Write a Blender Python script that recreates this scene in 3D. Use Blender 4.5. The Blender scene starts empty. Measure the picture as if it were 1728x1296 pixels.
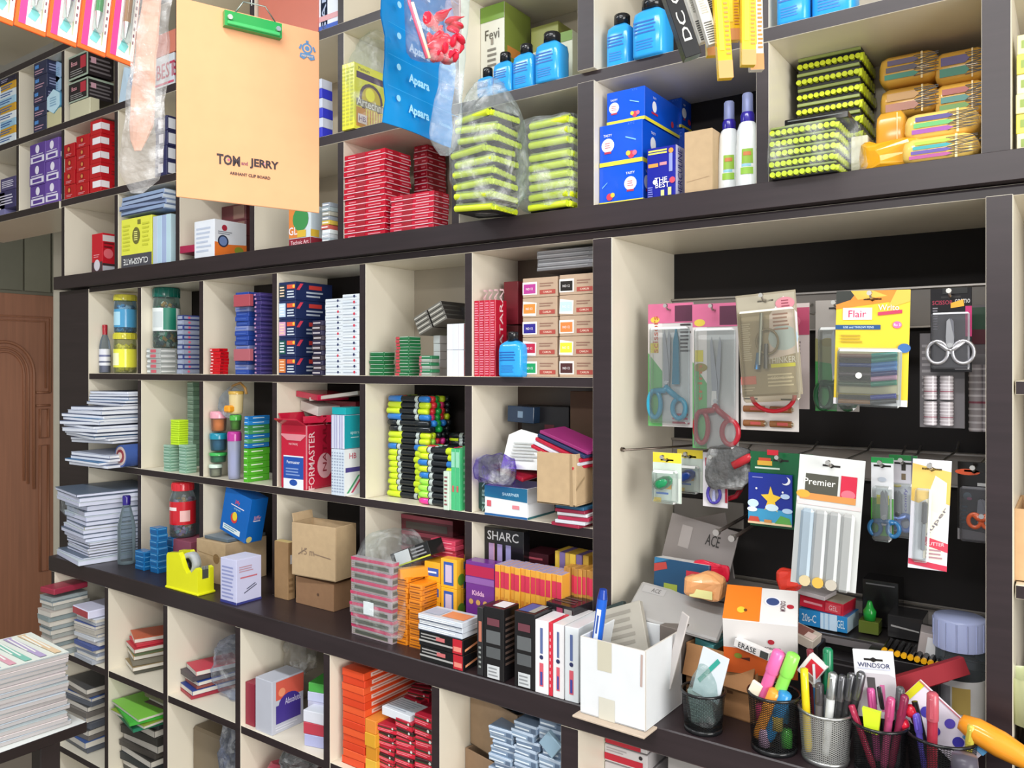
import bpy, math, random
from math import sin, cos, tan, pi, radians, atan2, sqrt
from mathutils import Matrix, Vector, noise
random.seed(7)
S = bpy.context.scene
COL = S.collection
# ------------------------------------------------------------------ camera, sky, lights, exposure
FPX, HZ, YAW = 1350.0, 620.0, radians(35.2)
CX, CY, CZ = 0.0, -1.25, 1.6
cam_data = bpy.data.cameras.new('camera')
cam_data.sensor_width = 36.0
cam_data.lens = 36.0 * FPX / 1728.0
cam_data.shift_y = (HZ - 648.0) / 1728.0
cam_data.clip_start = 0.02
cam = bpy.data.objects.new('camera', cam_data)
COL.objects.link(cam)
cam.location = (CX, CY, CZ)
cam.rotation_euler = (pi / 2, 0, YAW)
S.camera = cam
S.view_settings.view_transform = 'Standard'
S.view_settings.look = 'None'
S.view_settings.gamma = 1.0
S.view_settings.use_curve_mapping = False
S.view_settings.exposure = 0.60
W = bpy.data.worlds.new('shop_surroundings'); S.world = W
W.use_nodes = True
bg = W.node_tree.nodes['Background']
bg.inputs[0].default_value = (0.93, 0.96, 1.0, 1)
bg.inputs[1].default_value = 0.40
def area(name, loc, sx, sy, power, rot=(0, 0, 0), col=(1, 1, 1)):
    l = bpy.data.lights.new(name, 'AREA'); l.shape = 'RECTANGLE'; l.size = sx; l.size_y = sy
    l.energy = power; l.color = col
    o = bpy.data.objects.new(name, l); o.location = loc; o.rotation_euler = rot; COL.objects.link(o)
area('ceiling_tube_light', (-0.3, -1.15, 2.86), 1.2, 0.12, 17, col=(0.97, 0.98, 1.0))
area('ceiling_tube_light', (-1.9, -1.15, 2.86), 1.2, 0.12, 15, col=(0.92, 0.97, 1.0))
area('ceiling_tube_light', (-0.2, -2.6, 2.6), 1.2, 0.12, 16, rot=(radians(35), 0, 0), col=(1, 0.98, 0.95))
area('shop_front_daylight', (2.45, -1.9, 1.75), 1.8, 2.0, 72, rot=(0, radians(90), radians(-14)), col=(1.0, 0.985, 0.95))
S.cycles.max_bounces = 7
S.cycles.transparent_max_bounces = 24
S.cycles.use_denoising = True

# ------------------------------------------------------------------ pixel -> place helpers
_s, _c = sin(YAW), cos(YAW)
def ray(u):
    a = (u - 864.0) / FPX
    return -_s + a * _c, _c + a * _s
def PX(u, Y):
    dx, dy = ray(u); return (Y - CY) / dy * dx
def PZ(u, v, Y):
    dx, dy = ray(u); return CZ + (HZ - v) / FPX * (Y - CY) / dy
def DY(x, u):
    dx, dy = ray(u); return CY + x / dx * dy
def AT(u, v, zc):
    dx, dy = ray(u); return (zc * dx, CY + zc * dy, CZ + (HZ - v) / FPX * zc)
# ------------------------------------------------------------------ materials
_m = {}
def srgb(h):
    h = h.lstrip('#'); r = []
    for i in (0, 2, 4):
        v = int(h[i:i + 2], 16) / 255.0
        r.append(v / 12.92 if v <= 0.04045 else ((v + 0.055) / 1.055) ** 2.4)
    return r + [1.0]
def M(spec):
    """'#rrggbb' or '#rrggbb:kind' -> cached procedural material"""
    if spec in _m: return _m[spec]
    hexa, _, kind = spec.partition(':')
    m = bpy.data.materials.new((kind or 'print') + '_' + hexa.strip('#')); m.use_nodes = True
    nt = m.node_tree; N = nt.nodes; L = nt.links
    b = N['Principled BSDF']; col = srgb(hexa)
    b.inputs['Base Color'].default_value = col
    b.inputs['Roughness'].default_value = 0.45
    tc = N.new('ShaderNodeTexCoord')
    def mixcol(fac_socket, c1, c2):
        mx = N.new('ShaderNodeMix'); mx.data_type = 'RGBA'
        mx.inputs[6].default_value = c1; mx.inputs[7].default_value = c2
        L.new(fac_socket, mx.inputs[0]); L.new(mx.outputs[2], b.inputs['Base Color'])
    def nz(scale, detail=2, vec=None):
        n = N.new('ShaderNodeTexNoise'); n.inputs['Scale'].default_value = scale; n.inputs['Detail'].default_value = detail
        L.new(vec or tc.outputs['Object'], n.inputs['Vector']); return n
    if kind in ('', 'print', 'matte', 'gloss', 'kraft', 'cloth'):
        k = {'kraft': .88, 'matte': .94}.get(kind, .95)
        n = nz(60 if kind == 'kraft' else 25, 3)
        mixcol(n.outputs['Fac'], [c * k for c in col[:3]] + [1], [min(1, c * (2 - k)) for c in col[:3]] + [1])
        b.inputs['Roughness'].default_value = {'kraft': .85, 'matte': .8, 'gloss': .18}.get(kind, .42)
    elif kind == 'wood':
        mp = N.new('ShaderNodeMapping'); L.new(tc.outputs['Object'], mp.inputs[0]); mp.inputs['Scale'].default_value = (3, 40, 60)
        n = nz(1.6, 5, mp.outputs[0])
        mixcol(n.outputs['Fac'], [c * .62 for c in col[:3]] + [1], [min(1, c * 1.45) for c in col[:3]] + [1])
        b.inputs['Roughness'].default_value = .38
    elif kind == 'door':
        mp = N.new('ShaderNodeMapping'); L.new(tc.outputs['Object'], mp.inputs[0]); mp.inputs['Scale'].default_value = (30, 30, 1.2)
        n = nz(2.0, 5, mp.outputs[0])
        mixcol(n.outputs['Fac'], [c * .75 for c in col[:3]] + [1], [min(1, c * 1.25) for c in col[:3]] + [1])
        b.inputs['Roughness'].default_value = .4
    elif kind == 'laminate':
        n = nz(9, 4)
        mixcol(n.outputs['Fac'], [c * .96 for c in col[:3]] + [1], [min(1, c * 1.03) for c in col[:3]] + [1])
        b.inputs['Roughness'].default_value = .33
    elif kind == 'metal':
        b.inputs['Metallic'].default_value = .9; b.inputs['Roughness'].default_value = .3
    elif kind in ('film', 'foil'):
        # crinkled clear plastic film
        out = N['Material Output']
        tr = N.new('ShaderNodeBsdfTransparent'); tr.inputs[0].default_value = col
        n = nz(55, 4); bp_ = N.new('ShaderNodeBump'); bp_.inputs['Strength'].default_value = .9; bp_.inputs['Distance'].default_value = .01
        L.new(n.outputs['Fac'], bp_.inputs['Height'])
        b.inputs['Base Color'].default_value = (.9, .92, .93, 1); b.inputs['Roughness'].default_value = .16
        b.inputs['Specular IOR Level'].default_value = 1.0
        L.new(bp_.outputs[0], b.inputs['Normal'])
        rp = N.new('ShaderNodeMapRange'); rp.inputs[1].default_value = .50; rp.inputs[2].default_value = .78
        rp.inputs[3].default_value = .05 if kind == 'film' else .12; rp.inputs[4].default_value = .42 if kind == 'film' else .6
        n2 = nz(24, 5); L.new(n2.outputs['Fac'], rp.inputs[0])
        ms = N.new('ShaderNodeMixShader'); L.new(rp.outputs[0], ms.inputs[0]); L.new(tr.outputs[0], ms.inputs[1]); L.new(b.outputs[0], ms.inputs[2])
        L.new(ms.outputs[0], out.inputs[0])
    elif kind in ('clear', 'frost'):
        out = N['Material Output']
        tr = N.new('ShaderNodeBsdfTransparent'); tr.inputs[0].default_value = col
        b.inputs['Roughness'].default_value = .06 if kind == 'clear' else .3
        b.inputs['Base Color'].default_value = col
        fr = N.new('ShaderNodeFresnel'); fr.inputs[0].default_value = 1.5
        ad = N.new('ShaderNodeMath'); ad.operation = 'ADD'; ad.inputs[1].default_value = .04 if kind == 'clear' else .45
        L.new(fr.outputs[0], ad.inputs[0])
        ms = N.new('ShaderNodeMixShader'); L.new(ad.outputs[0], ms.inputs[0]); L.new(tr.outputs[0], ms.inputs[1]); L.new(b.outputs[0], ms.inputs[2])
        L.new(ms.outputs[0], out.inputs[0])
    elif kind == 'mesh':
        # perforated metal sheet: fine diamond holes
        out = N['Material Output']
        b.inputs['Metallic'].default_value = .6; b.inputs['Roughness'].default_value = .4
        tr = N.new('ShaderNodeBsdfTransparent')
        sp = N.new('ShaderNodeSeparateXYZ'); L.new(tc.outputs['UV'], sp.inputs[0])
        def mth(op, a, bb):
            q = N.new('ShaderNodeMath'); q.operation = op
            for i, x in enumerate((a, bb)):
                if x is None: continue
                if isinstance(x, (int, float)): q.inputs[i].default_value = x
                else: L.new(x, q.inputs[i])
            return q.outputs[0]
        p = mth('ADD', sp.outputs[0], sp.outputs[1]); q = mth('SUBTRACT', sp.outputs[0], sp.outputs[1])
        w1 = mth('PINGPONG', p, .5); w2 = mth('PINGPONG', q, .5)
        g = mth('MINIMUM', w1, w2); g = mth('LESS_THAN', g, .17)
        ms = N.new('ShaderNodeMixShader'); L.new(g, ms.inputs[0]); L.new(tr.outputs[0], ms.inputs[1]); L.new(b.outputs[0], ms.inputs[2])
        L.new(ms.outputs[0], out.inputs[0])
    _m[spec] = m
    return m
CREAM, DARK, BLACKP = '#e2dac8:laminate', '#2a2023:wood', '#120d0d:matte'
# ------------------------------------------------------------------ text meshes
_t = {}
def text_mesh(s):
    if s not in _t:
        cu = bpy.data.curves.new('t', 'FONT'); cu.body = s.lstrip('*'); cu.offset = .035 if s[:1] == '*' else .008; cu.align_x = 'CENTER'; cu.align_y = 'CENTER'; cu.resolution_u = 2
        ob = bpy.data.objects.new('t', cu)
        me = bpy.data.meshes.new_from_object(ob)
        vs = [tuple(v.co) for v in me.vertices]; fs = [tuple(p.vertices) for p in me.polygons]
        xs = [v[0] for v in vs] or [0, 1]; ys = [v[1] for v in vs] or [0, 1]
        cx, cy = (min(xs) + max(xs)) / 2, (min(ys) + max(ys)) / 2
        _t[s] = ([(v[0] - cx, v[1] - cy) for v in vs], fs, max(xs) - min(xs), max(ys) - min(ys))
        bpy.data.objects.remove(ob); bpy.data.curves.remove(cu); bpy.data.meshes.remove(me)
    return _t[s]
# ------------------------------------------------------------------ mesh builder
class MB:
    def __init__(s):
        s.v = []; s.f = []; s.fm = []; s.mats = []; s.T = Matrix.Identity(4); s.uv = {}; s.smooth = set()
    def mi(s, spec):
        if spec not in s.mats: s.mats.append(spec)
        return s.mats.index(spec)
    def add(s, vs, fs, mat, smooth=False, mats=None):
        o = len(s.v)
        for p in vs: s.v.append(tuple(s.T @ Vector(p)))
        k = s.mi(mat) if mat else 0
        for i, f in enumerate(fs):
            if smooth: s.smooth.add(len(s.f))
            s.f.append([o + j for j in f]); s.fm.append(s.mi(mats[i]) if mats else k)
    def at(s, *mats):
        T = s.T.copy()
        for m in mats: T = T @ m
        return T
    def box(s, x0, y0, z0, x1, y1, z1, mat, c=.0008, side=None, top=None, front=None):
        if x1 < x0: x0, x1 = x1, x0
        if y1 < y0: y0, y1 = y1, y0
        if z1 < z0: z0, z1 = z1, z0
        c = min(c, (x1 - x0) * .3, (y1 - y0) * .3, (z1 - z0) * .3)
        side = side or mat; top = top or mat; front = front or mat
        if c <= 0:
            vs = [(x, y, z) for z in (z0, z1) for y in (y0, y1) for x in (x0, x1)]
            fs = [(0, 2, 3, 1), (4, 5, 7, 6), (0, 1, 5, 4), (2, 6, 7, 3), (0, 4, 6, 2), (1, 3, 7, 5)]
            s.add(vs, fs, None, mats=[top, top, front, mat, side, side]); return
        vs = []
        idx = {}
        for iz, z in enumerate((z0, z1)):
            for iy, y in enumerate((y0, y1)):
                for ix, x in enumerate((x0, x1)):
                    sx, sy, sz = (1, -1)[ix], (1, -1)[iy], (1, -1)[iz]
                    idx[ix, iy, iz, 'x'] = len(vs); vs.append((x, y + sy * c, z + sz * c))
                    idx[ix, iy, iz, 'y'] = len(vs); vs.append((x + sx * c, y, z + sz * c))
                    idx[ix, iy, iz, 'z'] = len(vs); vs.append((x + sx * c, y + sy * c, z))
        g = lambda a, b, d, k: idx[a, b, d, k]
        fs = [(g(0,0,0,'z'), g(0,1,0,'z'), g(1,1,0,'z'), g(1,0,0,'z')), (g(0,0,1,'z'), g(1,0,1,'z'), g(1,1,1,'z'), g(0,1,1,'z')),
              (g(0,0,0,'y'), g(1,0,0,'y'), g(1,0,1,'y'), g(0,0,1,'y')), (g(1,1,0,'y'), g(0,1,0,'y'), g(0,1,1,'y'), g(1,1,1,'y')),
              (g(0,1,0,'x'), g(0,0,0,'x'), g(0,0,1,'x'), g(0,1,1,'x')), (g(1,0,0,'x'), g(1,1,0,'x'), g(1,1,1,'x'), g(1,0,1,'x'))]
        ms = [top, top, front, mat, side, side]
        for a in (0, 1):
            for b in (0, 1):
                fs.append((g(a,b,0,'x'), g(a,b,0,'y'), g(a,b,1,'y'), g(a,b,1,'x'))); ms.append(mat)
                fs.append((g(0,a,b,'y'), g(0,a,b,'z'), g(1,a,b,'z'), g(1,a,b,'y'))); ms.append(mat)
                fs.append((g(a,0,b,'x'), g(a,0,b,'z'), g(a,1,b,'z'), g(a,1,b,'x'))); ms.append(mat)
                fs.append((g(a,b,0,'x'), g(a,b,0,'z'), g(a,b,0,'y'))); ms.append(mat)
                fs.append((g(a,b,1,'x'), g(a,b,1,'y'), g(a,b,1,'z'))); ms.append(mat)
        s.add(vs, fs, None, mats=ms)
    def lathe(s, prof, mat, seg=24, a0=0, a1=2 * pi, smooth=True, uvs=None):
        full = abs(a1 - a0 - 2 * pi) < 1e-6
        n = seg if full else seg + 1
        vs = [(r * cos(a0 + (a1 - a0) * i / seg), r * sin(a0 + (a1 - a0) * i / seg), z) for r, z in prof for i in range(n)]
        fs = []
        base = len(s.f)
        for k in range(len(prof) - 1):
            for i in range(seg):
                j = (i + 1) % n
                fs.append((k * n + i, k * n + j, (k + 1) * n + j, (k + 1) * n + i))
                if uvs: s.uv[base + len(fs) - 1] = [(uvs[0] * i / seg, uvs[1] * k), (uvs[0] * (i + 1) / seg, uvs[1] * k), (uvs[0] * (i + 1) / seg, uvs[1] * (k + 1)), (uvs[0] * i / seg, uvs[1] * (k + 1))]
        s.add(vs, fs, mat, smooth)
    def cyl(s, p0, p1, r0, r1, mat, seg=10, smooth=True):
        p0, p1 = Vector(p0), Vector(p1); d = p1 - p0; h = d.length
        q = d.to_track_quat('Z', 'Y').to_matrix().to_4x4()
        T = s.T; s.T = T @ Matrix.Translation(p0) @ q
        s.lathe([(r0, 0), (r1, h)], mat, seg, smooth=smooth)
        s.add([(r0 * cos(2*pi*i/seg), r0 * sin(2*pi*i/seg), 0) for i in range(seg)][::-1], [tuple(range(seg))], mat)
        s.add([(r1 * cos(2*pi*i/seg), r1 * sin(2*pi*i/seg), h) for i in range(seg)], [tuple(range(seg))], mat)
        s.T = T
    def tube(s, pts, r, mat, seg=6, closed=False):
        pts = [Vector(p) for p in pts]; n = len(pts); vs = []; up = None
        for i, p in enumerate(pts):
            a = pts[(i - 1) % n] if (closed or i > 0) else p; b = pts[(i + 1) % n] if (closed or i < n - 1) else p
            d = (b - a).normalized()
            if up is None:
                up = d.orthogonal().normalized()
            up = (up - d * up.dot(d)).normalized(); w = d.cross(up)
            for k in range(seg):
                t = 2 * pi * k / seg; vs.append(tuple(p + (up * cos(t) + w * sin(t)) * r))
        fs = []
        for i in range(n if closed else n - 1):
            j = (i + 1) % n
            for k in range(seg):
                l = (k + 1) % seg; fs.append((i * seg + k, i * seg + l, j * seg + l, j * seg + k))
        if not closed: fs += [tuple(range(seg))[::-1], tuple((n - 1) * seg + k for k in range(seg))]
        s.add(vs, fs, mat, True)
    def prism(s, poly, y0, y1, mat, edge=None, smooth=False):
        """polygon in X,Z extruded along Y (front at y0)"""
        n = len(poly)
        vs = [(x, y0, z) for x, z in poly] + [(x, y1, z) for x, z in poly]
        fs = [tuple(range(n)), tuple(range(n, 2 * n))[::-1]] + [(i, i + n, (i + 1) % n + n, (i + 1) % n) for i in range(n)]
        s.add(vs, fs, None, mats=[mat, mat] + [edge or mat] * n)
    # printed marks on a face: o origin, r right, u up (full lengths), n normal
    def prints(s, o, r, u, n, ops):
        o, r, u, n = map(Vector, (o, r, u, n)); w, h = r.length, u.length; rn, un = r.normalized(), u.normalized()
        k = 0
        for op in ops:
            k += 1; off = n * (.0004 + .00012 * k)
            P = lambda a, b: tuple(o + r * a + u * b + off)
            if op[0] == 'r':
                _, a0, b0, a1, b1, c = op; s.add([P(a0, b0), P(a1, b0), P(a1, b1), P(a0, b1)], [(0, 1, 2, 3)], c)
            elif op[0] == 'q':
                pts = op[1]; s.add([P(*p) for p in pts], [tuple(range(len(pts)))], op[2])
            elif op[0] == 'd':
                _, a, b, rad, c = op[:5]; ry = op[5] if len(op) > 5 else rad
                cc = o + r * a + u * b + off
                s.add([tuple(cc + rn * (rad * h * cos(2*pi*i/18)) + un * (ry * h * sin(2*pi*i/18))) for i in range(18)], [tuple(range(18))], c)
            elif op[0] == 'l':      # text-like fine lines: a0,b0,a1,b1,count,col
                _, a0, b0, a1, b1, m_, c = op
                for i in range(m_):
                    bb = b0 + (b1 - b0) * (i + .25) / m_; b2 = bb + (b1 - b0) * .45 / m_; ae = a1 - (a1 - a0) * random.Random(i * 7 + m_).uniform(0, .3)
                    s.add([P(a0, bb), P(ae, bb), P(ae, b2), P(a0, b2)], [(0, 1, 2, 3)], c)
            elif op[0] == 't':      # text, centre a,b, height fraction, colour, [max width fraction], [rotation deg]
                _, tx, a, b, hf, c = op[:6]; mw = op[6] if len(op) > 6 else .9; ang = radians(op[7]) if len(op) > 7 else 0
                vs, fs, tw, th = text_mesh(tx)
                if not fs: continue
                sc = hf * h / th; sx = min(sc, mw * w / tw) if abs(sin(ang)) < .5 else min(sc, mw * h / tw)
                if abs(sin(ang)) >= .5: sc = hf * w / th
                cc = o + r * a + u * b + off; ca, sa = cos(ang), sin(ang)
                s.add([tuple(cc + rn * (x * sx * ca - y * sc * sa) + un * (x * sx * sa + y * sc * ca)) for x, y in vs], fs, c)
    def build(s, name, parent=None):
        me = bpy.data.meshes.new(name); me.from_pydata(s.v, [], s.f)
        for spec in s.mats: me.materials.append(M(spec))
        me.polygons.foreach_set('material_index', s.fm)
        if s.smooth:
            me.polygons.foreach_set('use_smooth', [i in s.smooth for i in range(len(s.f))])
        if s.uv:
            uvl = me.uv_layers.new(name='UVMap')
            for p in me.polygons:
                if p.index in s.uv:
                    for li, uv in zip(p.loop_indices, s.uv[p.index]): uvl.data[li].uv = uv
        me.update()
        o = bpy.data.objects.new(name, me); COL.objects.link(o)
        if parent: o.parent = parent
        return o
def tag(o, label=None, cat=None, g=None, kind=None):
    if label: o['label'] = label
    if cat: o['category'] = cat
    if g: o['group'] = g
    if kind: o['kind'] = kind
    return o
def empty(name, loc, label, cat, g=None, rot=(0, 0, 0)):
    o = bpy.data.objects.new(name, None); o.empty_display_size = .02; COL.objects.link(o)
    o.location = loc; o.rotation_euler = rot
    return tag(o, label, cat, g)
def dup(o, loc=None, rot=None, label=None, parent=None):
    c = o.copy(); COL.objects.link(c)
    if parent: c.parent = parent
    if loc: c.location = loc
    if rot is not None: c.rotation_euler = rot
    if label: c['label'] = label
    for ch in list(o.children): dup(ch, parent=c)
    return c
_ONES = ['topmost', 'second', 'third', 'fourth', 'fifth', 'sixth', 'seventh', 'eighth', 'ninth', 'tenth', 'eleventh', 'twelfth', 'thirteenth', 'fourteenth', 'fifteenth', 'sixteenth', 'seventeenth', 'eighteenth', 'nineteenth', 'twentieth'] + ['number %d' % k for k in range(21, 40)]
def ordt(i, n):        # i counted from the bottom
    k = n - 1 - i
    if n > 1 and i == 0: return 'bottom'
    return 'topmost' if k == 0 else _ONES[k] + ' from top'
def ordl(i, n):
    if n > 1 and i == n - 1: return 'rightmost'
    return 'leftmost' if i == 0 else _ONES[i] + ' from left'
# ------------------------------------------------------------------ cartons, stacks, rows
def mesh_carton(w, d, h, col, F=None, Sd=None, Tp=None, c=.0008, side=None, top=None, mb=None):
    m = mb or MB()
    m.box(-w/2, -d/2, 0, w/2, d/2, h, col, c, side=side, top=top)
    if F: m.prints((-w/2, -d/2, 0), (w, 0, 0), (0, 0, h), (0, -1, 0), F)
    if Sd: m.prints((w/2, -d/2, 0), (0, d, 0), (0, 0, h), (1, 0, 0), Sd)
    if Tp: m.prints((-w/2, -d/2, h), (w, 0, 0), (0, d, 0), (0, 0, 1), Tp)
    return m
YCL = [.256]
def yc(Y): return min(Y, YCL[0] - .045)
def round_at(u0, u1, Y):
    """upright cylinder whose outline spans u0..u1 and whose front touches plane Y"""
    uc = (u0 + u1) / 2; r = .02
    for _ in range(6):
        zc = (Y + r - CY) / ray(uc)[1]; r = (u1 - u0) / 2 * zc / FPX / sqrt(1 + ((uc - 864) / FPX) ** 2)
    return PX(uc, Y + r), Y + r, r
def dims(u0, u1, vt, zb, Y, u2=None, d=None, vb=None):
    x0, x1 = PX(u0, Y), PX(u1, Y)
    if vb is not None: zb = PZ(u0, vb, Y)
    h = PZ(u0, vt, Y) - zb
    if d is None: d = DY(x1, u2) - Y if u2 else .08
    d = min(d, YCL[0] - Y)
    return x0, x1, h, d, zb
def carton(name, label, cat, u0, u1, vt, zb, Y, col, u2=None, d=None, vb=None, F=None, Sd=None, Tp=None, rz=0, rx=0, ry=0, g=None, side=None, top=None, c=.0008):
    Y = yc(Y); x0, x1, h, d, zb = dims(u0, u1, vt, zb, Y, u2, d, vb)
    o = mesh_carton(x1 - x0, d, h, col, F, Sd, Tp, c, side, top).build(name)
    o.location = ((x0 + x1) / 2, Y + d / 2, zb); o.rotation_euler = (radians(rx), radians(ry), radians(rz))
    return tag(o, label, cat, g)
def stack(n, name, label, cat, u0, u1, vt, zb, Y, cols, g, u2=None, d=None, vb=None, F=None, Sd=None, Tp=None, jx=.0015, jr=1.2, side=None, top=None, gap=.0003, rz=0):
    """n identical flat packs piled up; label has {o} for which one"""
    Y = yc(Y); x0, x1, h, d, zb = dims(u0, u1, vt, zb, Y, u2, d, vb)
    if isinstance(cols, str): cols = [cols]
    hh = h / n; protos = {}; R = random.Random(int(u0 * 31 + vt)); out = []
    for i in range(n):
        ci = cols[(n - 1 - i) % len(cols)]
        loc = ((x0 + x1) / 2 + R.uniform(-jx, jx), Y + d / 2 + R.uniform(-jx, jx), zb + i * hh)
        rot = (0, 0, radians(rz + R.uniform(-jr, jr)))
        sd = side[(n - 1 - i) % len(side)] if isinstance(side, list) else side
        f_ = F(ci) if callable(F) else F; s_ = Sd(ci) if callable(Sd) else Sd
        if (ci, sd) not in protos:
            o = mesh_carton(x1 - x0, d, hh - gap, ci, f_, s_, Tp, min(.0008, hh * .12), sd, top).build(name); protos[(ci, sd)] = o
        else:
            o = protos[(ci, sd)].copy(); COL.objects.link(o)
        o.location = loc; o.rotation_euler = rot
        tag(o, label.format(o=ordt(i, n)), cat, g); out.append(o)
    return out
def row(n, name, label, cat, u0, u1, vt, zb, Y, cols, g, u2=None, d=None, vb=None, F=None, Sd=None, Tp=None, lean=0, jh=0, side=None, top=None):
    Y = yc(Y); x0, x1, h, d, zb = dims(u0, u1, vt, zb, Y, u2, d, vb)
    if isinstance(cols, str): cols = [cols]
    ww = (x1 - x0) / n; R = random.Random(int(u0 * 13 + vt))
    protos = {}
    for i in range(n):
        ci = cols[i % len(cols)]; f_ = F(ci) if callable(F) else F
        if ci not in protos:
            o = mesh_carton(ww - .0004, d, h, ci, f_, Sd, Tp, .0006, side, top).build(name); protos[ci] = o
        else:
            o = protos[ci].copy(); COL.objects.link(o)
        o.location = (x0 + ww * (i + .5), Y + d / 2 + R.uniform(-jh, jh), zb); o.rotation_euler = (0, radians(lean), 0)
        tag(o, label.format(o=ordl(i, n)), cat, g)
# ------------------------------------------------------------------ plastic bags, jars, bottles
def blob(mb, x0, x1, y0, y1, z0, z1, mat, amp=.008, seed=0, neck=0, nu=30, nv=22, p=.5, freq=28):
    cx, cy, cz = (x0+x1)/2, (y0+y1)/2, (z0+z1)/2; vs = []; fs = []
    sg = lambda t, e: math.copysign(abs(t) ** e, t)
    for j in range(nv + 1):
        ph = -pi/2 + pi * j / nv
        for i in range(nu):
            th = 2 * pi * i / nu
            kx = sg(cos(ph), p) * sg(cos(th), p); ky = sg(cos(ph), p) * sg(sin(th), p); kz = sg(sin(ph), p)
            if neck and kz > .2: f = 1 - neck * ((kz - .2) / .8) ** .8; kx *= f; ky *= f
            v = Vector((cx + kx * (x1-x0)/2, cy + ky * (y1-y0)/2, cz + kz * (z1-z0)/2))
            dn = noise.noise_vector(v * freq + Vector((seed, seed, seed))) * amp + noise.noise_vector(v * freq * 3 + Vector((seed, 0, 0))) * amp * .45
            if kz < -.9: dn.z = abs(dn.z) * .2
            v += dn; v.z = max(v.z, z0)
            vs.append(tuple(v))
    for j in range(nv):
        for i in range(nu):
            k = (i + 1) % nu; fs.append((j*nu+i, j*nu+k, (j+1)*nu+k, (j+1)*nu+i))
    mb.add(vs, fs, mat, False)
def plastic_bag(label, u0, u1, v0, v1, Y, d, amp=.008, seed=0, neck=0, kind='#f4f8f8:film', zb=None, g=None, p=.5, freq=28):
    x0, x1 = PX(u0, Y), PX(u1, Y); um = (u0 + u1) / 2
    z1 = PZ(um, v0, Y); z0 = PZ(um, v1, Y) if zb is None else zb
    m = MB(); cx, cy = (x0+x1)/2, Y + d/2
    blob(m, x0-cx, x1-cx, -d/2, d/2, 0, z1-z0, kind, amp, seed, neck, p=p, freq=freq)
    o = m.build('plastic_bag'); o.location = (cx, cy, z0)
    return tag(o, label, 'plastic bag', g)
def jar(name, label, cat, u0, u1, vt, zb, Y, lid, body='#dfeef2:clear', fill=None, fill_h=.8, wrap=None, lidh=.14, vb=None, square=False, neckf=.86, fill_label=None, seg=26):
    """screw-top plastic jar > jar_body, lid, label; what it holds is its own object"""
    cx, cy, r = round_at(u0, u1, Y)
    if vb is not None: zb = PZ(u0, vb, Y)
    h = PZ((u0+u1)/2, vt, cy) - zb
    e = empty(name, (cx, cy, zb), label, cat)
    m = MB(); hl = h * lidh; hb = h - hl
    m.lathe([(0, .001), (r*.9, .001), (r, .006), (r, hb*.80), (r*neckf, hb*.95), (r*neckf*.97, hb)], body, seg); m.build('jar_body', e)
    m = MB(); rl = r * neckf * 1.06
    m.lathe([(rl, hb*.98), (rl, h-.003), (rl*.95, h), (0, h)], lid, seg)
    for i in range(16):
        a = 2*pi*i/16; m.cyl((rl*cos(a), rl*sin(a), hb*.99), (rl*cos(a), rl*sin(a), h-.004), .0011, .0011, lid, 4)
    m.build('lid', e)
    if wrap:
        m = MB(); c, b0, b1, txt = wrap[:4]
        m.lathe([(r*1.012, h*b0), (r*1.012, h*b1)], c, seg)
        if txt:
            T = m.T
            for fr in txt:      # (angle0, angle1 deg, z0, z1, colour)
                m.lathe([(r*1.02, h*fr[2]), (r*1.02, h*fr[3])], fr[4], 8, radians(fr[0]), radians(fr[1]))
        m.build('wrap_label', e)
    if fill:
        m = MB(); R = random.Random(int(u0))
        cols = fill if isinstance(fill, list) else [fill]
        for k in range(150):
            a = R.uniform(0, 2*pi); rr = (r - .010) * sqrt(R.uniform(.35, 1)); z = R.uniform(.008, hb * fill_h)
            m.T = Matrix.Translation((rr*cos(a), rr*sin(a), z)) @ Matrix.Rotation(R.uniform(0, 6), 4, Vector((R.random(), R.random(), .2)).normalized())
            q = .0075; m.box(-q, -q*.6, -q*.5, q, q*.6, q*.5, cols[k % len(cols)], 0)
        o = m.build('small_items'); o.location = e.location
        tag(o, fill_label or ('loose small items filling the ' + label), 'erasers', kind='stuff')
    return e
def squeeze_bottle(label, u0, u1, vt, zb, Y, u2=None, d=.035, cap='#15161a:gloss', body='#2f9fe6:gloss', g=None, vb=None):
    """blue rectangular glue bottle > body, cap"""
    Y = yc(Y); x0, x1, h, d, zb = dims(u0, u1, vt, zb, Y, u2, d if not u2 else None, vb)
    w = x1 - x0; e = empty('glue_bottle', ((x0+x1)/2, Y + d/2, zb), label, 'bottle', g)
    m = MB(); hb = h
    secs = [(0, .93), (.004, 1), (hb*.72, 1), (hb*.86, .93), (hb*.95, .6), (hb*.98, .42)]
    vs = []; fs = []; n = 20
    for z, k in secs:
        for i in range(n):
            a = 2*pi*(i+.5)/n; sg = lambda t: math.copysign(abs(t)**.38, t)
            vs.append((w/2*k*sg(cos(a)), d/2*k*sg(sin(a)), z))
    for j in range(len(secs)-1):
        for i in range(n): fs.append((j*n+i, j*n+(i+1)%n, (j+1)*n+(i+1)%n, (j+1)*n+i))
    fs += [tuple(range(n))[::-1], tuple((len(secs)-1)*n+i for i in range(n))]
    m.add(vs, fs, body, True)
    m.prints((-w*.40, -d/2*1.0, h*.08), (w*.8, 0, 0), (0, 0, h*.62), (0, -1, 0), [('l', 0, .55, .9, 1, 4, '#1c5fae'), ('l', .1, .05, .8, .4, 4, '#2677c4')])
    m.build('bottle_body', e)
    m = MB(); r = min(w, d) * .36
    m.lathe([(0, h*.97), (r, h*.97), (r, h*.97+.016), (r*.9, h*.97+.018), (0, h*.97+.018)], cap, 16); m.build('cap', e)
    return e
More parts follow.
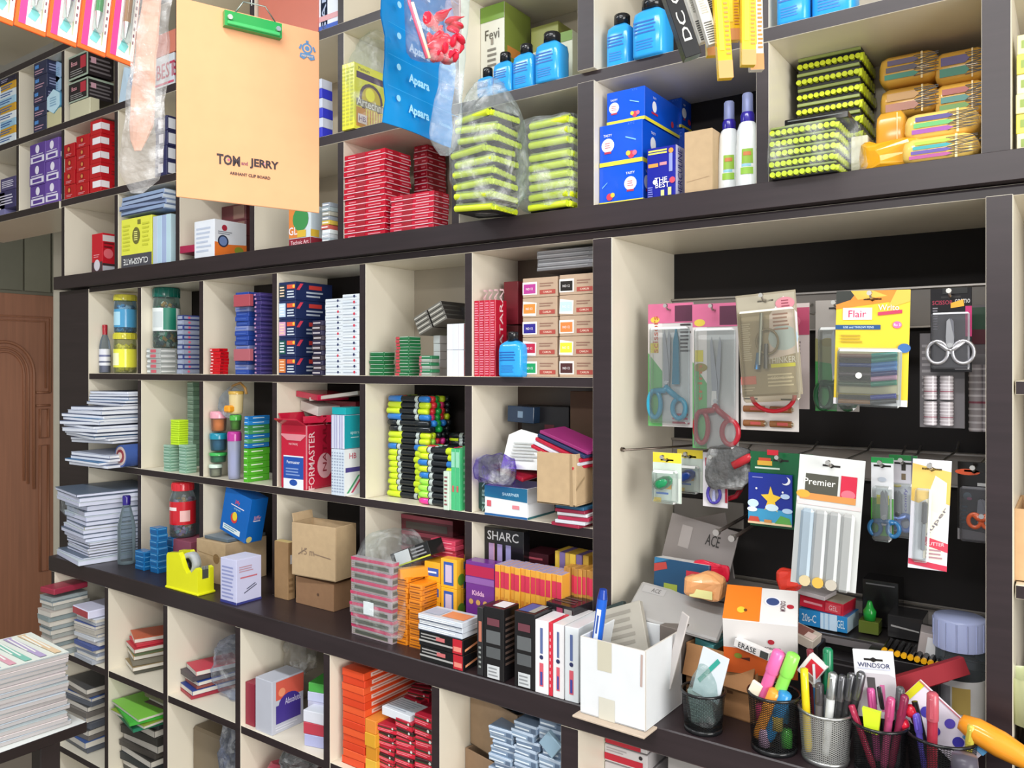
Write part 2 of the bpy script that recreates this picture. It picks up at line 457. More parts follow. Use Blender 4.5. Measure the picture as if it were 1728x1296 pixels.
# ------------------------------------------------------------------ room shell
def struct(name, mb):
    o = mb.build(name); o['kind'] = 'structure'; return o
m = MB(); m.box(-6.2, -3.6, -.06, 2.6, 1.6, 0, '#8f8a80:laminate', 0); struct('floor', m)
m = MB(); m.box(-6.2, -3.6, 2.96, 2.6, 1.6, 3.02, '#d9d8d2:matte', 0); struct('ceiling', m)
m = MB(); m.box(-3.35, .31, 0, 2.6, .37, 2.96, '#cfc8b8:matte', 0); struct('wall_back', m)
m = MB(); m.box(-4.70, -3.6, 0, -4.60, 1.6, 2.96, '#8d8a78:matte', 0)
struct('wall_left', m)
m = MB(); m.box(-4.6, 1.5, 0, -3.35, 1.56, 2.96, '#98938a:matte', 0); struct('wall_far', m)
# moulded wooden door on the left wall
def D(u, v):
    dx, dy = ray(u); t = -4.6 / dx; return (CY + t * dy, CZ + (HZ - v) / FPX * t)
ytop, ztop = D(0, 495); ztop = D(50, 498)[1]; y1d = 1.02; y0d = .10
m = MB(); DW = '#aa7355:door'
m.box(-4.6, y0d, .01, -4.565, y1d, ztop, DW, .002)
door = struct('door_1', m)
m = MB(); X = -4.562
def mould(pts, r=.006, closed=False): m.tube([(X, y, z) for y, z in pts], r, DW, 6, closed)
ym = D(2, 600)[0]; yr, zt = D(79, 537); ya, za = D(52, 632); _, zp = D(5, 577); _, zb_ = D(60, 662); _, zc_ = D(60, 684)
yl = 2 * ym - yr
for off, rr in ((0, .007), (.022, .005)):
    yr_, yl_, zt_ = yr - off, yl + off, zt - off
    mould([(yl_, 1.25), (yl_, zt_), (yr_, zt_), (yr_, zb_ + off)], rr)
R_ = ya - ym
for off, rr in ((0, .008), (.03, .006), (.05, .006)):
    Rr = R_ - off
    arc = [(ym + Rr * cos(t), za + (zp - za - off) * sin(t)) for t in [pi * k / 18 for k in range(19)]]
    mould([(ym + Rr, .95 + off)] + arc + [(ym - Rr, .95 + off)], rr)
for zz in (zb_, zc_):
    mould([(ya + .01, zz), (yr, zz)], .006); mould([(2*ym - ya - .01, zz), (yl, zz)], .006)
for a, b in ((zc_ - .02, 1.22), (1.18, .5)):
    mould([(ya + .03, a), (yr - .01, a), (yr - .01, b), (ya + .03, b)], .006, True)
m.build('door_moulding', door)
m = MB(); m.cyl((-4.56, y0d + .06, 1.02), (-4.51, y0d + .06, 1.02), .012, .012, '#b9a878:metal'); m.cyl((-4.515, y0d + .06, 1.02), (-4.515, y0d + .16, 1.02), .008, .007, '#b9a878:metal')
m.build('door_handle', door)
m = MB()
for k in range(10):
    yy = -.1 + .14 * k; m.box(-4.6, yy, ztop + .02, -4.585, yy + .132, 2.94, ['#8a8774:matte', '#7e7c6b:matte'][k % 2], .002)
struct('trim_1', m)

# ------------------------------------------------------------------ shelving
YB = .265; YM = .165; YU = .215; YCL[0] = YU - .008
UPX = [-3.245, -2.925, -2.613, -2.296, -1.983, -1.662, -1.345, -1.012, -.696, -.392, -.070, .25]
MIX = [-2.461, -2.172, -1.875, -1.576, -1.276, -.979]
LOX = [-2.425, -2.128, -1.848, -1.556, -1.259, -.963, -.666]
ZB, ZU1, ZU0, ZUT = 1.885, 2.13, 2.375, 2.625       # upper cabinet floor levels
ZM1, ZM2, ZL, ZML = 1.582, 1.312, 1.049, 1.828      # middle shelf tops, worktop, its ceiling
Z1, Z2 = .784, .51
YL = -.12
def part(e, name, x0, y0, z0, x1, y1, z1, mat=CREAM, front=DARK, **k):
    m = MB(); m.box(x0, y0, z0, x1, y1, z1, mat, .0006, front=front, **k); return m.build(name, e)
up = empty('wall_cabinet', (-1.5, YB, ZB), 'long open wall cabinet with dark edges and cream insides, above the other shelves', 'shelving')
up.location = (0, 0, 0)
part(up, 'bottom_board', -2.64, -.02, ZB - .04, .30, YU, ZB, DARK, DARK)
part(up, 'bottom_board', -3.56, -.0, ZU1 - .024, -2.645, YU, ZU1, CREAM, DARK)
for z in (ZU1, ZU0, ZUT):
    part(up, 'shelf_board', -2.634 if z == ZU1 else -3.56, 0, z - .022, .25, YU, z)
for x in UPX:
    lo = ZB if x > -2.7 else ZU1
    wd = .034 if x in (-.696, -.070) else .020
    for za_, zb_2 in ((lo, ZU1 - .022), (ZU1, ZU0 - .022), (ZU0, ZUT - .022)):
        if zb_2 > za_: part(up, 'divider', x - wd, .001 if wd < .03 else -.012, za_, x, YU, zb_2)
UPB = {}
for (xa, xb) in zip(UPX[:-1], UPX[1:]):
    for za_, zb_2 in ((ZB, ZU1), (ZU1, ZU0), (ZU0, ZUT)):
        if xa < -2.7 and za_ == ZB: continue
        dark = (xa == -.696)  # cell shade put into the back colour: one near black, others dimmed cream
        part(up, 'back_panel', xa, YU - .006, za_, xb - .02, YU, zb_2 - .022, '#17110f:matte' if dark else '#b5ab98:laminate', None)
part(up, 'end_panel', .252, .0, ZB, .28, YU, ZUT + .2)
part(up, 'top_board', -3.56, 0, ZUT + .2, .3, YU, ZUT + .222)
mid = empty('display_shelving', (0, 0, 0), 'open shelving with dark edges and cream pigeonholes, between wall cabinet and worktop', 'shelving')
part(mid, 'end_panel', -2.640, -.002, 0, -2.461, YB, ZML + .012, DARK, DARK, side=CREAM)
part(mid, 'top_board', -2.46, 0, ZML, .25, YB, ZB - .042)
for z in (ZM1, ZM2):
    part(mid, 'shelf_board', -2.46, 0, z - .018, -.704, YM, z)
for x in MIX[1:]:
    for a, b in ((ZL, ZM2 - .018), (ZM2, ZM1 - .018), (ZM1, ZML)):
        part(mid, 'divider', x - .019, .001, a, x, YM, b)
part(mid, 'post', -.702, -.006, ZL, -.664, YB, ZML)
part(mid, 'post', -.099, -.012, ZL, -.068, YB, ZML, CREAM, DARK)
darkb = '#1d1614:matte'; beige = '#a99f8f:laminate'  # back tones per cell, with the deep cell shade mixed into the colour
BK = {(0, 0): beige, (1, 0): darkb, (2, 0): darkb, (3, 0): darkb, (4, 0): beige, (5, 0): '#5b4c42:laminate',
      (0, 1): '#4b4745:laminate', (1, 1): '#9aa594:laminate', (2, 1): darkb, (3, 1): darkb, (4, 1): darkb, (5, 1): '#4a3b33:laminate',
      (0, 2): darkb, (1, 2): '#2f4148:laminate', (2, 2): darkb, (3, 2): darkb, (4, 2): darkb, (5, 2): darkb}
mx = MIX + [-.683]
for i in range(6):
    for j, (a, b) in enumerate(((ZM1, ZML), (ZM2, ZM1 - .018), (ZL, ZM2 - .018))):
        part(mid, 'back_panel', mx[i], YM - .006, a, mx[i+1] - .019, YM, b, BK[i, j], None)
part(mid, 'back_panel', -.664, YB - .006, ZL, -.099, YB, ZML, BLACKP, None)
for z in (ZM1, ZM2): part(mid, 'shelf_board', -.066, 0, z - .018, .25, YB, z)
part(mid, 'back_panel', -.068, YB - .006, ZL, .25, YB, ZML, '#4a3b33:laminate', None)
# slotted aluminium rails across the display niche, seen behind the hanging packs
def rail(v0, v1, u=1300, z=None):
    z1, z0 = PZ(u, v0, YB - .012), PZ(u, v1, YB - .012)
    m = MB(); m.box(-.663, YB - .016, z0, -.100, YB - .0065, z1, '#8f8984:laminate', .001)
    m.box(-.663, YB - .022, z1 - .004, -.100, YB - .016, z1, '#a8a29c:metal', .0005); m.box(-.663, YB - .022, z0, -.100, YB - .016, z0 + .004, '#a8a29c:metal', .0005)
    m.build('slotted_rail', mid)
rail(497, 560); rail(747, 798); rail(1010, 1066, 1500)
part(mid, 'end_panel', .252, -.002, ZL + .001, .282, YB, ZB - .042)
bt = empty('worktop', (0, 0, 0), 'dark brown worktop ledge running the whole length below the shelves', 'worktop')
m = MB(); m.box(-2.456, YL, ZL - .042, .30, YB, ZL, DARK, .002); m.build('ledge_board', bt)
lo = empty('base_cabinet', (0, 0, 0), 'row of low open pigeonholes with cream sides under the dark worktop', 'shelving')
for z in (Z1, Z2, .25):
    part(lo, 'shelf_board', -2.43, YL + .004, z - .018, -.98, YM, z)
part(lo, 'shelf_board', -.98, YL + .004, .232, .25, YM, .25)
for x in LOX:
    wd = .034 if x == -.666 else .02
    part(lo, 'divider', x - wd, YL + .003, .0, x, YM, ZL - .043)
part(lo, 'divider', -.1, YL + .003, 0, -.068, YB, ZL - .043)
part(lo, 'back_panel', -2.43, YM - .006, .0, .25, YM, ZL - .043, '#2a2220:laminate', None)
# =================================================================== UPPER CABINET, top tier (floor ZU0)
NAVY, WHT, RED, KR = '#232b52', '#e6e9ee', '#c8202f', '#b99f7c:kraft'
e0 = ZU0
stack(8, 'chalk_box', 'yellow or pale blue box, {o} in the striped stack on the top tier', 'box', 4, 33, 143, e0, .0,
      ['#d8a52c', '#dfe9ee', '#a9cfe4', '#d8a52c', '#e8eef0', '#9ec9e2'], 'striped stack far left on the top tier', u2=52,
      F=lambda c: [('l', .1, .2, .9, .8, 2, '#3a63a8')], Sd=lambda c: [('l', .1, .2, .9, .8, 2, '#31588f')])
carton('dark_box', 'dark indigo box lying on top of the yellow and blue striped stack', 'box', 6, 34, 133, 0, .0, '#1f1b33', u2=52, vb=142.5, F=[('l', .1, .2, .6, .8, 2, '#a9a3c4')])
stack(6, 'ink_box', 'blue and white box, {o} in the stack at the left picture edge', 'box', -26, 0, 140, e0, .0, ['#31508f', '#d6e3ec', '#3f7fb8'], 'blue and white boxes at the left picture edge', u2=4)
stack(5, 'pen_box', 'dark navy pen box, {o} in the column right of the striped stack', 'box', 57, 78, 78, e0, .0, '#2b2f4c', 'dark navy column on the top tier', d=.07,
      F=[('r', .1, .55, .4, .8, '#4f8bd0'), ('l', .1, .1, .9, .45, 2, '#b98fa0')], Sd=[('l', .1, .2, .8, .8, 3, '#8c8fb0')])
def hexbox(label, u, v, Y, r, col):
    x, z = PX(u, Y), PZ(u, v, Y); m = MB()
    pr = [(r * cos(pi/6 + k*pi/3) * 1.0, r * sin(pi/6 + k*pi/3)) for k in range(6)]
    m.prism(pr, 0, .06, col, '#69a9cf'); m.prints((-r*.6, 0, -r*.5), (r*1.2, 0, 0), (0, 0, r), (0, -1, 0), [('l', .1, .1, .9, .9, 4, '#86aecb')])
    o = m.build('hexagonal_box'); o.location = (x, Y, z); tag(o, label, 'box', 'pale blue hexagonal boxes')
carton('cream_block', 'short cream box under the pale blue hexagonal boxes', 'box', 88, 112, 186, e0, .0, '#c9c39a', d=.08)
hexbox('lowest of three pale blue hexagonal boxes on the top tier, teal at its side', 90, 166, -.003, .048, '#bfe0ee')
hexbox('middle one of three pale blue hexagonal boxes beside the navy column', 94, 132, .03, .043, '#a9cdea')
hexbox('top one of three pale blue hexagonal boxes under the hanging pencil packs', 96, 102, .03, .043, '#a5c4e8')
carton('cream_block', 'short cream box under the black and red boxes on the top tier', 'box', 118, 152, 176, e0, .0, '#cbc6a8', u2=168)
for k, (a, b) in enumerate(((142, 176), (98, 138))):
    carton('toner_box', ('lower' if k == 0 else 'upper') + ' black and red box with grey green edges on the top tier', 'box', 116, 149, a, 0, .0, '#22191b', u2=192, vb=b,
           F=[('r', 0, 0, 1, .08, '#9fae9c'), ('r', 0, .92, 1, 1, '#9fae9c'), ('r', .93, 0, 1, 1, '#9fae9c'), ('l', .1, .12, .8, .4, 3, '#8d8a88'), ('t', 'Boss', .3, .65, .2, '#e7a2ac'), ('r', .62, .35, .9, .85, '#b52b3c')],
           Sd=[('r', 0, .9, 1, 1, '#9fae9c'), ('l', .05, .1, .95, .8, 4, '#6d6668'), ('r', .1, .5, .3, .75, '#c69aa6')])
m = MB(); x, z = PX(168, .0), e0
m.add([(0,0,0),(.06,0,0),(.19,.02,0),(.19,.11,0),(.03,.10,0),(.03,.0,.10),(.055,.09,.115),(.17,.02,.045),(.17,.1,.04)],
      [(0,1,5),(1,2,7,5),(5,7,8,6),(0,5,6,4),(2,3,8,7),(4,6,8,3),(0,4,3,2,1)], '#b9cfe0')
m.add([(.075,-.002,.012),(.11,-.001,.012),(.052,.001,.075)], [(0,1,2)], '#6e95c4')
o = m.build('paper_pouch'); o.location = (x, .002, z); tag(o, 'pale blue folded paper pouch slumped right of the black and red boxes', 'pouch')
carton('small_white_box', 'small white and blue box partly hidden behind the long hanging sleeve', 'box', 216, 236, 112, e0, .09, '#c3cfdf', d=.06, F=[('l', .1, .5, .9, .9, 2, '#8fb3a8')], Sd=[('r', 0, 0, 1, .25, '#b5346a')])
carton('white_box', 'white box with red lettering just left of the hanging brown clipboard', 'box', 262, 296, 100, e0, .0, '#cdd3da', u2=322, F=[('t', 'BEST', .6, .5, .5, '#b5405c'), ('r', 0, .05, 1, .12, '#c95570')], Sd=[('t', 'BEST', .4, .5, .5, '#b5405c')])
carton('salmon_board', 'salmon coloured hardboard sheet at the top left of the hanging clipboard', 'board', 262, 297, 62, 0, .004, '#cf7a66', d=.012, vb=99)
carton('salmon_board', 'salmon coloured hardboard sheet showing above the top of the clipboard', 'board', 436, 536, -20, e0, .006, '#c8705c', d=.012)
carton('blue_striped_box', 'white box with blue and red stripes at the top right of the clipboard', 'box', 556, 600, -40, e0, .01, '#dfe4ee', u2=640, F=[('r', 0, 0, 1, .12, '#2f57b8'), ('r', 0, .2, 1, .3, '#d8a0a4')], Sd=[('r', 0, 0, 1, .12, '#2f57b8'), ('r', .1, .22, .5, .4, '#cf4a3b'), ('r', .5, .22, .9, .4, '#e08a3a')])
carton('blue_file', 'narrow dark blue file standing at the cell edge right of the clipboard', 'file', 541, 553, -40, e0, .01, '#34456f', d=.1, F=[('t', 'SAFE', .5, .4, .6, '#aab7d3', .9, 90)])
# =================================================================== UPPER CABINET, middle tier (floor ZU1)
e1 = ZU1
for k, (a, b, vt, vb, c) in enumerate(((-30, 8, 335, 360, '#7b78a8'), (10, 44, 322, 352, '#3a3563'), (12, 38, 300, 321, '#4b4470'))):
    carton('printed_box', ['purple and white', 'indigo and white', 'small indigo'][k] + ' box at the left picture edge, middle tier of the wall cabinet', 'box', a, b, vt, 0, .0, c, d=.07, vb=vb if k else None,
           F=[('l', .1, .2, .9, .8, 4, '#d9d5e6')], Sd=[('l', .1, .2, .9, .8, 3, '#c9c5dd')]) if k else carton('printed_box', 'purple and white box lowest at the left picture edge, middle tier', 'box', a, b, vt, e1, .0, c, d=.07, F=[('l', .1, .2, .9, .8, 4, '#d9d5e6')])
def purp(c): return [('d', .5, .72, .2, '#e9e4f2'), ('r', .06, .08, .94, .38, '#e3deee'), ('r', .2, .14, .8, .3, '#5a3c92'), ('l', .12, .42, .9, .5, 1, '#e3deee')]
stack(3, 'purple_box', 'purple and white box, {o} of the left purple column', 'box', 50, 76, 246, e1, .0, '#5c3d92', 'purple and white boxes', d=.06, F=purp, Sd=[('r', .1, .1, .9, .34, '#ddd8ea'), ('d', .5, .7, .2, '#e6e0f0'), ('t', 'OG', .5, .22, .2, '#5a3c92')])
stack(3, 'purple_box', 'purple and white box, {o} of the right purple column', 'box', 77, 100, 238, e1, .0, '#6a4ba0', 'purple and white boxes', d=.06, F=purp, Sd=[('r', .1, .1, .9, .34, '#ddd8ea')])
def rb(c): return [('d', .45, .6, .26, '#8f1019'), ('d', .45, .6, .16, '#d0894a'), ('l', .2, .1, .8, .3, 2, '#d9929a')]
stack(4, 'red_box', 'glossy red printed box, {o} of the left column of red boxes', 'box', 107, 125, 246, e1, .0, '#b3141f:gloss', 'red boxes on the middle tier', d=.075, F=rb, Sd=rb)
stack(5, 'red_box', 'glossy red printed box, {o} of the centre column of red boxes', 'box', 127, 148, 232, e1, .0, '#b3141f:gloss', 'red boxes on the middle tier', d=.075, F=rb, Sd=rb)
stack(5, 'red_box', 'red box with white sticker, {o} of the right red column', 'box', 150, 168, 206, e1, .0, '#b81822:gloss', 'red boxes on the middle tier', d=.085, F=lambda c: [('d', .45, .55, .24, '#8f1019'), ('r', .25, .3, 1, .75, '#e8e4e8')], Sd=lambda c: [('r', 0, .3, .3, .75, '#e8e4e8'), ('l', .4, .2, .9, .6, 2, '#8f1019')])
stack(4, 'navy_box', 'navy and white box, {o} in the pile between plastic sleeve and clipboard', 'box', 262, 282, 200, e1, .0, '#2b2c55', 'navy boxes left of the clipboard', u2=322, F=[('r', .3, .2, .7, .8, '#e2e4ec')], Sd=[('r', .05, .15, .35, .85, '#dfe2ea'), ('l', .5, .2, .9, .8, 3, '#b8b9cc')])
stack(6, 'striped_box', 'white or blue box, {o} in the striped stack right of the clipboard', 'box', 524, 544, 138, e1, .0, ['#c7cede', '#2b33c4'], 'striped boxes right of the clipboard', u2=562)
row(3, 'yellow_eraser_pack', 'upright yellow pack, {o} of three in the clear bag', 'pack', 570, 590, 112, e1, -.005, '#e4e24a:gloss', 'yellow packs in the clear bag', u2=652,
    F=[('l', .1, .05, .9, .95, 16, '#c4c23a')],
    Sd=[('r', .03, .03, .97, .97, '#e8e34e'), ('r', .06, .78, .97, .88, '#4a3358'), ('t', 'Platinum', .26, .93, .05, '#57503a'), ('r', .05, .36, .97, .76, '#d9d84a'), ('d', .45, .5, .25, '#5b4a5e', .25), ('d', .45, .5, .2, '#c9b44a', .2),
        ('d', .42, .58, .1, '#eee94f'), ('r', .05, .36, .97, .47, '#8a857e'), ('t', 'Artechnics', .5, .43, .13, '#e6e3df', .88), ('r', .05, .05, .97, .34, '#c98f55')] +
       [('r', .3 + .07*k, .05, .33 + .07*k, .34, '#e5d765') for k in range(9)] + [('r', .08, .1, .32, .24, '#d9c9cc'), ('t', 'HB', .2, .17, .08, '#6a4a7a')])
plastic_bag('clear crinkled bag round the yellow packs with its slack top standing up', 566, 612, 44, 222, -.012, .16, .009, 3, neck=.35)
# green and white boxes and blue glue bottles
GW = lambda c: [('r', 0, .0, 1, .12, '#7ba33c'), ('r', 0, .14, 1, .17, '#7ba33c'), ('r', 0, .85, 1, 1, '#6f9138'), ('t', 'Fevi', .5, .72, .1, '#58544a', .6), ('l', .3, .4, .7, .6, 4, '#77736a'), ('r', .45, .62, .55, .68, '#8d867a')]
carton('glue_carton', 'tall white and green carton at the left of the blue bottles, wall cabinet', 'box', 808, 848, 16, e1, .07, '#d4d3c6', u2=892, F=GW(0), Sd=[('r', 0, 0, 1, 1, '#7c8a3c'), ('r', .1, .1, .6, .3, '#c9cba8'), ('r', .1, .5, .8, .6, '#c98340')])
carton('glue_carton', 'olive and white carton lying flat behind the two largest blue bottles', 'box', 896, 942, 48, e1, .13, '#8d9048', u2=985, F=[('r', .05, .3, .9, .7, '#d9d8c4'), ('r', .1, .4, .5, .6, '#c47a42')], Sd=[('r', .1, .2, .9, .8, '#6f7a35')])
carton('glue_carton', 'green and white carton at the right end behind the blue bottles', 'box', 930, 966, 60, e1, .09, '#cfd3bd', u2=990, F=GW(0))
glu = 'blue glue bottles, left group'
squeeze_bottle('smallest blue glue bottle at the left end of the group of four', 803, 829, 130, e1, -.004, d=.028, g=glu)
squeeze_bottle('second blue glue bottle from the left in the group of four', 830, 861, 104, e1, -.002, d=.03, g=glu)
squeeze_bottle('third blue glue bottle from the left in the group of four', 863, 898, 90, e1, 0, d=.034, g=glu)
squeeze_bottle('biggest blue glue bottle at the right end of the group of four', 900, 942, 70, e1, -.004, d=.045, g=glu)
squeeze_bottle('left one of two blue glue bottles beside the hanging black file', 1021, 1061, 40, e1, .005, d=.04)
squeeze_bottle('large right one of two blue glue bottles beside the hanging black file', 1064, 1118, 14, e1, -.01, d=.055)
squeeze_bottle('blue bottle at the upper left of the right hand cell', 1308, 1362, -40, e1, .0, d=.05)
squeeze_bottle('blue bottle second along in the right hand cell, mostly cut by the frame', 1367, 1440, -60, e1, .01, d=.055)
# =================================================================== UPPER CABINET, bottom tier (floor ZB)
eb = ZB
carton('red_carton', 'red and white carton alone in the leftmost cell of the bottom tier', 'box', 155, 173, 396, eb, .02, '#c21a2b:gloss', u2=197, F=[('r', 0, 0, 1, .3, '#4a3338'), ('d', .5, .22, .14, '#d7cfd8'), ('l', .2, .4, .8, .5, 2, '#e3929a')],
       Sd=[('r', 0, .06, 1, .2, '#b9bcc4'), ('r', 0, .2, 1, .26, '#3a2a2e'), ('r', 0, .8, 1, .95, '#d8cfcf'), ('l', .1, .62, .9, .8, 2, '#6d1018'), ('d', .4, .5, .12, '#e36a74')])
row(4, 'notebook', 'pale blue upright notebook, {o} of four behind the yellow cover', 'notebook', 258, 288, 366, eb, .003, ['#b9c6d8', '#b4cde0', '#9eaed0', '#b7d2dc'], 'upright notebooks in the bottom tier', d=.15)
m = MB(); w, h, d, x0 = .001, 0, 0, 0
yx0, yx1, yh = PX(205, .0), PX(254, .0), PZ(205, 368, .0) - eb
carton('yellow_notebook', 'yellow and black notebook facing out with upside down lettering, bottom tier', 'notebook', 205, 256, 372, eb, .003, '#dfe04e', d=.03,
       F=[('r', 0, 0, 1, .28, '#4b4a52'), ('t', 'CLASSMATE', .48, .14, .12, '#e6e6e4', .9, 180), ('d', .5, .64, .14, '#6c6a34', .17), ('l', .43, .54, .57, .74, 5, '#e8e684'), ('l', .05, .35, .3, .9, 7, '#c9cb3c'), ('l', .7, .4, .95, .9, 6, '#c9cb3c'), ('r', .55, .86, .65, .95, '#7a7838')])
stack(4, 'notebook', 'grey blue notebook, {o} of the flat ones on the upright ones', 'notebook', 204, 278, 334, 0, .0, ['#8ea2c2', '#9aabc8', '#8696b8'], 'flat notebooks on the upright ones', u2=304, vb=366, jr=3, F=[('r', .02, .0, .98, .28, '#2f3954')], Sd=[('r', .0, .25, 1, .85, '#d6dfe9')])
carton('white_orange_box', 'white and orange box with round badge standing below the clipboard', 'box', 328, 362, 375, eb, .0, '#dfe3ea', u2=416, F=[('l', .1, .15, .9, .85, 6, '#b9c2d4')],
       Sd=[('q', [(0, 0), (1, 0), (1, .42), (.45, .38), (0, .42)], '#e8792d'), ('d', .26, .45, .16, '#26304a'), ('d', .26, .45, .12, '#6f86b8'), ('d', .3, .8, .08, '#a8243a'), ('l', .1, .62, .6, .72, 2, '#8a8f9a'), ('d', .75, .25, .14, '#8d9a34', .1)])
for k, (a, b, vt, vb) in enumerate(((300, 332, 378, 388), (290, 330, 391, 402), (284, 326, 420, 432))):
    carton('crimson_packet', ['upper', 'middle', 'lowest'][k] + ' crimson packet behind and left of the white and orange box', 'packet', a, b, vt, 0, .03 if k < 2 else .0, '#9c1f45', d=.09, vb=vb, rz=[8, -6, 3][k], rx=-2)
stack(3, 'dark_red_box', 'dark red box, {o} of three behind the white and orange box', 'box', 362, 402, 352, 0, .13, '#5a2029', 'dark red boxes in the bottom tier', d=.08, vb=432, F=[('r', .5, .1, .95, .9, '#7a5a50')])
carton('colour_pack', 'green and orange art pack with maroon base peeping out under the clipboard', 'pack', 488, 524, 352, eb, .0, '#c8d4da', u2=552, F=[('r', 0, 0, 1, .2, '#8b2233'), ('t', 'Technic Art', .5, .1, .1, '#e9cdd0'), ('r', 0, .22, .4, 1, '#d57f3a'), ('d', .55, .68, .3, '#3c8a4b'), ('t', 'GL', .2, .4, .2, '#e9e9f2'), ('r', .4, .22, .8, .4, '#d5b13a')], Sd=[('r', 0, 0, 1, .2, '#8b2233'), ('r', .1, .4, .9, .9, '#b7c5ce'), ('r', 0, .22, .5, .4, '#d5b13a')])
stack(9, 'crayon_pack', 'thin multicoloured pack, {o} in the stack beside the red pile', 'pack', 543, 556, 343, eb, .0, ['#8d95a1', '#9aa7ad', '#a5a49a', '#8d95a1', '#cdb24a', '#c05a52', '#dfe6ea', '#c9cfd6', '#a9b7bf'], 'thin packs beside the red pile', u2=573, F=[('l', .1, .2, .9, .8, 1, '#f0f0f0')])
RP = lambda c: [('r', 0, 0, 1, .16, '#e9c3cb'), ('r', .3, .3, .52, 1, '#a51327'), ('r', .1, .4, .28, .6, '#e58a98'), ('r', .6, .45, .9, .65, '#e58a98')]
grp = 'thin red pen boxes in the bottom tier'
stack(15, 'pen_box', 'thin red and white pen box, {o} of the tall left stack', 'box', 573, 641, 262, eb, .0, '#c51c34:gloss', grp, u2=684, F=RP, Sd=RP, jr=.8)
stack(15, 'pen_box', 'thin red and white pen box, {o} of the rear right stack', 'box', 690, 712, 246, eb, .125, '#b91b32:gloss', grp, u2=744, F=RP, Sd=RP, jr=.8)
stack(7, 'pen_box', 'thin red pen box, {o} of the low stack beside the marker bags', 'box', 650, 722, 333, eb, .0, '#c8203a:gloss', grp, u2=748, F=RP, Sd=RP, jr=.8)
# marker trays
def marker_tray(w, d, h, n=11, bars=False, cap='#cfdc33:gloss', body='#17191a'):
    m = MB(); m.box(-w/2, -d/2 + .004, 0, w/2, d/2, h, body, .0008)
    r = h * .34
    if bars:
        m.cyl((-w*.47, -d/2 - .003, h*.42), (w*.47, -d/2 - .003, h*.42), h*.36, h*.36, cap, 10); m.cyl((w/2 - .002, -d*.47, h*.42), (w/2 - .002, d*.47, h*.42), h*.36, h*.36, cap, 10)
    for k in range(0 if bars else n):
        x = -w/2 + w * (k + .5) / n
        m.cyl((x, -d/2 - .004, h*.38), (x, -d/2 + .006, h*.38), min(r, w/n*.48), min(r, w/n*.48), cap, 10)
    for k in range(6):
        y = -d/2 + d * (k + .5) / 6; m.cyl((w/2 - .003, y, h*.38), (w/2 + .003, y, h*.38), r, r, cap, 8)
    m.box(w/2 - .002, -d/2, h*.1, w/2 + .0016, d/2, h*.6, cap, .0006); m.box(-w/2 + .001, -d/2 - .001, h*.80, w/2 - .001, -d/2 + .004, h, '#8d9a55', .0005)
    return m
def trays(n, lab, u0, u1, vt, zb, Y, g, d=.1, u2=None, jr=1, jx=.001, vb=None, nn=11, tilt=0, body='#17191a'):
    Y = yc(Y); x0, x1, h, d, zb = dims(u0, u1, vt, zb, Y, u2, d if not u2 else None, vb); hh = h / n; R = random.Random(int(u0))
    o0 = None
    for i in range(n):
        if o0 is None: o = o0 = marker_tray(x1-x0, d, hh*.97, nn, body=body).build('marker_pack')
        else: o = o0.copy(); COL.objects.link(o)
        o.location = ((x0+x1)/2 + R.uniform(-jx, jx), Y + d/2 + R.uniform(-jx, jx), zb + i*hh); o.rotation_euler = (0, 0, radians(tilt + R.uniform(-jr, jr)))
        tag(o, lab.format(o=ordt(i, n)), 'marker pack', g)
trays(9, 'yellow and black marker pack, {o} of the tall right stack', 1345, 1452, 92, eb, .10, 'marker packs, tall stack right', u2=1475)
trays(5, 'yellow and black marker pack, {o} of the low film wrapped stack', 1300, 1412, 217, eb, -.03, 'marker packs, low stack right', u2=1432)
carton('black_pack', 'flat black pack lying on the low wrapped stack of marker packs', 'pack', 1322, 1428, 204, 0, -.02, '#101112:gloss', d=.09, vb=215, rz=3, F=[('l', .05, .5, .95, .9, 1, '#5f6461')])
plastic_bag('clear film bag round the low stack of yellow marker packs at the right', 1286, 1446, 198, 309, -.046, .125, .006, 11, zb=eb, kind='#f6fafa:film', p=.35)
carton('white_roll', 'cream rounded packet squeezed between the marker packs and the crayon packets', 'packet', 1436, 1464, 232, eb, .03, '#ded6c0', d=.09)
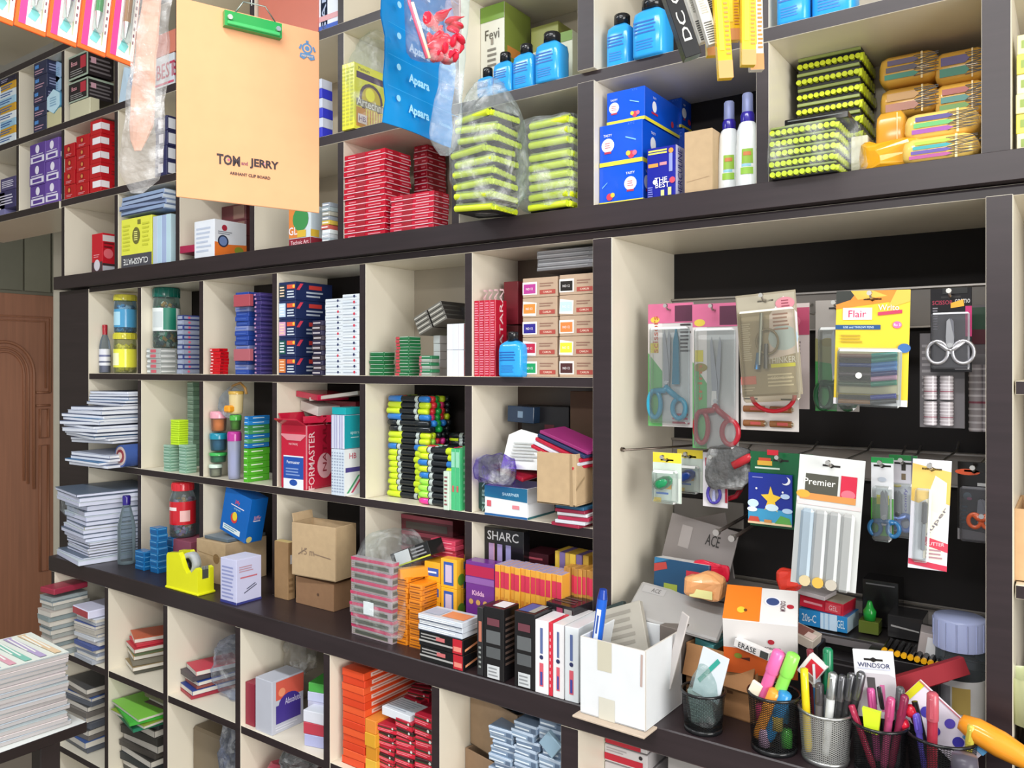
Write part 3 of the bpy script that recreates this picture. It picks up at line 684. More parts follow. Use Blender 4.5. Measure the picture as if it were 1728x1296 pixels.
# crayon packets: pillow packs with crimped ends
def packet(label, u0, u1, vt, vb, Y, d, cols, rz=0, ry=0, base='#e8b850', g='orange crayon packets', text='WINNI', zb=None):
    Y = yc(Y); x0, x1, h, d, z = dims(u0, u1, vt, zb or 0, Y, None, d, None if zb else vb); w = x1 - x0
    m = MB(); n = 12; secs = [(-.5, .03), (-.47, .08), (-.45, .5), (-.40, .82), (-.3, 1), (.3, 1), (.40, .82), (.45, .5), (.47, .08), (.5, .03)]
    vs = []; fs = []
    for a, k in secs:
        for i in range(n):
            t = 2*pi*(i+.5)/n; sg = lambda q: math.copysign(abs(q)**.36, q)
            vs.append((a*w, d/2*sg(cos(t))*min(1, k*1.1+.15)*1.0, h/2 + h/2*k*sg(sin(t))))
    for j in range(len(secs)-1):
        for i in range(n): fs.append((j*n+i, (j+1)*n+i, (j+1)*n+(i+1)%n, j*n+(i+1)%n))
    m.add(vs, fs, base + ':gloss', True)
    ops = [('r', .76, .05, .8, .95, '#f0d8a0'), ('t', text, .87, .5, .5, '#2a2522', .7, 90)]
    for k, c in enumerate(cols):
        b = .15 + .7 * k / len(cols); hh = .7 / len(cols)
        ops.append(('q', [(.02 + .03*k, b + hh*.1), (.62, b + hh*.1), (.72, b + hh*.45), (.62, b + hh*.85), (.02 + .03*k, b + hh*.85)], c))
    m.prints((-w*.36, -d*.5, h*.03), (w*.74, 0, 0), (0, 0, h*.94), (0, -1, 0), ops)
    o = m.build('crayon_packet'); o.location = ((x0+x1)/2, Y + d/2, z); o.rotation_euler = (0, radians(ry), radians(rz))
    return tag(o, label, 'crayon packet', g)
P1 = ['#4f63b0', '#56407c', '#4e9b62', '#7f3a86']
packet('upper left orange crayon packet with green and violet crayons, right hand cell', 1476, 1588, 98, 150, .12, .08, ['#3f8f78', '#5a5260', '#5b4c6c'], g=None, base='#dba84a')
packet('upper right orange crayon packet next to the right post, half hidden', 1590, 1690, 86, 143, .12, .08, ['#3f8f78', '#5a4a82'], g=None, base='#dba84a')
packet('orange crayon packet under the upper left one, dull side out', 1478, 1588, 152, 204, .12, .08, ['#b27a66', '#b98c50'], g=None, base='#cf9c44')
packet('orange crayon packet in the rear under the upper right one', 1590, 1690, 140, 200, .12, .08, ['#6f9f52', '#4f8f86', '#b0605a'], g=None, base='#dba84a')
packet('orange crayon packet in the rear bottom row beside the right post', 1590, 1690, 196, 260, .12, .08, ['#6f9f52', '#4f8f86'], g=None, base='#cf9c44')
packet('front crayon packet with violet, green and magenta crayons under shiny film', 1532, 1672, 192, 238, .005, .075, ['#94489c', '#5cab62', '#4a3f80'], g=None, base='#ecc468')
packet('front bottom crayon packet with magenta, purple, teal and lime crayons', 1528, 1672, 234, 0, -.005, .085, ['#a84a8c', '#5b4a9a', '#2f9aa0', '#a6c23c'], g=None, base='#f0c868', zb=eb)
packet('upright orange packet with a green spot left of the front crayon packets', 1474, 1530, 190, 268, .03, .05, [], ry=0, g=None, base='#d79a32', text='')
m = MB(); blob(m, -.05, .05, -.03, .03, 0, .045, '#e0a01e:gloss', .008, 5, nu=18, nv=12); o = m.build('yellow_pouch'); o.location = (PX(1506, .0), .035, eb); tag(o, 'crumpled amber pouch on the board at the foot of the upright orange packet', 'pouch')
stack(6, 'cream_pack', 'cream pack, {o} of the pile beyond the right post', 'pack', 1716, 1790, 60, eb, .01, ['#e6dfa8', '#e0d45a', '#ddd6b8'], 'cream packs at the right picture edge', d=.1, F=[('r', .1, .3, .5, .7, '#8aa04a')])
# =================================================================== blue sweet boxes, white bottles (bottom tier)
BF = [('r', 0, .0, 1, .1, '#e8dc3a'), ('d', .2, .5, .17, '#eef0f6'), ('l', .13, .42, .27, .58, 3, '#b8616c'), ('r', .12, .30, .28, .35, '#b02a4a'), ('t', 'TASTY', .2, .74, .06, '#e8eefc', .2), ('d', .75, .2, .09, '#d8344c'), ('d', .68, .24, .06, '#f2c23a'), ('d', .83, .23, .06, '#e06a86'), ('q', [(.62, .62), (.86, .52), (.86, .55), (.62, .65)], '#7fc0f0'), ('t', 'A T C', .75, .93, .05, '#4f7fe0', .3)]
BF2 = [('r', 0, .0, 1, .1, '#e8dc3a'), ('d', .72, .5, .17, '#eef0f6'), ('l', .65, .42, .79, .58, 3, '#b8616c'), ('r', .64, .30, .8, .35, '#b02a4a'), ('t', 'TASTY', .72, .76, .06, '#e8eefc', .2), ('d', .25, .22, .09, '#d8344c'), ('d', .32, .26, .06, '#f2c23a'), ('q', [(.08, .45), (.2, .58), (.2, .6), (.08, .48)], '#7fc0f0')]
BS = [('r', 0, 0, 1, .1, '#e8dc3a'), ('d', .25, .52, .15, '#e7eaf3', .17), ('r', .17, .28, .34, .34, '#b02a4a'), ('d', .75, .3, .1, '#c2384c'), ('t', 'TASTY', .25, .78, .06, '#dfe6fa', .2)]
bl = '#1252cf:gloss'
carton('sweet_box', 'bottom blue box of the front stack of three with yellow base', 'box', 1011, 1085, 284, eb, .005, bl, u2=1108, F=BF2, Sd=BS)
h1 = PZ(1011, 284, .005)
carton('sweet_box', 'middle blue box of the front stack of three, red sweets at lower right', 'box', 1012, 1084, 214, h1 + .0005, .005, bl, u2=1150, F=BF, Sd=BS)
h2 = PZ(1012, 214, .005) + .0005
carton('sweet_box', 'top blue box of the front stack of three, touching the board above', 'box', 1024, 1088, 158, h2 + .0005, .012, bl, u2=1148, F=BF, Sd=BS)
carton('sweet_box', 'upper blue box of the rear pile, half in shade', 'box', 1110, 1150, 160, 0, .16, '#0f48b4:gloss', d=.09, vb=222, F=BF[5:] + [('r', 0, 0, 1, .1, '#d8cc3a')], Sd=BS)  # darker blue and yellow put the rear pile's shade into the colour
carton('sweet_box', 'lower blue box of the rear pile, behind the navy printed pack', 'box', 1110, 1155, 224, eb, .16, '#0f48b4:gloss', d=.09, F=BF[5:])  # same darkened blue, shade included in the colour
carton('navy_pack', 'navy pack crowded with yellow, orange and white print beside the blue boxes', 'pack', 1092, 1140, 252, eb, .0, '#1d2296:gloss', u2=1154,
       F=[('r', .05, .87, .7, .9, '#e6dc5a'), ('r', .05, .92, .7, .95, '#e6dc5a'), ('r', .05, .62, .4, .69, '#e6953a'), ('r', .45, .64, .7, .7, '#c98a94'), ('r', .78, .5, .9, .85, '#8a94cf'), ('d', .85, .9, .05, '#e6953a'), ('t', 'THE', .5, .36, .1, '#f0f0f6', .5), ('t', 'BEST', .55, .26, .1, '#f0f0f6', .6), ('d', .3, .33, .05, '#dfe3f0'), ('d', .9, .33, .06, '#d2475c'), ('r', .5, .05, .62, .16, '#cfd88a'), ('r', .75, .05, .87, .2, '#cfd88a'), ('l', .05, .04, .25, .25, 5, '#7a80cf')],
       Sd=[('r', 0, 0, 1, 1, '#c9cbea'), ('t', 'HERCULINE', .5, .5, .55, '#2a2c9c', .9, 90)])
def open_box(name, label, u0, u1, vt, zb, Y, u2=None, d=None, col=KR, inner=None, vb=None, rz=0, rx=0, F=None, Sd=None, flaps=(), t=.003, cat='box', zoff=0):
    Y = yc(Y); x0, x1, h, d, zb = dims(u0, u1, vt, zb, Y, u2, d, vb); w = x1 - x0; inner = inner or col
    m = MB()
    m.box(-w/2, -d/2, 0, w/2, d/2, t, col); m.box(-w/2, -d/2, 0, w/2, -d/2 + t, h, inner, .0006, front=col); m.box(-w/2, d/2 - t, 0, w/2, d/2, h, col)
    m.box(-w/2, -d/2 + t, t, -w/2 + t, d/2 - t, h, col, .0006); m.box(w/2 - t, -d/2 + t, t, w/2, d/2 - t, h, inner, .0006, side=col)
    if F: m.prints((-w/2, -d/2, 0), (w, 0, 0), (0, 0, h), (0, -1, 0), F)
    if Sd: m.prints((w/2, -d/2, 0), (0, d, 0), (0, 0, h), (1, 0, 0), Sd)
    e = empty(name, ((x0+x1)/2, Y + d/2, zb + zoff), label, cat); e.rotation_euler = (radians(rx), 0, radians(rz))
    m.build('box_walls', e)
    for side, ang, L in flaps:     # side in F,B,L,R ; angle from vertical outward (deg)
        f = MB(); a = radians(ang)
        if side in 'LR':
            sg = 1 if side == 'R' else -1
            f.T = Matrix.Translation((sg * (w/2 - t/2), 0, h)) @ Matrix.Rotation(sg * a, 4, 'Y'); f.box(-t/2, -d/2 + t, 0, t/2, d/2 - t, L, col, .0005)
        else:
            sg = -1 if side == 'F' else 1
            f.T = Matrix.Translation((0, sg * (d/2 - t/2), h)) @ Matrix.Rotation(-sg * a, 4, 'X'); f.box(-w/2 + t, -t/2, 0, w/2 - t, t/2, L, col, .0005)
        f.build('flap', e)
    return e
open_box('cardboard_box', 'tall open brown cardboard box between the navy pack and the white spray bottles', 1155, 1202, 224, eb, .0, u2=1216, F=[('q', [(.1, .2), (.9, .25), (.9, .26), (.1, .21)], '#a98d6c')])
def spray_bottle(label, u0, u1, vt, Y):
    cx, cy, r = round_at(u0, u1, Y); h = PZ((u0+u1)/2, vt, cy) - eb
    e = empty('spray_bottle', (cx, cy, eb), label, 'bottle')
    m = MB(); m.lathe([(0, 0), (r*.95, 0), (r, .004), (r*.98, h*.35), (r*.9, h*.55), (r*.86, h*.62), (r*.7, h*.68), (r*.55, h*.70)], '#e9eeee:gloss', 24)
    m.build('bottle_body', e)
    m = MB(); m.lathe([(r*.86, h*.12), (r*.86, h*.12)], '#8fc43a', 4)
    l = MB()
    l.lathe([(r*1.012, h*.25), (r*.985, h*.40)], '#8fb83a', 8, radians(-100), radians(-45)); l.lathe([(r*1.025, h*.14), (r*1.02, h*.21)], '#93c243', 8, radians(-105), radians(-45)); l.lathe([(r*1.02, h*.33), (r*1.0, h*.37)], '#c9763a', 6, radians(-92), radians(-55))
    l.lathe([(r*1.012, h*.22), (r*1.005, h*.245)], '#8fc6d8', 6, radians(-100), radians(-55))
    l.build('print_label', e)
    m = MB(); m.lathe([(r*.58, h*.68), (r*.6, h*.77), (r*.5, h*.80)], '#2c1f8e:gloss', 20); m.build('collar', e)
    m = MB(); m.lathe([(r*.47, h*.79), (r*.45, h*.985), (r*.36, h), (0, h)], '#aab4e0:frost', 20); m.lathe([(r*.2, h*.79), (r*.16, h*.95), (0, h*.95)], '#c9cfe6', 12); m.build('cap', e)
spray_bottle('left, shorter white spray bottle with violet collar', 1211, 1250, 172, .02)
spray_bottle('right, taller white spray bottle with violet collar and green label', 1242, 1283, 158, .0)
# =================================================================== marker bags in front of the red pile
g1 = 'yellow and black marker packs in the left bag'
x0, x1 = PX(768, -.09), PX(834, -.09)
R = random.Random(5); zz = eb + .002; pro = marker_tray(.088, .075, .0165, 2, True).build('marker_pack')
for i in range(9):
    o = pro if i == 0 else pro.copy()
    if i: COL.objects.link(o)
    o.location = ((x0+x1)/2 + R.uniform(-.006, .006) - (.0 if i > 3 else .004), -.052 + R.uniform(-.003, .003), zz + .0 + i*.0205); o.rotation_euler = (radians(R.uniform(-2, 2)), radians(R.uniform(-3, 3)), radians(R.uniform(-12, 8)))
    tag(o, 'marker pack, %s inside the left clear bag' % ordt(i, 9), 'marker pack', g1)
plastic_bag('tall crinkled clear bag of marker packs slumped against the red pen boxes', 744, 850, 118, 392, -.108, .106, .009, 21, neck=.55, zb=eb, p=.55, kind='#eef4f2:foil')
pro = marker_tray(.088, .08, .0175, 12, True).build('marker_pack')
x0, x1 = PX(890, -.02), PX(958, -.02)
for i in range(9):
    o = pro if i == 0 else pro.copy()
    if i: COL.objects.link(o)
    top = i >= 6
    o.location = ((x0+x1)/2 + R.uniform(-.002, .002), .03, eb + .004 + i*.0182 + (.006 if top else 0)); o.rotation_euler = (0, 0, radians(R.uniform(-2, 2)))
    tag(o, 'marker pack, %s inside the right clear bag' % ordt(i, 9), 'marker pack', 'marker packs in the right bag')
plastic_bag('clear bag of yellow marker packs leaning on the thick dark divider', 864, 966, 182, 376, -.03, .135, .010, 33, zb=eb, p=.5, kind='#eef4f2:foil')
# =================================================================== things hanging from the ceiling in front of the shelves
def plane(uL, uR, zc, azd):
    """left foot at depth zc on the ray of uL, running along azimuth azd (deg from +Y to +X)"""
    x, y, _ = AT(uL, HZ, zc); az = radians(azd); dx, dy = sin(az), cos(az)
    rx, ry = ray(uR); det = dx * -ry - dy * -rx
    w = ((CX - x) * -ry - (CY - y) * -rx) / det
    return x, y, w, pi/2 - az
def zat(v, zc): return CZ + (HZ - v) / FPX * zc
def cord(parent, x, z0, z1, r=.0008, col='#d9d9d2'):
    m = MB(); m.cyl((x, 0, z0), (x, 0, z1), r, r, col, 5); return m.build('cord', parent)
# brown clipboard
zc = 1.22; x, y, w, rz = plane(298, 539, zc, 20); zb0, zt0 = zat(332, zc), zat(-6, zc); H = zt0 - zb0
e = empty('clipboard', (x, y, zb0), 'brown hardboard clipboard with green clip hanging in front of the shelves', 'clipboard', rot=(0, 0, rz))
m = MB(); m.box(0, 0, 0, w, .003, H, '#e4a678:matte', .001)
PU = '#2d1c22'
m.prints((0, 0, 0), (w, 0, 0), (0, 0, H), (0, -1, 0), [('t', '*TOM', .34, .22, .055, PU, .16), ('t', '*and', .45, .215, .02, '#8a4a5a', .045), ('t', '*JERRY', .59, .22, .055, PU, .21), ('t', '*ARIHANT CLIP BOARD', .49, .155, .016, '#4a2f2c', .34),
    ('d', .340, .222, .006, '#c05a82'), ('d', .59, .228, .005, '#d08aa0')])
m.build('board', e)
board_o = e.children[0]; m = MB(); cb = '#5d86b0'
m.prints((w*.84, 0, H*.83), (w*.13, 0, 0), (0, 0, H*.1), (0, -1, 0), [('d', .5, .62, .30, cb), ('d', .5, .62, .2, '#e4a678:matte'), ('d', .5, .62, .13, cb), ('q', [(.05, .1), (.3, .0), (.5, .18), (.7, 0), (.95, .1), (.9, .32), (.5, .36), (.1, .32)], cb), ('r', .42, .92, .58, 1.05, cb), ('q', [(.1, .5), (.2, .75), (.12, .8), (0, .55)], cb), ('q', [(.9, .5), (.8, .75), (.88, .8), (1, .55)], cb), ('t', 'ARIHANT', .5, .2, .11, '#e8c8a8', .7)])
m.build('crest_print', board_o)
m = MB(); cw = w * .40; cx = w * .50
G = '#2f9a4e:gloss'
m.prism([(cx - cw/2, H*.900), (cx + cw/2, H*.900), (cx + cw/2, H*.978), (cx - cw/2, H*.978)], -.012, -.001, G)
m.box(cx - cw/2 + .004, -.016, H*.905, cx + cw/2 - .004, -.011, H*.925, '#49b566:gloss', .001)
for s_ in (-1, 1): m.cyl((cx + s_*cw*.42, -.013, H*.94), (cx + s_*cw*.42, -.018, H*.94), .004, .004, '#cfd6d2:metal')
clip_o = m.build('clip', e)
m = MB(); m.tube([(cx - .03, -.006, H*.97), (cx - .015, -.006, H*1.05), (cx + .02, -.006, H*1.055), (cx + .04, -.006, H*.97)], .0012, '#8d9a94:metal'); m.build('clip_wire', clip_o)
cord(e, cx, H*1.05, 2.95 - zb0)
# strip of orange framed pencil packs, facing the shop aisle
zc = 1.05; x, y, w, rz = plane(-34, 226, zc, 4)
zb0 = zat(22, zc); n = 5; pw = w / n; Hh = .30
rods = ['#b04a90', '#c9a0a8', '#8a3f86', '#2f9a4a', '#a8794a']
lab = ['leftmost hanging pencil pack in an orange frame, cut by the picture edge', 'second hanging orange framed pencil pack from the left', 'third hanging orange framed pack from the left, purple pencil inside', 'fourth hanging orange framed pack from the left, green pencil inside', 'rightmost hanging orange framed pencil pack, next to the long plastic sleeve']
for i in range(n):
    lx = i * pw
    e = empty('pencil_pack', (x + cos(rz) * lx, y + sin(rz) * lx, zb0 - .002 * i), lab[i], 'pencil pack', 'orange framed pencil packs', rot=(0, radians(6), rz))
    m = MB(); m.box(0, 0, 0, pw - .001, .004, Hh, '#ee6a2e:gloss', .0008)
    m.prints((0, 0, 0), (pw, 0, 0), (0, 0, Hh), (0, -1, 0), [('r', .1, .022, .94, .98, '#f2efe8'), ('r', .1, .022, .32, .75, '#ee3f86'), ('r', .76, .05, .8, .95, '#bfc6a0'), ('l', .84, .1, .9, .9, 22, '#8a5a6a'), ('t', 'pencil', .22, .85, .07, '#e0559a', .5, 90), ('d', .5, .07, .018, '#3fb0b0', .01), ('q', [(.35, .06), (.6, .05), (.72, .09), (.5, .12)], '#7cc6c4')])
    card_o = m.build('card', e)
    m = MB(); m.cyl((pw*.54, -.004, Hh*.2), (pw*.54, -.004, Hh*.95), .0055, .0055, rods[i] + ':gloss', 8); m.cyl((pw*.54, -.004, Hh*.12), (pw*.54, -.004, Hh*.2), .001, .0055, '#d9dad6:metal', 8); m.build('pencil', card_o)
    m = MB(); m.box(pw*.36, -.0105, Hh*.1, pw*.72, -.0015, Hh*.97, '#f0f4f4:clear', .002); m.build('blister', e)
# long plastic sleeve with peach sheets
zc = .95; ax, ay, _ = AT(243, 0, zc); z0, z1 = zat(326, zc), 2.28
m = MB(); secs = []; n = 14
def sleeve(m, w0, w1, t0, t1, zlo, zhi, lean, mat, amp, seed):
    vs = []; fs = []; K = 26
    for k in range(K + 1):
        f = k / K; ww = w0 + (w1 - w0) * f; tt = t0 + (t1 - t0) * f
        if k == 0: ww *= .25; tt *= .1
        if k == 1: ww *= .75; tt *= .6
        for i in range(n):
            a = 2*pi*i/n; p = Vector((ww*cos(a) + lean * f, tt*sin(a), zlo + (zhi - zlo) * f))
            p += noise.noise_vector(p * 30 + Vector((seed, 0, 0))) * amp; vs.append(tuple(p))
    for k in range(K):
        for i in range(n): fs.append((k*n+i, k*n+(i+1)%n, (k+1)*n+(i+1)%n, (k+1)*n+i))
    m.add(vs, fs, mat)
sleeve(m, .028, .012, .010, .008, 0, z1 - z0, .038, '#f0ecea:foil', .006, 2)
o = m.build('plastic_sleeve'); o.location = (ax - .012, ay, z0); o.rotation_euler = (0, 0, radians(35))
tag(o, 'long narrow crinkled plastic sleeve hanging just left of the brown clipboard', 'plastic bag')
m = MB(); sleeve(m, .016, .007, .004, .003, 0, z1 - z0 - .05, .034, '#c79d86', .005, 4)
o = m.build('rolled_sheet'); o.location = (ax - .011, ay, z0 + .05); o.rotation_euler = (0, 0, radians(35)); tag(o, 'rolled peach coloured sheets inside the long plastic sleeve', 'paper roll')
# blue sachet strip
zc = 1.12; x, y, w, rz = plane(646, 764, zc, -4)
zb0 = zat(206, zc); H = .42
m = MB(); Bz = '#1489cf:gloss'
K = 14
vs = []; fs = []
for j in range(K + 1):
    for i in range(9):
        fx, fz = i / 8, j / K
        vs.append((fx * w, -.004 * sin(fx * 5 + fz * 9) - .003 * sin(fz * 30), fz * H + .004 * fx))
for j in range(K):
    for i in range(8): fs.append((j*9+i, j*9+i+1, (j+1)*9+i+1, (j+1)*9+i))
nb = len(vs); vs += [(a, b + .0015, c) for a, b, c in vs]; fs += [tuple(q + nb for q in f[::-1]) for f in fs]
m.add(vs, fs, Bz, True)
ops = []
for k in range(9):
    b = .07 + k * .105
    ops += [('t', '*Apsara', .42, b, .040, '#9fd8f4', .5), ('d', .14, b + .022, .011, '#8fd0ee'), ('t', 'Absolute', .8, b, .014, '#7fc0e6', .22), ('r', 0, b + .05, 1, b + .052, '#2b9ad8')]
m.prints((0, -.0085, 0), (w, 0, 0), (0, 0, H), (0, -1, 0), ops)
o = m.build('sachet_strip'); o.location = (x, y, zb0); o.rotation_euler = (0, radians(0), rz)
tag(o, 'bright blue sheet of printed sachets hanging over the wall cabinet', 'sachet strip')
m = MB(); sleeve(m, .022, .014, .008, .005, 0, .30, .03, '#eef6f8:foil', .008, 9)
xx, yy, zz = AT(748, 262, 1.16); o = m.build('plastic_sleeve'); o.location = (xx, yy, zz); o.rotation_euler = (0, 0, radians(40)); tag(o, 'crumpled clear sleeve hanging along the right edge of the blue sachet sheet', 'plastic bag')
# zip bag of red balloons
zc = 1.0; x, y, w, rz = plane(684, 779, zc, 40)
zb0 = zat(100, zc); H = .16
e = empty('zip_bag', (x, y, zb0), 'clear zip bag of red balloons hanging before the blue sheet', 'bag', rot=(0, 0, rz))
m = MB(); blob(m, 0, w, -.008, .010, 0, H, '#f4e6ea:film', .003, 8, nu=22, nv=14, p=.35); m.build('bag_film', e)
m = MB(); m.tube([(w*.36, -.010, .0), (w*.05, -.010, H*.42), (0, -.010, H)], .0022, '#e0607f:gloss', 5); m.tube([(w*.40, -.0105, .0), (w*.1, -.0105, H*.42)], .0022, '#f2e4c0', 5); m.build('bag_seam', e)
R = random.Random(4); proto = None
ca, sa = cos(rz), sin(rz)
for k in range(22):
    lx, ly, lz = R.uniform(w*.42, w*.92), R.uniform(-.003, .005), R.uniform(.008, H*.40)
    if proto is None:
        m = MB(); m.lathe([(.0006, -.014), (.002, -.009), (.007, -.002), (.009, .005), (.006, .011), (0, .014)], '#d8263f:gloss', 9); o = proto = m.build('balloon')
    else: o = proto.copy(); COL.objects.link(o)
    o.location = (x + ca*lx - sa*ly, y + sa*lx + ca*ly, zb0 + lz); o.rotation_euler = (R.uniform(0, 6), R.uniform(0, 6), R.uniform(0, 6)); o.scale = (1, .5, 1)
    tag(o, 'small red balloon among those inside the hanging zip bag', 'balloon', 'red balloons in the zip bag')
# black file, slanted papers, yellow pencil boxes
def slat(name, label, cat, u0, v0, u1, v1, zc0, zc1, wd, th, col, rz=60, F=None, g=None, Sd=None):
    """long flat box whose long axis runs from one picture point to another"""
    a, b = Vector(AT(u0, v0, zc0)), Vector(AT(u1, v1, zc1)); d = a - b; L = d.length
    m = MB(); m.box(-wd/2, -th/2, 0, wd/2, th/2, L, col, .0006)
    if F: m.prints((-wd/2, -th/2, 0), (wd, 0, 0), (0, 0, L), (0, -1, 0), F)
    if Sd: m.prints((wd/2, -th/2, 0), (0, th, 0), (0, 0, L), (1, 0, 0), Sd)
    o = m.build(name); o.location = b
    z = d.normalized(); xr = Vector((cos(radians(rz)), sin(radians(rz)), 0)); yv = z.cross(xr).normalized(); xr = yv.cross(z).normalized()
    o.rotation_mode = 'QUATERNION'; o.rotation_quaternion = Matrix((xr, yv, z)).transposed().to_quaternion()
    return tag(o, label, cat, g)
slat('ring_file', 'narrow black file slanting down in front of the middle blue bottles', 'file', 1118, -50, 1168, 98, .95, .95, .020, .016, '#1b1c20:gloss', 35, F=[('t', 'DC GYM', .5, .62, .5, '#b9b9b4', .9, 90)])
for k, (a, b, c, d_, vv, hx) in enumerate(((1150, -50, 1190, 72, .98, '#e3e0d6'), (1166, -50, 1204, 76, .96, '#d6d3c8'), (1130, -60, 1160, 60, 1.0, '#f0efe9'), (1180, -50, 1218, 60, .97, '#3a3a3a'))):
    slat('paper_strip', ['white printed pack with black ends slanting beside the black file', 'pale grey printed pack slanting second beside the black file', 'bright white pack tucked behind the black file', 'dark striped pack between the slanting papers and the yellow boxes'][k], 'pack', a, b, c, d_, vv, vv, .014, .01, hx, 35, F=[('l', .1, .02, .9, .3, 9, '#4b4a48'), ('l', .2, .4, .8, .95, 18, '#a8a69c')])
YF = [('r', 0, 0, 1, .16, '#d7965a'), ('l', .6, .2, .95, .95, 18, '#c98a3a'), ('r', .15, .25, .5, .95, '#f6d93a')]
for k, (a, b, c, d_, vv, hx) in enumerate(((1212, -50, 1224, 134, .95, '#f0c31f'), (1232, -50, 1236, 70, .98, '#f2c628'), (1262, -50, 1262, 112, .96, '#f5d23a'), (1272, -50, 1276, 120, 1.0, '#e8e4d8'), (1198, -50, 1204, 96, .99, '#f3ca2c'))):
    slat('pencil_box', ['lowest hanging yellow pencil box, tapering to an orange end', 'short yellow pencil box second from the right among the hanging ones', 'yellow pencil box at the right of the hanging bundle', 'white edged pencil box behind the right yellow one', 'leftmost yellow pencil box touching the slanting papers'][k], 'pencil box', a, b, c, d_, vv, vv, .017, .010, hx + ':gloss', 35, F=YF)
YCL[0] = YM - .007
# =================================================================== MIDDLE SHELVES, top row (floor ZM1)
e = ZM1
# cell 1
def small_bottle(label, u0, u1, vt, zb, Y, cap, body='#cfd6dc:clear', liquid='#b9b4cc', F=None, caph=.2, name='bottle', vb=None, wrapc='#d8d9e2'):
    cx, cy, r = round_at(u0, u1, Y)
    if vb: zb = PZ(u0, vb, Y)
    h = PZ((u0+u1)/2, vt, cy) - zb
    t = empty(name, (cx, cy, zb), label, 'bottle')
    m = MB(); m.lathe([(0, .001), (r*.95, .001), (r, .004), (r, h*.55), (r*.8, h*.68), (r*.4, h*(1-caph))], body, 18); m.build('bottle_body', t)
    if liquid: m = MB(); m.lathe([(0, .003), (r*.9, .003), (r*.92, h*.5), (0, h*.5)], liquid, 14); m.build('liquid', t)
    m = MB(); m.lathe([(r*.45, h*(1-caph)-.001), (r*.48, h*.98), (r*.4, h), (0, h)], cap, 14); m.build('cap', t)
    if wrapc:
        m = MB(); m.lathe([(r*1.02, h*.16), (r*1.02, h*.5)], wrapc, 18); m.lathe([(r*1.03, h*.34), (r*1.03, h*.38)], '#6a6f96', 18); m.lathe([(r*1.03, h*.22), (r*1.03, h*.25)], '#4a4f6a', 18); m.build('wrap_label', t)
    return t
small_bottle('clear bottle of thinner with red cap in the top left pigeonhole', 167, 187, 548, e, .02, '#a3262f:gloss', name='thinner_bottle')
jy = jar('candy_jar', 'yellow jar with yellow lid standing beside the small red capped bottle', 'jar', 191, 231, 562, e, .02, '#c9c23a:gloss', '#eef0d0:clear', ['#d9d428', '#c6c43a', '#ece77a'], wrap=('#e6e44a:gloss', .15, .6, [(-110, -60, .2, .5, '#f0efc0')]), neckf=.95, fill_label='small yellow pieces inside the yellow lidded lower jar')
zt = PZ(205, 562, .02) + .001
jar('candy_jar', 'blue jar with yellow lid stacked on top of the yellow jar', 'jar', 192, 231, 498, zt, .02, '#c4bd3e:gloss', '#d2e4ee:clear', ['#3d8fc0', '#5fa9cf', '#bcd9e6'], wrap=('#4b97c4:gloss', .15, .62, [(-110, -55, .2, .55, '#a9d4e6')]), neckf=.95, fill_label='small blue pieces inside the upper blue jar')
# cell 2
stack(5, 'tape_box', 'small grey pack, {o} of five under the green lidded jar', 'pack', 248, 270, 588, e, .01, '#a9adab', 'grey packs under the jar', u2=299, F=[('r', .3, .2, .7, .8, '#c9606c'), ('l', 0, .1, .25, .9, 1, '#e4e6e4')], Sd=[('l', .05, .2, .9, .8, 1, '#e4e6e4')])
jar('candy_jar', 'big clear jar with dark green lid on the small grey packs', 'jar', 254, 301, 480, PZ(248, 588, .01) + .001, .018, '#0d5a4e:gloss', '#d4e4df:clear', ['#d9dedd', '#2f8f74', '#c98a3a', '#35455a'], wrap=('#dfe5e4', .28, .66, [(-100, -50, .34, .6, '#c7cfd0'), (-45, 10, .3, .66, '#1d7a63')]), neckf=.93, fill_label='mixed white and green pieces inside the green lidded jar')
stack(12, 'blade_box', 'thin blue box, {o} in the stack beside the green lidded jar', 'box', 299, 309, 532, e, .01, ['#2b3a78', '#8b93a8'], 'thin blue and grey boxes', u2=343, F=[('r', .1, .2, .9, .8, '#9aa2b8')], Sd=[('r', .05, .25, .95, .75, '#8f97ae'), ('d', .3, .5, .3, '#d0607a', .25)])
# cell 3
stack(8, 'red_pack', 'small bright red box, {o} of the short stack beside the blue pile', 'box', 355, 371, 588, e, .008, '#c8101f:gloss', 'small red boxes', u2=386, F=[('l', .05, .1, .3, .9, 1, '#f0c9cc')], Sd=[('l', .05, .1, .4, .9, 1, '#7d0a13')])
stack(17, 'lead_box', 'thin blue box, {o} of the tall pile behind the red boxes', 'box', 397, 419, 494, e, .01, ['#26469c', '#26469c', '#24418f', '#7b86b8'], 'wrapped blue pile', u2=435, F=[('l', .1, .3, .9, .7, 1, '#4a67b4')], jr=.6)
carton('red_topped_pack', 'faded red pack pressed against the front of the tall blue pile', 'pack', 394, 421, 498, 0, -.006, '#a84a55', d=.012, vb=518)
carton('red_topped_pack', 'faded salmon pack low on the front of the tall blue pile', 'pack', 394, 421, 589, 0, -.006, '#b0606a', d=.012, vb=609)
stack(20, 'lead_box', 'thin dark violet box, {o} of the pile against the dark divider', 'box', 430, 440, 494, e, .005, ['#3b2f6e', '#2b2560'], 'dark violet boxes', u2=464, F=[('r', 0, .3, .3, .7, '#b48ab0')], Sd=[('l', .0, .3, .9, .7, 1, '#554a90')], jr=.6)
plastic_bag('loose crinkled plastic sheet hanging inside the third pigeonhole', 366, 396, 492, 600, .1, .05, .014, 40, kind='#e8e6e0:film', neck=.3)
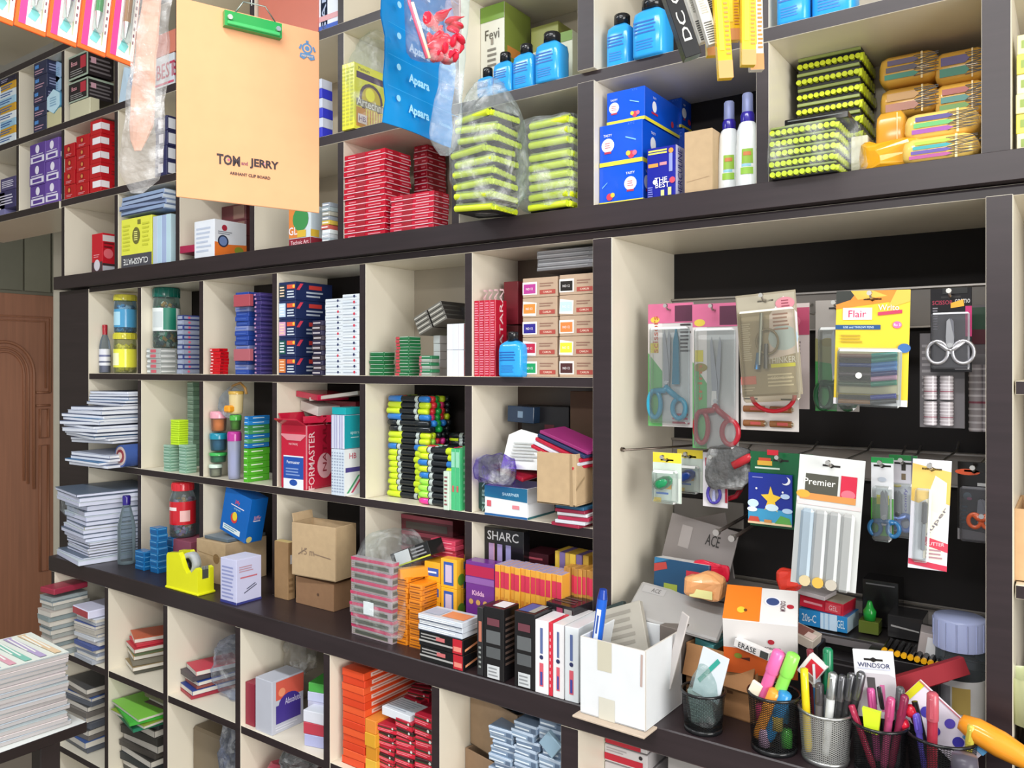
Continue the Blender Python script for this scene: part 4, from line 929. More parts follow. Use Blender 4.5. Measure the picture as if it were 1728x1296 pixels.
# cell 4
NB = '#232f58:gloss'
pc = ['#d97a3a', '#12504a', '#d9a6c4', '#c3d8ee', '#1c3040']
for i in range(5):
    hh = (PZ(458, 478, .005) - e) / 5
    x0, x1, h, d, _ = dims(462, 490, 478, e, .005, 552)
    o = mesh_carton(x1-x0, d, hh - .0005, NB, [('r', .02, .12, .42, .86, pc[i]), ('l', .08, .18, .36, .8, 4, '#e8eef4' if i % 2 else '#f0d0b0'), ('r', .5, .62, .98, .84, '#d8563a'), ('d', .9, .74, .09, '#e8c84a'), ('l', .52, .1, .98, .55, 3, '#cfd9e6')],
                    [('q', [(.02, .55), (.1, .55), (.2, .9), (.12, .9)], '#d8425a'), ('r', .35, .62, .7, .84, '#cc3f3a'), ('l', .28, .15, .8, .55, 2, '#b9c3d4')]).build('lead_carton')
    o.location = ((x0+x1)/2, .005 + d/2, e + i*hh); tag(o, 'navy carton, %s of five, with %s colour patch' % (ordt(i, 5), ['orange', 'green', 'pink', 'pale blue', 'dark'][i]), 'box', None)
stack(11, 'small_dark_pack', 'small dark pack, {o} of the stack before the navy cartons', 'pack', 527, 543, 541, e, -.004, ['#2a2540', '#3a3038'], 'small dark packs', d=.06, F=[('l', .1, .2, .9, .8, 1, '#c4bcc0')])
WF = lambda c: [('l', .05, .35, .9, .7, 1, '#a9b4c2'), ('d', .72, .6, .25, '#2b3560' if c == '#dfe6ec' else '#d2304a')]
g1, g2 = 'white boxes, left stack', 'white boxes, right stack'
stack(14, 'white_box', 'flat white box, {o} of the left one of two tight white stacks', 'box', 549, 579, 505, e, .004, ['#dfe6ec', '#dfe6ec', '#e2e8ee', '#dfe6ec'], g1, d=.1, F=WF, jr=.3, jx=.0006)
stack(14, 'white_box', 'flat white box, {o} of the right one of two tight white stacks', 'box', 580, 608, 497, e, .002, ['#dfe6ec', '#dde5ee', '#dfe6ec', '#e2e8ee'], g2, d=.1, F=WF, jr=.3, jx=.0006)
# cell 5
GT = '#1f6b3e:gloss'
stack(6, 'green_tin', 'dark green pack, {o} of the low pile in the half empty cell', 'pack', 624, 648, 594, e, .01, GT, 'green packs, left pile', u2=666, F=[('l', .02, .75, .98, .98, 1, '#cfe0d2')], Sd=[('l', .02, .75, .98, .98, 1, '#cfe0d2')])
stack(12, 'green_tin', 'dark green pack with red end, {o} of the taller green pile', 'pack', 668, 690, 568, e, .01, GT, 'green packs, middle pile', u2=710, F=[('r', 0, .1, .3, .9, '#b8404a'), ('l', .3, .7, .98, .98, 1, '#cfe0d2')], Sd=[('l', .02, .75, .98, .98, 1, '#cfe0d2')])
stack(6, 'green_tin', 'green and grey pack, {o} of the short pile before the white cards', 'pack', 708, 728, 600, e, .008, ['#2d7a52', '#8f9a90'], 'green packs, right pile', u2=742, F=[('l', .1, .6, .9, .9, 1, '#dfe6df'), ('r', 0, .1, .2, .9, '#b0606a')])
stack(5, 'grey_pack', 'small grey white pack, {o} of the pile behind the short green one', 'pack', 731, 742, 566, e, .05, '#b4bab8', 'grey white packs', d=.05)
row(3, 'white_card_box', 'upright white box, {o} of the lower three in the half empty cell', 'box', 754, 783, 591, e, .008, ['#e4e9f2', '#dbe2ee'], 'white upright boxes lower', d=.07, side='#a8283a')
z_ = PZ(754, 591, .008) + .0005
row(3, 'white_card_box', 'upright white box, {o} of three standing on the lower white set', 'box', 754, 783, 547, z_, .008, ['#e4e9f2', '#dbe2ee'], 'white upright boxes upper', d=.07, side='#a8283a')
for k, (a, b) in enumerate(((706, 733), (730, 757))):
    xx, zz = PX(a, .03), [PZ(706, 560, .03), PZ(732, 545, .03)][k]
    for j in range(4):
        if j == 0 and k == 0:
            pm = mesh_carton(.040, .09, .0095, '#6a6862', [('l', .05, .2, .95, .8, 1, '#b9b6ac')], side='#2b2827').build('eraser_box'); o = pm
        else: o = pm.copy(); COL.objects.link(o)
        o.location = (xx + .021 - j*.0045, .075, zz - .0 + j*.0098); o.rotation_euler = (0, radians(-24), 0)
        tag(o, 'tilted grey box, %s in the %s slanting bundle' % (ordt(j, 4), ['left', 'right'][k]), 'box', 'tilted grey boxes')
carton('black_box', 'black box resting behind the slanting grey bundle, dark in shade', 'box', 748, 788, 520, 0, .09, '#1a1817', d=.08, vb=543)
# cell 6
RB = '#c01c36:gloss'
row(4, 'red_pen_box', 'upright glossy red box, {o} of four beside the blue bottle', 'box', 797, 833, 508, e, .006, [RB, '#b61a32:gloss'], 'upright red boxes', u2=852, F=[('l', .1, .02, .9, .98, 30, '#e0869a')], Sd=[('t', 'NATARAJ', .55, .7, .4, '#e8c4c8', .9, 90)])
carton('maroon_box', 'dark maroon box standing on the boxes behind the blue bottle', 'box', 850, 874, 476, 0, .08, '#7d1f2c', d=.08, vb=548)
carton('maroon_box', 'dim brown and maroon box directly behind the blue bottle', 'box', 852, 874, 550, e, .08, '#5a2a2c', d=.08, F=[('l', .1, .1, .9, .9, 7, '#8f4a4a')])
squeeze_bottle('blue glue bottle in front of the kraft boxes with coloured stickers', 839, 878, 574, e, -.012, d=.03)
stick = [[('#1f9a5a', 'green'), ('#b81c3c', 'crimson'), ('#2a1f86', 'dark blue'), ('#e8893a', 'orange'), ('#b03a8e', 'magenta')], [('#4a2626', 'brown'), ('#ece23a', 'yellow'), ('#f08040', 'salmon'), ('#bcd4f4', 'pale blue'), ('#17130f', 'black')]]
for c_ in range(2):
    u0, u1 = ((882, 940), (944, 1003))[c_]
    x0, x1, h, d, _ = dims(u0, u1, (470, 464)[c_], e, .012, None, .1); hh = h / 5
    for r_ in range(5):
        t = empty('kraft_box', ((x0+x1)/2, .012 + d/2, e + r_*hh), 'kraft box with %s sticker, %s of the %s column' % (stick[c_][r_][1], ordt(r_, 5), ['left', 'right'][c_]), 'box', None, rot=(0, 0, radians([.6, -.8, .4, -.3, .5][r_])))
        m = mesh_carton(x1-x0, d, hh - .0006, '#b39a83:kraft', [('l', .5, .5, .95, .75, 2, '#8d6a5a'), ('r', .5, .14, .95, .36, '#a8493f'), ('t', 'CAMLIN', .72, .25, .1, '#e3cbb8', .4)]); bod_o = m.build('box_body', t)
        m = MB(); wv = x1-x0; m.prints((-wv/2, -d/2, 0), (wv, 0, 0), (0, 0, hh), (0, -1, 0), [('q', [(.0, .1), (.40, .06), (.42, .72), (.02, .82)] if r_ % 2 else [(.0, .14), (.42, .14), (.42, .78), (.0, .78)], '#efeae4'), ('r', .03, .2, .38, .68, stick[c_][r_][0]), ('t', 'WHITE' if False else 'NO 12', .2, .44, .12, '#e8e4e4', .2)])
        m.build('sticker', bod_o)
stack(5, 'grey_tray', 'grey translucent plastic tray, {o} on top of the kraft boxes', 'tray', 906, 1002, 424, 0, .03, ['#77777a:gloss', '#85868a:gloss'], 'grey trays on the kraft boxes', d=.12, vb=458, F=[('l', .03, .5, .95, .9, 1, '#a9aaad')])
# =================================================================== MIDDLE SHELVES, second row (floor ZM2)
e = ZM2
# cell 1: slumping exercise books that stick out in front
R = random.Random(12); zz = e + .002; cols = ['#c9cfe2', '#aeb9d8', '#dfe3ee', '#8f9bb8', '#c2c9dc', '#e6e9f0', '#7f8fae']
cut = [(130, 228)] * 20
for i in range(20):
    out_ = [.03, .06, .02, .01, .0, .02, .07, .09, .1, .085, .09, .08, .07, .05, .03, .0, -.02, -.03, -.03, -.04][i]
    th = R.uniform(.0075, .0115)
    m = MB(); w, d = .20, .19 if i < 15 else .15
    m.box(-w/2, -d/2, 0, w/2, d/2, th*.89, cols[i % 7], .001, side='#e4e7ee', front='#dfe3ee')
    m.box(-w/2 - .0005, -d/2 - .0008, th*.88, w/2 + .0005, d/2, th, ['#6f7c9c', '#2f6fa0', '#5a6480', '#c8cede', '#26304a'][i % 5], .0003)
    o = m.build('exercise_book'); o.location = (-2.335 + R.uniform(-.008, .008), .035 - out_ * .35 + (0 if i < 15 else .02), zz + (.03 if i > 3 else 0)); o.rotation_euler = (0, radians(R.uniform(-1.5, 1.5) if i > 3 else 0), radians(R.uniform(-6, 6)))
    zz += th + .0004
    tag(o, 'exercise book, %s in the slumping pile in the left pigeonhole' % ordt(i, 20), 'book', 'slumping exercise books')
m = MB(); m.cyl((0, -.09, .034), (0, .085, .034), .032, .032, '#3f5a9c', 20); m.cyl((0, -.0905, .034), (0, -.088, .034), .027, .027, '#c9b8b0', 20); m.cyl((0, -.092, .034), (0, -.0885, .034), .019, .019, '#8a2f3a', 20); m.cyl((0, -.093, .034), (0, -.089, .034), .011, .011, '#d8c6b6', 16)
o = m.build('rolled_magazine'); o.location = (-2.229, .062, e + .001); o.rotation_euler = (0, 0, 0); tag(o, 'rolled up magazine with blue cover at the foot of the slumping books', 'magazine')
# cell 2
GG = '#86b39b:gloss'
for cidx, (a, b, c) in enumerate(((276, 287, 305), (302, 314, 332))):
    stack(9, 'green_glass_box', 'pale green translucent box, {o} of the %s low pile' % ['left', 'right'][cidx], 'box', a, b, 750, e, .01 if cidx == 0 else .012, ['#8fb5a0:gloss', '#7da691:gloss'], 'pale green boxes %d' % cidx, u2=c, F=[('l', .05, .5, .95, .9, 1, '#b9d6c6')], Sd=[('l', .05, .5, .95, .9, 1, '#b9d6c6')], jr=.4, jx=.0007)
stack(11, 'sticky_note_pack', 'fluorescent yellow green pad, {o} of the stack on the pale green boxes', 'notepad', 288, 302, 708, 0, .012, '#c3e82a', 'fluorescent pads', u2=318, vb=750, F=[('l', .0, .0, 1, .25, 1, '#a2c41c')], Sd=[('l', .0, .0, 1, .3, 1, '#a2c41c')], jr=.3, jx=.0005)
stack(19, 'green_glass_box', 'grey green translucent box, {o} of the tall rear pile', 'box', 316, 326, 645, e, .14, ['#6f8f7d:gloss', '#7f9f8c:gloss'], 'tall rear pale green pile', d=.09, F=[('l', .05, .5, .95, .9, 1, '#9dbaaa')], jr=.3, jx=.0005)
# cell 3: novelty jars and flat boxes
def pot(label, u0, u1, vt, vb, Y, lidc, bodyc, inner, name='toy_pot', zb=None, lh=.22):
    cx, cy, r = round_at(u0, u1, Y); z0 = zb if zb else PZ(u0, vb, Y); h = PZ((u0+u1)/2, vt, cy) - z0
    t = empty(name, (cx, cy, z0), label, 'pot')
    m = MB(); m.lathe([(0, .0005), (r*.8, .0005), (r*.86, h*.1), (r*.93, h*(1-lh))], bodyc, 18); m.build('pot_body', t)
    m = MB(); m.lathe([(0, .002), (r*.7, .002), (r*.72, h*.6), (0, h*.62)], inner, 12); m.build('filling', t)
    m = MB(); m.lathe([(r*.98, h*(1-lh)-.002), (r, h*(1-lh*.3)), (r*.9, h), (0, h)], lidc, 18); m.build('lid', t)
    return t
z1 = e + .001
pot('clear tub with white and green lid at the lower left of the toy jars', 352, 376, 783, 0, .006, '#cfe3d4:gloss', '#dfe6e0:clear', '#a8a290', zb=z1)
z2 = PZ(364, 783, .006) + .001
pot('clear tub with bright green lid second up in the left toy jar column', 351, 382, 763, 0, .006, '#3fae54:gloss', '#bfe0cc:clear', '#3b8f78', zb=z2)
z3 = PZ(364, 763, .006) + .001
pot('teal lidded tub with blue label third up in the left toy jar column', 350, 382, 730, 0, .006, '#1f8ba6:gloss', '#a9cfd8:clear', '#6a8fb0', zb=z3, lh=.3)
z4 = PZ(364, 730, .006) + .001
pot('pink and orange tub fourth up in the left toy jar column', 354, 384, 694, 0, .006, '#e6a0b0:gloss', '#f0dccd:clear', '#e8a04a', zb=z4, lh=.3)
pot('tall pale lilac jar with magenta lid beside the tubs', 383, 408, 728, 0, .004, '#b83a96:gloss', '#cfd3ee:frost', '#b9bfe4', zb=z1, lh=.18)
z5 = PZ(390, 728, .004) + .001
pot('green tub standing on the magenta lidded jar', 387, 408, 700, 0, .012, '#4fae46:gloss', '#b9d8a6:clear', '#7fae5c', zb=z5, lh=.3)
z6 = PZ(390, 700, .012) + .001
pot('yellow tub with maroon print and green rim at the top of the toy jars', 385, 412, 660, 0, .012, '#c9a24a:gloss', '#d8c48f', '#c9a24a', zb=z6, lh=.1)
m = MB(); m.tube([(-.04, 0, 0), (-.02, 0, .018), (.01, 0, .026), (.03, 0, .012), (.035, 0, -.004)], .0035, '#b4884a', 6); o = m.build('rope_handle'); o.location = (PX(396, .03), .04, PZ(396, 662, .03)); tag(o, 'tan looped handle on top of the toy jars', 'handle')
m = MB(); blob(m, -.035, .03, -.02, .02, 0, .075, '#dfe8f2:foil', .008, 17, neck=.5, nu=20, nv=14); o = m.build('toy_bag'); o.location = (PX(376, .02), .035, PZ(366, 699, .02)); o.rotation_euler = (0, radians(24), 0); tag(o, 'small leaning clear bag with orange bits above the left tubs', 'plastic bag')
m = MB(); m.box(-.012, -.01, 0, .012, .01, .018, '#f0a02c:gloss', .004); o = m.build('orange_toy'); o.location = (PX(380, .0), .012, PZ(375, 696, .0)); tag(o, 'orange toy inside the small leaning clear bag', 'toy')
Bc, Gc = '#1c74bf:gloss', '#3c8a4e:gloss'
stack(5, 'wax_crayon_box', 'lime green flat box, {o} of the lower right pile', 'box', 411, 418, 757, e, .004, '#53b02c:gloss', 'lime green boxes', u2=455, F=[('l', .1, .4, .9, .8, 1, '#d4efc6')], Sd=[('l', .15, .4, .7, .75, 1, '#e4f4d8')], jr=.4, jx=.0006)
stack(7, 'wax_crayon_box', 'blue or green flat box, {o} of the upper right pile', 'box', 412, 419, 702, 0, .004, [Bc, '#2a86cf:gloss', Gc, '#4a9a60:gloss', Bc, '#57a06a:gloss', Bc], 'blue and green boxes', u2=455, vb=756, F=[('l', .1, .4, .9, .8, 1, '#bcdcf0')], Sd=[('l', .2, .4, .75, .75, 1, '#d4e8f4')], jr=.4, jx=.0006)
# cell 4
open_box('red_carton', 'upright red open carton with blue and white front panel', 474, 514, 716, e, .0, u2=560, col='#c01f3c:gloss', inner='#d9848f', rz=2,
         F=[('r', .1, 0, .9, .52, '#e7edf6'), ('q', [(.1, .16), (.9, .16), (.9, .5), (.1, .5)], '#1f4fa6'), ('d', .5, .1, .09, '#1f4fa6', .05), ('t', 'Formaster', .5, .42, .05, '#e9eef8', .74), ('l', .2, .2, .8, .34, 3, '#7f9ad0'), ('t', 'NATARAJ', .5, .7, .045, '#f0b8c0', .5), ('q', [(0, .84), (.25, .76), (.8, .76), (1, .84), (1, .86), (0, .86)], '#d88a94')],
         Sd=[('t', 'FORMASTER', .2, .45, .22, '#f0c8cc', .9, 90), ('d', .7, .35, .16, '#e8b0b8', .2), ('t', 'NATARAJ', .72, .7, .2, '#8f1024', .9, 90)], flaps=(('F', 60, .03), ('L', 30, .03)), cat='box')
row(5, 'pencil_box', 'white upright box, {o} of five below the teal sided tier', 'box', 559, 581, 757, e, -.006, '#cfdbe8', 'white upright boxes under the teal cover', u2=616, F=[('l', .1, .05, .9, .95, 14, '#9aa8be')], Sd=[('r', 0, .0, 1, 1, '#e3e8ea'), ('t', 'HB', .4, .85, .12, '#c0405a', .5), ('r', .05, .5, .95, .6, '#4a4288'), ('q', [(.1, .05), (.2, .05), (.75, .42), (.65, .42)], '#3fa06a'), ('q', [(.3, .05), (.4, .05), (.95, .42), (.85, .42)], '#c8456a')])
z_ = PZ(559, 757, -.006) + .001
row(5, 'pencil_box', 'lilac striped box, {o} of five in the teal sided tier', 'box', 559, 581, 700, z_, -.006, ['#d5d9ea', '#c4cbe2'], 'teal sided upright boxes', u2=616, side='#139aa6', F=[('r', .05, 0, .3, 1, '#a9a6cc')], Sd=[('t', 'apsara', .5, .45, .1, '#bfe6ea', .6), ('l', .3, .3, .7, .36, 1, '#bfe6ea')])
carton('teal_cover', 'teal box lying on top of the lilac striped upright boxes', 'box', 560, 583, 687, 0, .0, '#1aa3ab:gloss', u2=616, vb=699)
# red lids and papers piled above the open red carton
for k, (a, b, vt, vb, Y, c, rz, ry, l) in enumerate(((512, 556, 700, 712, .06, '#c42443', 14, -4, 'crimson open box lid lying above the red carton'), (496, 540, 662, 672, .05, '#c81f48', -8, 5, 'long crimson packet on top of the pile over the red carton'), (530, 600, 664, 670, .07, '#d6cfc8', 10, -7, 'cream and red flat box sloping across the top of the pile'), (500, 540, 680, 696, .06, '#cfc9c2', -12, 8, 'pale grey flap of the torn box over the red carton'), (548, 600, 676, 686, .11, '#7a2430', 0, 0, 'dark red boxes in shade behind the teal box'))):
    carton('flat_red_box', l, 'box', a, b, vt, 0, Y, c + ':gloss', d=.09, vb=vb, rz=rz, ry=ry)
# cell 5: highlighters lying in layers, each > barrel, marker_cap
CL = {'y': '#cfe62c:gloss', 'b': '#2a78c8:gloss', 'r': '#d8323c:gloss', 'g': '#1d9a44:gloss', 'p': '#d2306a:gloss', 'k': '#1c2226:gloss', 'l': '#a6ea54:gloss', 'm': '#ea3f9a:gloss'}
LN = {'y': 'yellow', 'b': 'blue', 'r': 'red', 'g': 'green', 'p': 'pink', 'k': 'black', 'l': 'lime', 'm': 'magenta'}
_hl = {}
def highlighter(c, x, y, z, flip, label, g, rz=0):
    if (c, flip) not in _hl:
        t = empty('highlighter', (0, 0, 0), 'x', 'marker pen')
        m = MB(); s_ = -1 if flip else 1
        m.T = Matrix.Rotation(pi/2 * s_, 4, 'Y')
        m.lathe([(0, -.058), (.0062, -.057), (.0070, -.02), (.0070, .022)], '#1b2024:gloss', 8); bar_o = m.build('barrel', t)
        m = MB(); m.T = Matrix.Rotation(pi/2 * s_, 4, 'Y'); m.lathe([(.0073, .020), (.0078, .022), (.0074, .058), (.005, .061), (0, .061)], CL[c], 8); m.build('marker_cap', t)
        m = MB(); m.T = Matrix.Rotation(pi/2 * s_, 4, 'Y'); m.lathe([(0, -.0585), (.0066, -.058), (.0073, -.05), (.0073, -.034), (.0068, -.033)], CL[c], 8); m.build('end_plug', bar_o)
        m = MB(); m.T = Matrix.Rotation(pi/2 * s_, 4, 'Y'); m.lathe([(.0072, -.03), (.0074, -.029), (.0074, -.022), (.0072, -.021)], '#b9c4c0:gloss', 8); m.build('printed_ring', bar_o)
        _hl[(c, flip)] = t; o = t
    else: o = dup(_hl[(c, flip)])
    o.location = (x, y, z); o.rotation_euler = (0, 0, radians(rz)); o['label'] = label; o['group'] = g
R = random.Random(3)
rowsA = ['brgyk', 'yrgpk', 'yrgrk', 'bpgry', 'kbgbk', 'kkgkk', 'yykkk', 'ylrmk', 'brbrk', 'ykgkk', 'ykkkk', 'ykkkk', 'ykkkk', 'ykkkk', 'ykkkk', 'ykkkk', 'ykkkk']
xA = -1.262 + .125 - .058; zz = e + .0075
HA = (PZ(640, 668, .05) - e) / 17
for i, rw in enumerate(rowsA[::-1]):
    for j, c in enumerate(rw):
        right = i < 9 or i == 11 or i == 12
        if i < 8 and j > 1: continue
        highlighter(c, -1.196 + R.uniform(-.004, .004), .055 + j*.0158, e + .0080 + i*HA*1.0, (i in (0, 9, 10, 13, 14, 15, 16)) , '%s capped highlighter %s from the front, layer %s, left pile' % (LN[c], _ONES[j] if j else 'first', ordt(i, 17)), 'highlighters in the left pile', R.uniform(-1.2, 1.2))
rowsB = ['yprg', 'yrgr', 'brgr', 'yrg', 'brk', 'lgk', 'lgk', 'lgb', 'mbk']
for i, rw in enumerate(rowsB[::-1]):
    for j, c in enumerate(rw):
        highlighter(c, -1.073 + R.uniform(-.004, .003), .018 + j*.0158, e + .0080 + i*HA*1.02, False, '%s capped highlighter %s from the front, layer %s, right pile' % (LN[c], _ONES[j] if j else 'first', ordt(i, 9)), 'highlighters in the right front pile', R.uniform(-1.5, 1.5))
for i, c in enumerate('gbkyk'):
    for j in range(2):
        highlighter(c, -1.065, .11 + j*.0158, e + .0080 + (12 + i*1.0)*HA*.62 + .0, False, '%s capped highlighter, %s layer, %s of the shaded rear pile' % (LN[c], ordt(i, 5), ['front', 'back'][j]), 'highlighters in the shaded rear pile', R.uniform(-2, 2))
row(2, 'green_box', 'upright green box, {o} of two at the right of the marker piles', 'box', 761, 776, 757, e, .0, '#46b478:gloss', 'upright green boxes', d=.055, F=[('r', .1, .7, .9, .95, '#8fd0b0'), ('r', .3, .3, .7, .4, '#c25a5a')], Sd=[('l', .2, .1, .8, .9, 8, '#8fd0b0')])
carton('white_packet', 'slim white and green packet in front of the upright green boxes', 'packet', 748, 757, 795, e, -.008, '#c6d8c8', d=.012, F=[('l', .2, .1, .8, .9, 8, '#8a5a5a')])
# cell 6
carton('dark_blue_case', 'dark blue case lying on the clutter in the rightmost pigeonhole', 'case', 856, 900, 685, 0, .09, '#233a56:gloss', d=.08, vb=712, F=[('r', .4, .3, .6, .7, '#7f9ab4')], ry=2)
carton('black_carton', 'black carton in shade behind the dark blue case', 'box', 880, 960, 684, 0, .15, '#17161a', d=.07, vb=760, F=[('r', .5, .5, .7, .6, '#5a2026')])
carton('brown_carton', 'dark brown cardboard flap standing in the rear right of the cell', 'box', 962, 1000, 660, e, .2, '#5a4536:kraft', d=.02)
open_box('blue_carton', 'white carton with blue band full of odds and ends', 818, 890, 818, e, .0, u2=936, col='#dfe2e6', F=[('r', 0, 0, 1, .07, '#1f5f9c'), ('q', [(0, .62), (1, .55), (1, 1), (0, 1)], '#17678f'), ('t', 'SHARPNER', .62, .76, .1, '#bfe0ec', .5), ('r', .06, .3, .16, .5, '#d05a66'), ('r', .66, .3, .82, .42, '#d9848e')],
         Sd=[('r', 0, 0, 1, .07, '#2a6a72'), ('r', .0, .5, 1, 1, '#c6c9cc')])
carton('green_book', 'dark green book standing at the left wall of the rightmost pigeonhole', 'book', 801, 816, 775, e, .02, '#173f38', d=.1, F=[('t', 'SERVO', .6, .4, .4, '#8fb0a8', .9, 90)])
m = MB(); w_, h_ = .105, .075
m.add([(0, 0, 0), (w_, -.005, .003), (w_*1.05, .03, h_*.8), (w_*.2, .04, h_), (-.005, .035, h_*.85)], [(0, 1, 2, 3, 4)], '#e9ebe8'); m.add([(0, .002, 0), (w_, -.003, .003), (w_*1.05, .032, h_*.8), (w_*.2, .042, h_), (-.005, .037, h_*.85)], [(4, 3, 2, 1, 0)], '#d5d8d4')
m.prints((0, -.002, .004), (w_, -.005, .003), (0, .033, h_*.8), (0, -.9, .4), [('l', .15, .2, .9, .8, 6, '#c2c6c6')])
o = m.build('paper_sheet'); o.location = (PX(845, .03), .03, PZ(845, 790, .03)); tag(o, 'curled white paper sheets sticking out of the blue banded carton', 'paper')
m = MB(); blob(m, -.045, .04, -.03, .03, 0, .055, '#a070e0:foil', .014, 41, nu=20, nv=12); o = m.build('violet_wrapper'); o.location = (PX(828, -.02), .0, PZ(828, 818, -.02)); tag(o, 'shiny violet plastic wrapper draped over the front of the carton', 'wrapper')
m = MB(); m.box(-.05, -.03, 0, .05, .03, .009, '#a82034:gloss', .003); o = m.build('crimson_pouch'); o.location = (PX(858, .02), .05, PZ(858, 800, .02)); o.rotation_euler = (radians(8), radians(10), radians(-14)); tag(o, 'crimson pouch lying between the violet wrapper and white sheets', 'pouch')
open_box('cardboard_box', 'small brown cardboard box packed with notebooks, rightmost pigeonhole', 906, 972, 762, 0, -.03, u2=1000, vb=848, F=[('q', [(.85, .0), (.93, 0), (.9, 1), (.85, 1)], '#a08766')], Sd=[('q', [(.0, .3), (.5, .5), (.5, .55), (0, .35)], '#9f8868')])
for k in range(5):
    m = MB(); m.box(-.055, -.04, 0, .055, .04, .006, ['#c21f3a', '#d8dbe8', '#b8203c', '#28345c', '#8f2a6a'][k], .0008); o = m.build('pocket_notebook')
    o.location = (PX(950, .0) + .003*k, .018 + .003*k, PZ(950, 768, .0) + .0068*k - .004); o.rotation_euler = (radians(2), radians(18), radians(-10 + 2*k))
    tag(o, 'pocket notebook, %s of the slanting ones on the brown box' % ordt(k, 5), 'notebook', 'pocket notebooks on the brown box')
stack(6, 'red_notebook', 'thin notebook, {o} of the pile under the small cardboard box', 'notebook', 936, 985, 851, e, -.012, ['#26587a', '#8f2440', '#d9dde2', '#a32445', '#c9ccd4', '#9c2340'], 'notebooks under the cardboard box', d=.11, jr=5, jx=.004)
# =================================================================== LEDGE ROW (floor ZL)
e = ZL
# exercise books stacked on the ledge, left end
R = random.Random(21); zz = e + .0005
spec = [(-.005, .20, .015, '#cfe0e4'), (-.004, .19, .006, '#9fb6c4')] + [(.012, .165, .0075, ['#8d8684', '#a59f9c', '#7f7a78'][k % 3]) for k in range(5)] + [(.0, .17, .011, '#c4c8e0'), (-.003, .18, .012, '#b8c4d4'), (.0, .175, .011, '#cfd2ea'), (.006, .17, .010, '#8f8a60'), (.004, .165, .012, '#c9cde6'), (.002, .17, .014, '#b7bfe0'), (.002, .165, .014, '#b9c2d6'), (.0, .165, .016, '#c3cbe0'), (-.004, .20, .012, '#dfe4f2'), (.0, .20, .013, '#cfd6e8'), (-.008, .205, .009, '#3b4560')]
for i, (ox, w, th, c) in enumerate(spec):
    m = MB(); d = w * 1.05
    m.box(-w/2, -d/2, 0, w/2, d/2, th*.86, c, .001, front='#c9cde4', side='#d3d7ea'); m.box(-w/2 - .0006, -d/2 - .0008, th*.84, w/2 + .0006, d/2, th, '#5d6a7c' if i % 3 else '#c9d2d8', .0003)
    o = m.build('exercise_book'); o.location = (-2.345 + ox, -.012, zz); o.rotation_euler = (0, 0, radians(R.uniform(-3, 3) - 8)); zz += th + .0004
    tag(o, 'exercise book, %s in the squared stack at the left end of the worktop' % ordt(i, len(spec)), 'book', 'exercise books on the worktop')
plastic_bag('shiny clear film round the upper books of the worktop stack', 96, 150, 838, 876, -.10, .07, .008, 61)
small_bottle('empty clear water bottle with violet cap beside the stacked exercise books', 198, 229, 836, e, -.06, '#2c1f7a:gloss', '#ccd6da:clear', None, caph=.13, name='water_bottle', wrapc=None)
# cell 2
sq = '#1b6fae:gloss'
SQ = lambda c: [('r', .08, .15, .92, .6, '#0f5a96'), ('l', .1, .7, .9, .9, 1, '#6fb0dc')]
stack(4, 'blue_ink_box', 'small blue box, {o} of the left low pile on the worktop', 'box', 228, 243, 928, e, -.055, sq, 'small blue boxes, left pile', u2=258, F=SQ, Sd=SQ, jr=2)
stack(7, 'blue_ink_box', 'small blue box, {o} of the tallest middle pile on the worktop', 'box', 253, 266, 889, e, -.05, [sq, '#2a7cba:gloss'], 'small blue boxes, middle pile', u2=283, F=SQ, Sd=SQ, jr=2)
stack(4, 'blue_ink_box', 'small blue box, {o} of the right pile behind the tape dispenser', 'box', 281, 293, 906, e, .0, sq, 'small blue boxes, right pile', u2=312, F=SQ, Sd=SQ, jr=2)
jar('candy_jar', 'clear jar with bright red lid and red label behind the blue boxes', 'jar', 286, 331, 813, PZ(290, 908, .0), .0, '#cf2a35:gloss', '#d6dfe2:clear', ['#8fb6c4', '#c9a26a', '#b59ac4', '#e6e2dc'], wrap=('#c8202c:gloss', .24, .66, [(-110, -60, .5, .56, '#f0dede'), (-45, 0, .3, .5, '#e8b8b4')]), neckf=.80, lidh=.13, fill_label='small mixed pieces inside the red lidded jar')
carton('pink_box', 'low pinkish box under the red lidded jar', 'box', 292, 322, 909, e, .0, '#8d4a5c', d=.09)
carton('dark_blue_box', 'dim blue box behind the red lidded jar, at the cell back', 'box', 272, 300, 812, e, .2, '#2d5578', d=.04)
# cell 3
carton('kraft_carton', 'low brown carton lying behind the tape dispenser and the white box', 'box', 330, 378, 908, e, -.02, KR, u2=448, F=[('d', .7, .6, .12, '#8d6f4c'), ('q', [(.05, .7), (.95, .62), (.95, .63), (.05, .71)], '#9c8058')])
zk = PZ(330, 908, -.02) + .001
carton('grey_file', 'thin grey file lying on the brown carton under the blue pack', 'file', 345, 384, 903, zk, -.01, '#5d6a74', u2=448, top='#77838c')
x0, x1, h, d, _ = dims(364, 408, 826, zk + .006, .0, 440)
o = mesh_carton(x1-x0, d*.9, h, '#0f63b8:gloss', [('t', 'Jiffy', .52, .78, .10, '#e04a5c', .5), ('r', .3, .68, .8, .70, '#e9e4ec'), ('t', 'crayons', .55, .62, .05, '#9fd4e0', .3), ('d', .48, .42, .11, '#cf3a3a', .12), ('d', .5, .46, .08, '#e6cf3a', .1), ('r', .12, .08, .78, .2, '#dfe9ec'), ('l', .16, .1, .74, .19, 2, '#4f8fb0')],
                  [('t', 'Jiffy', .5, .55, .12, '#d99ab0', .5), ('r', .3, .48, .7, .5, '#e9e4ec'), ('d', .2, .08, .07, '#d8c97a')]).build('crayon_carton')
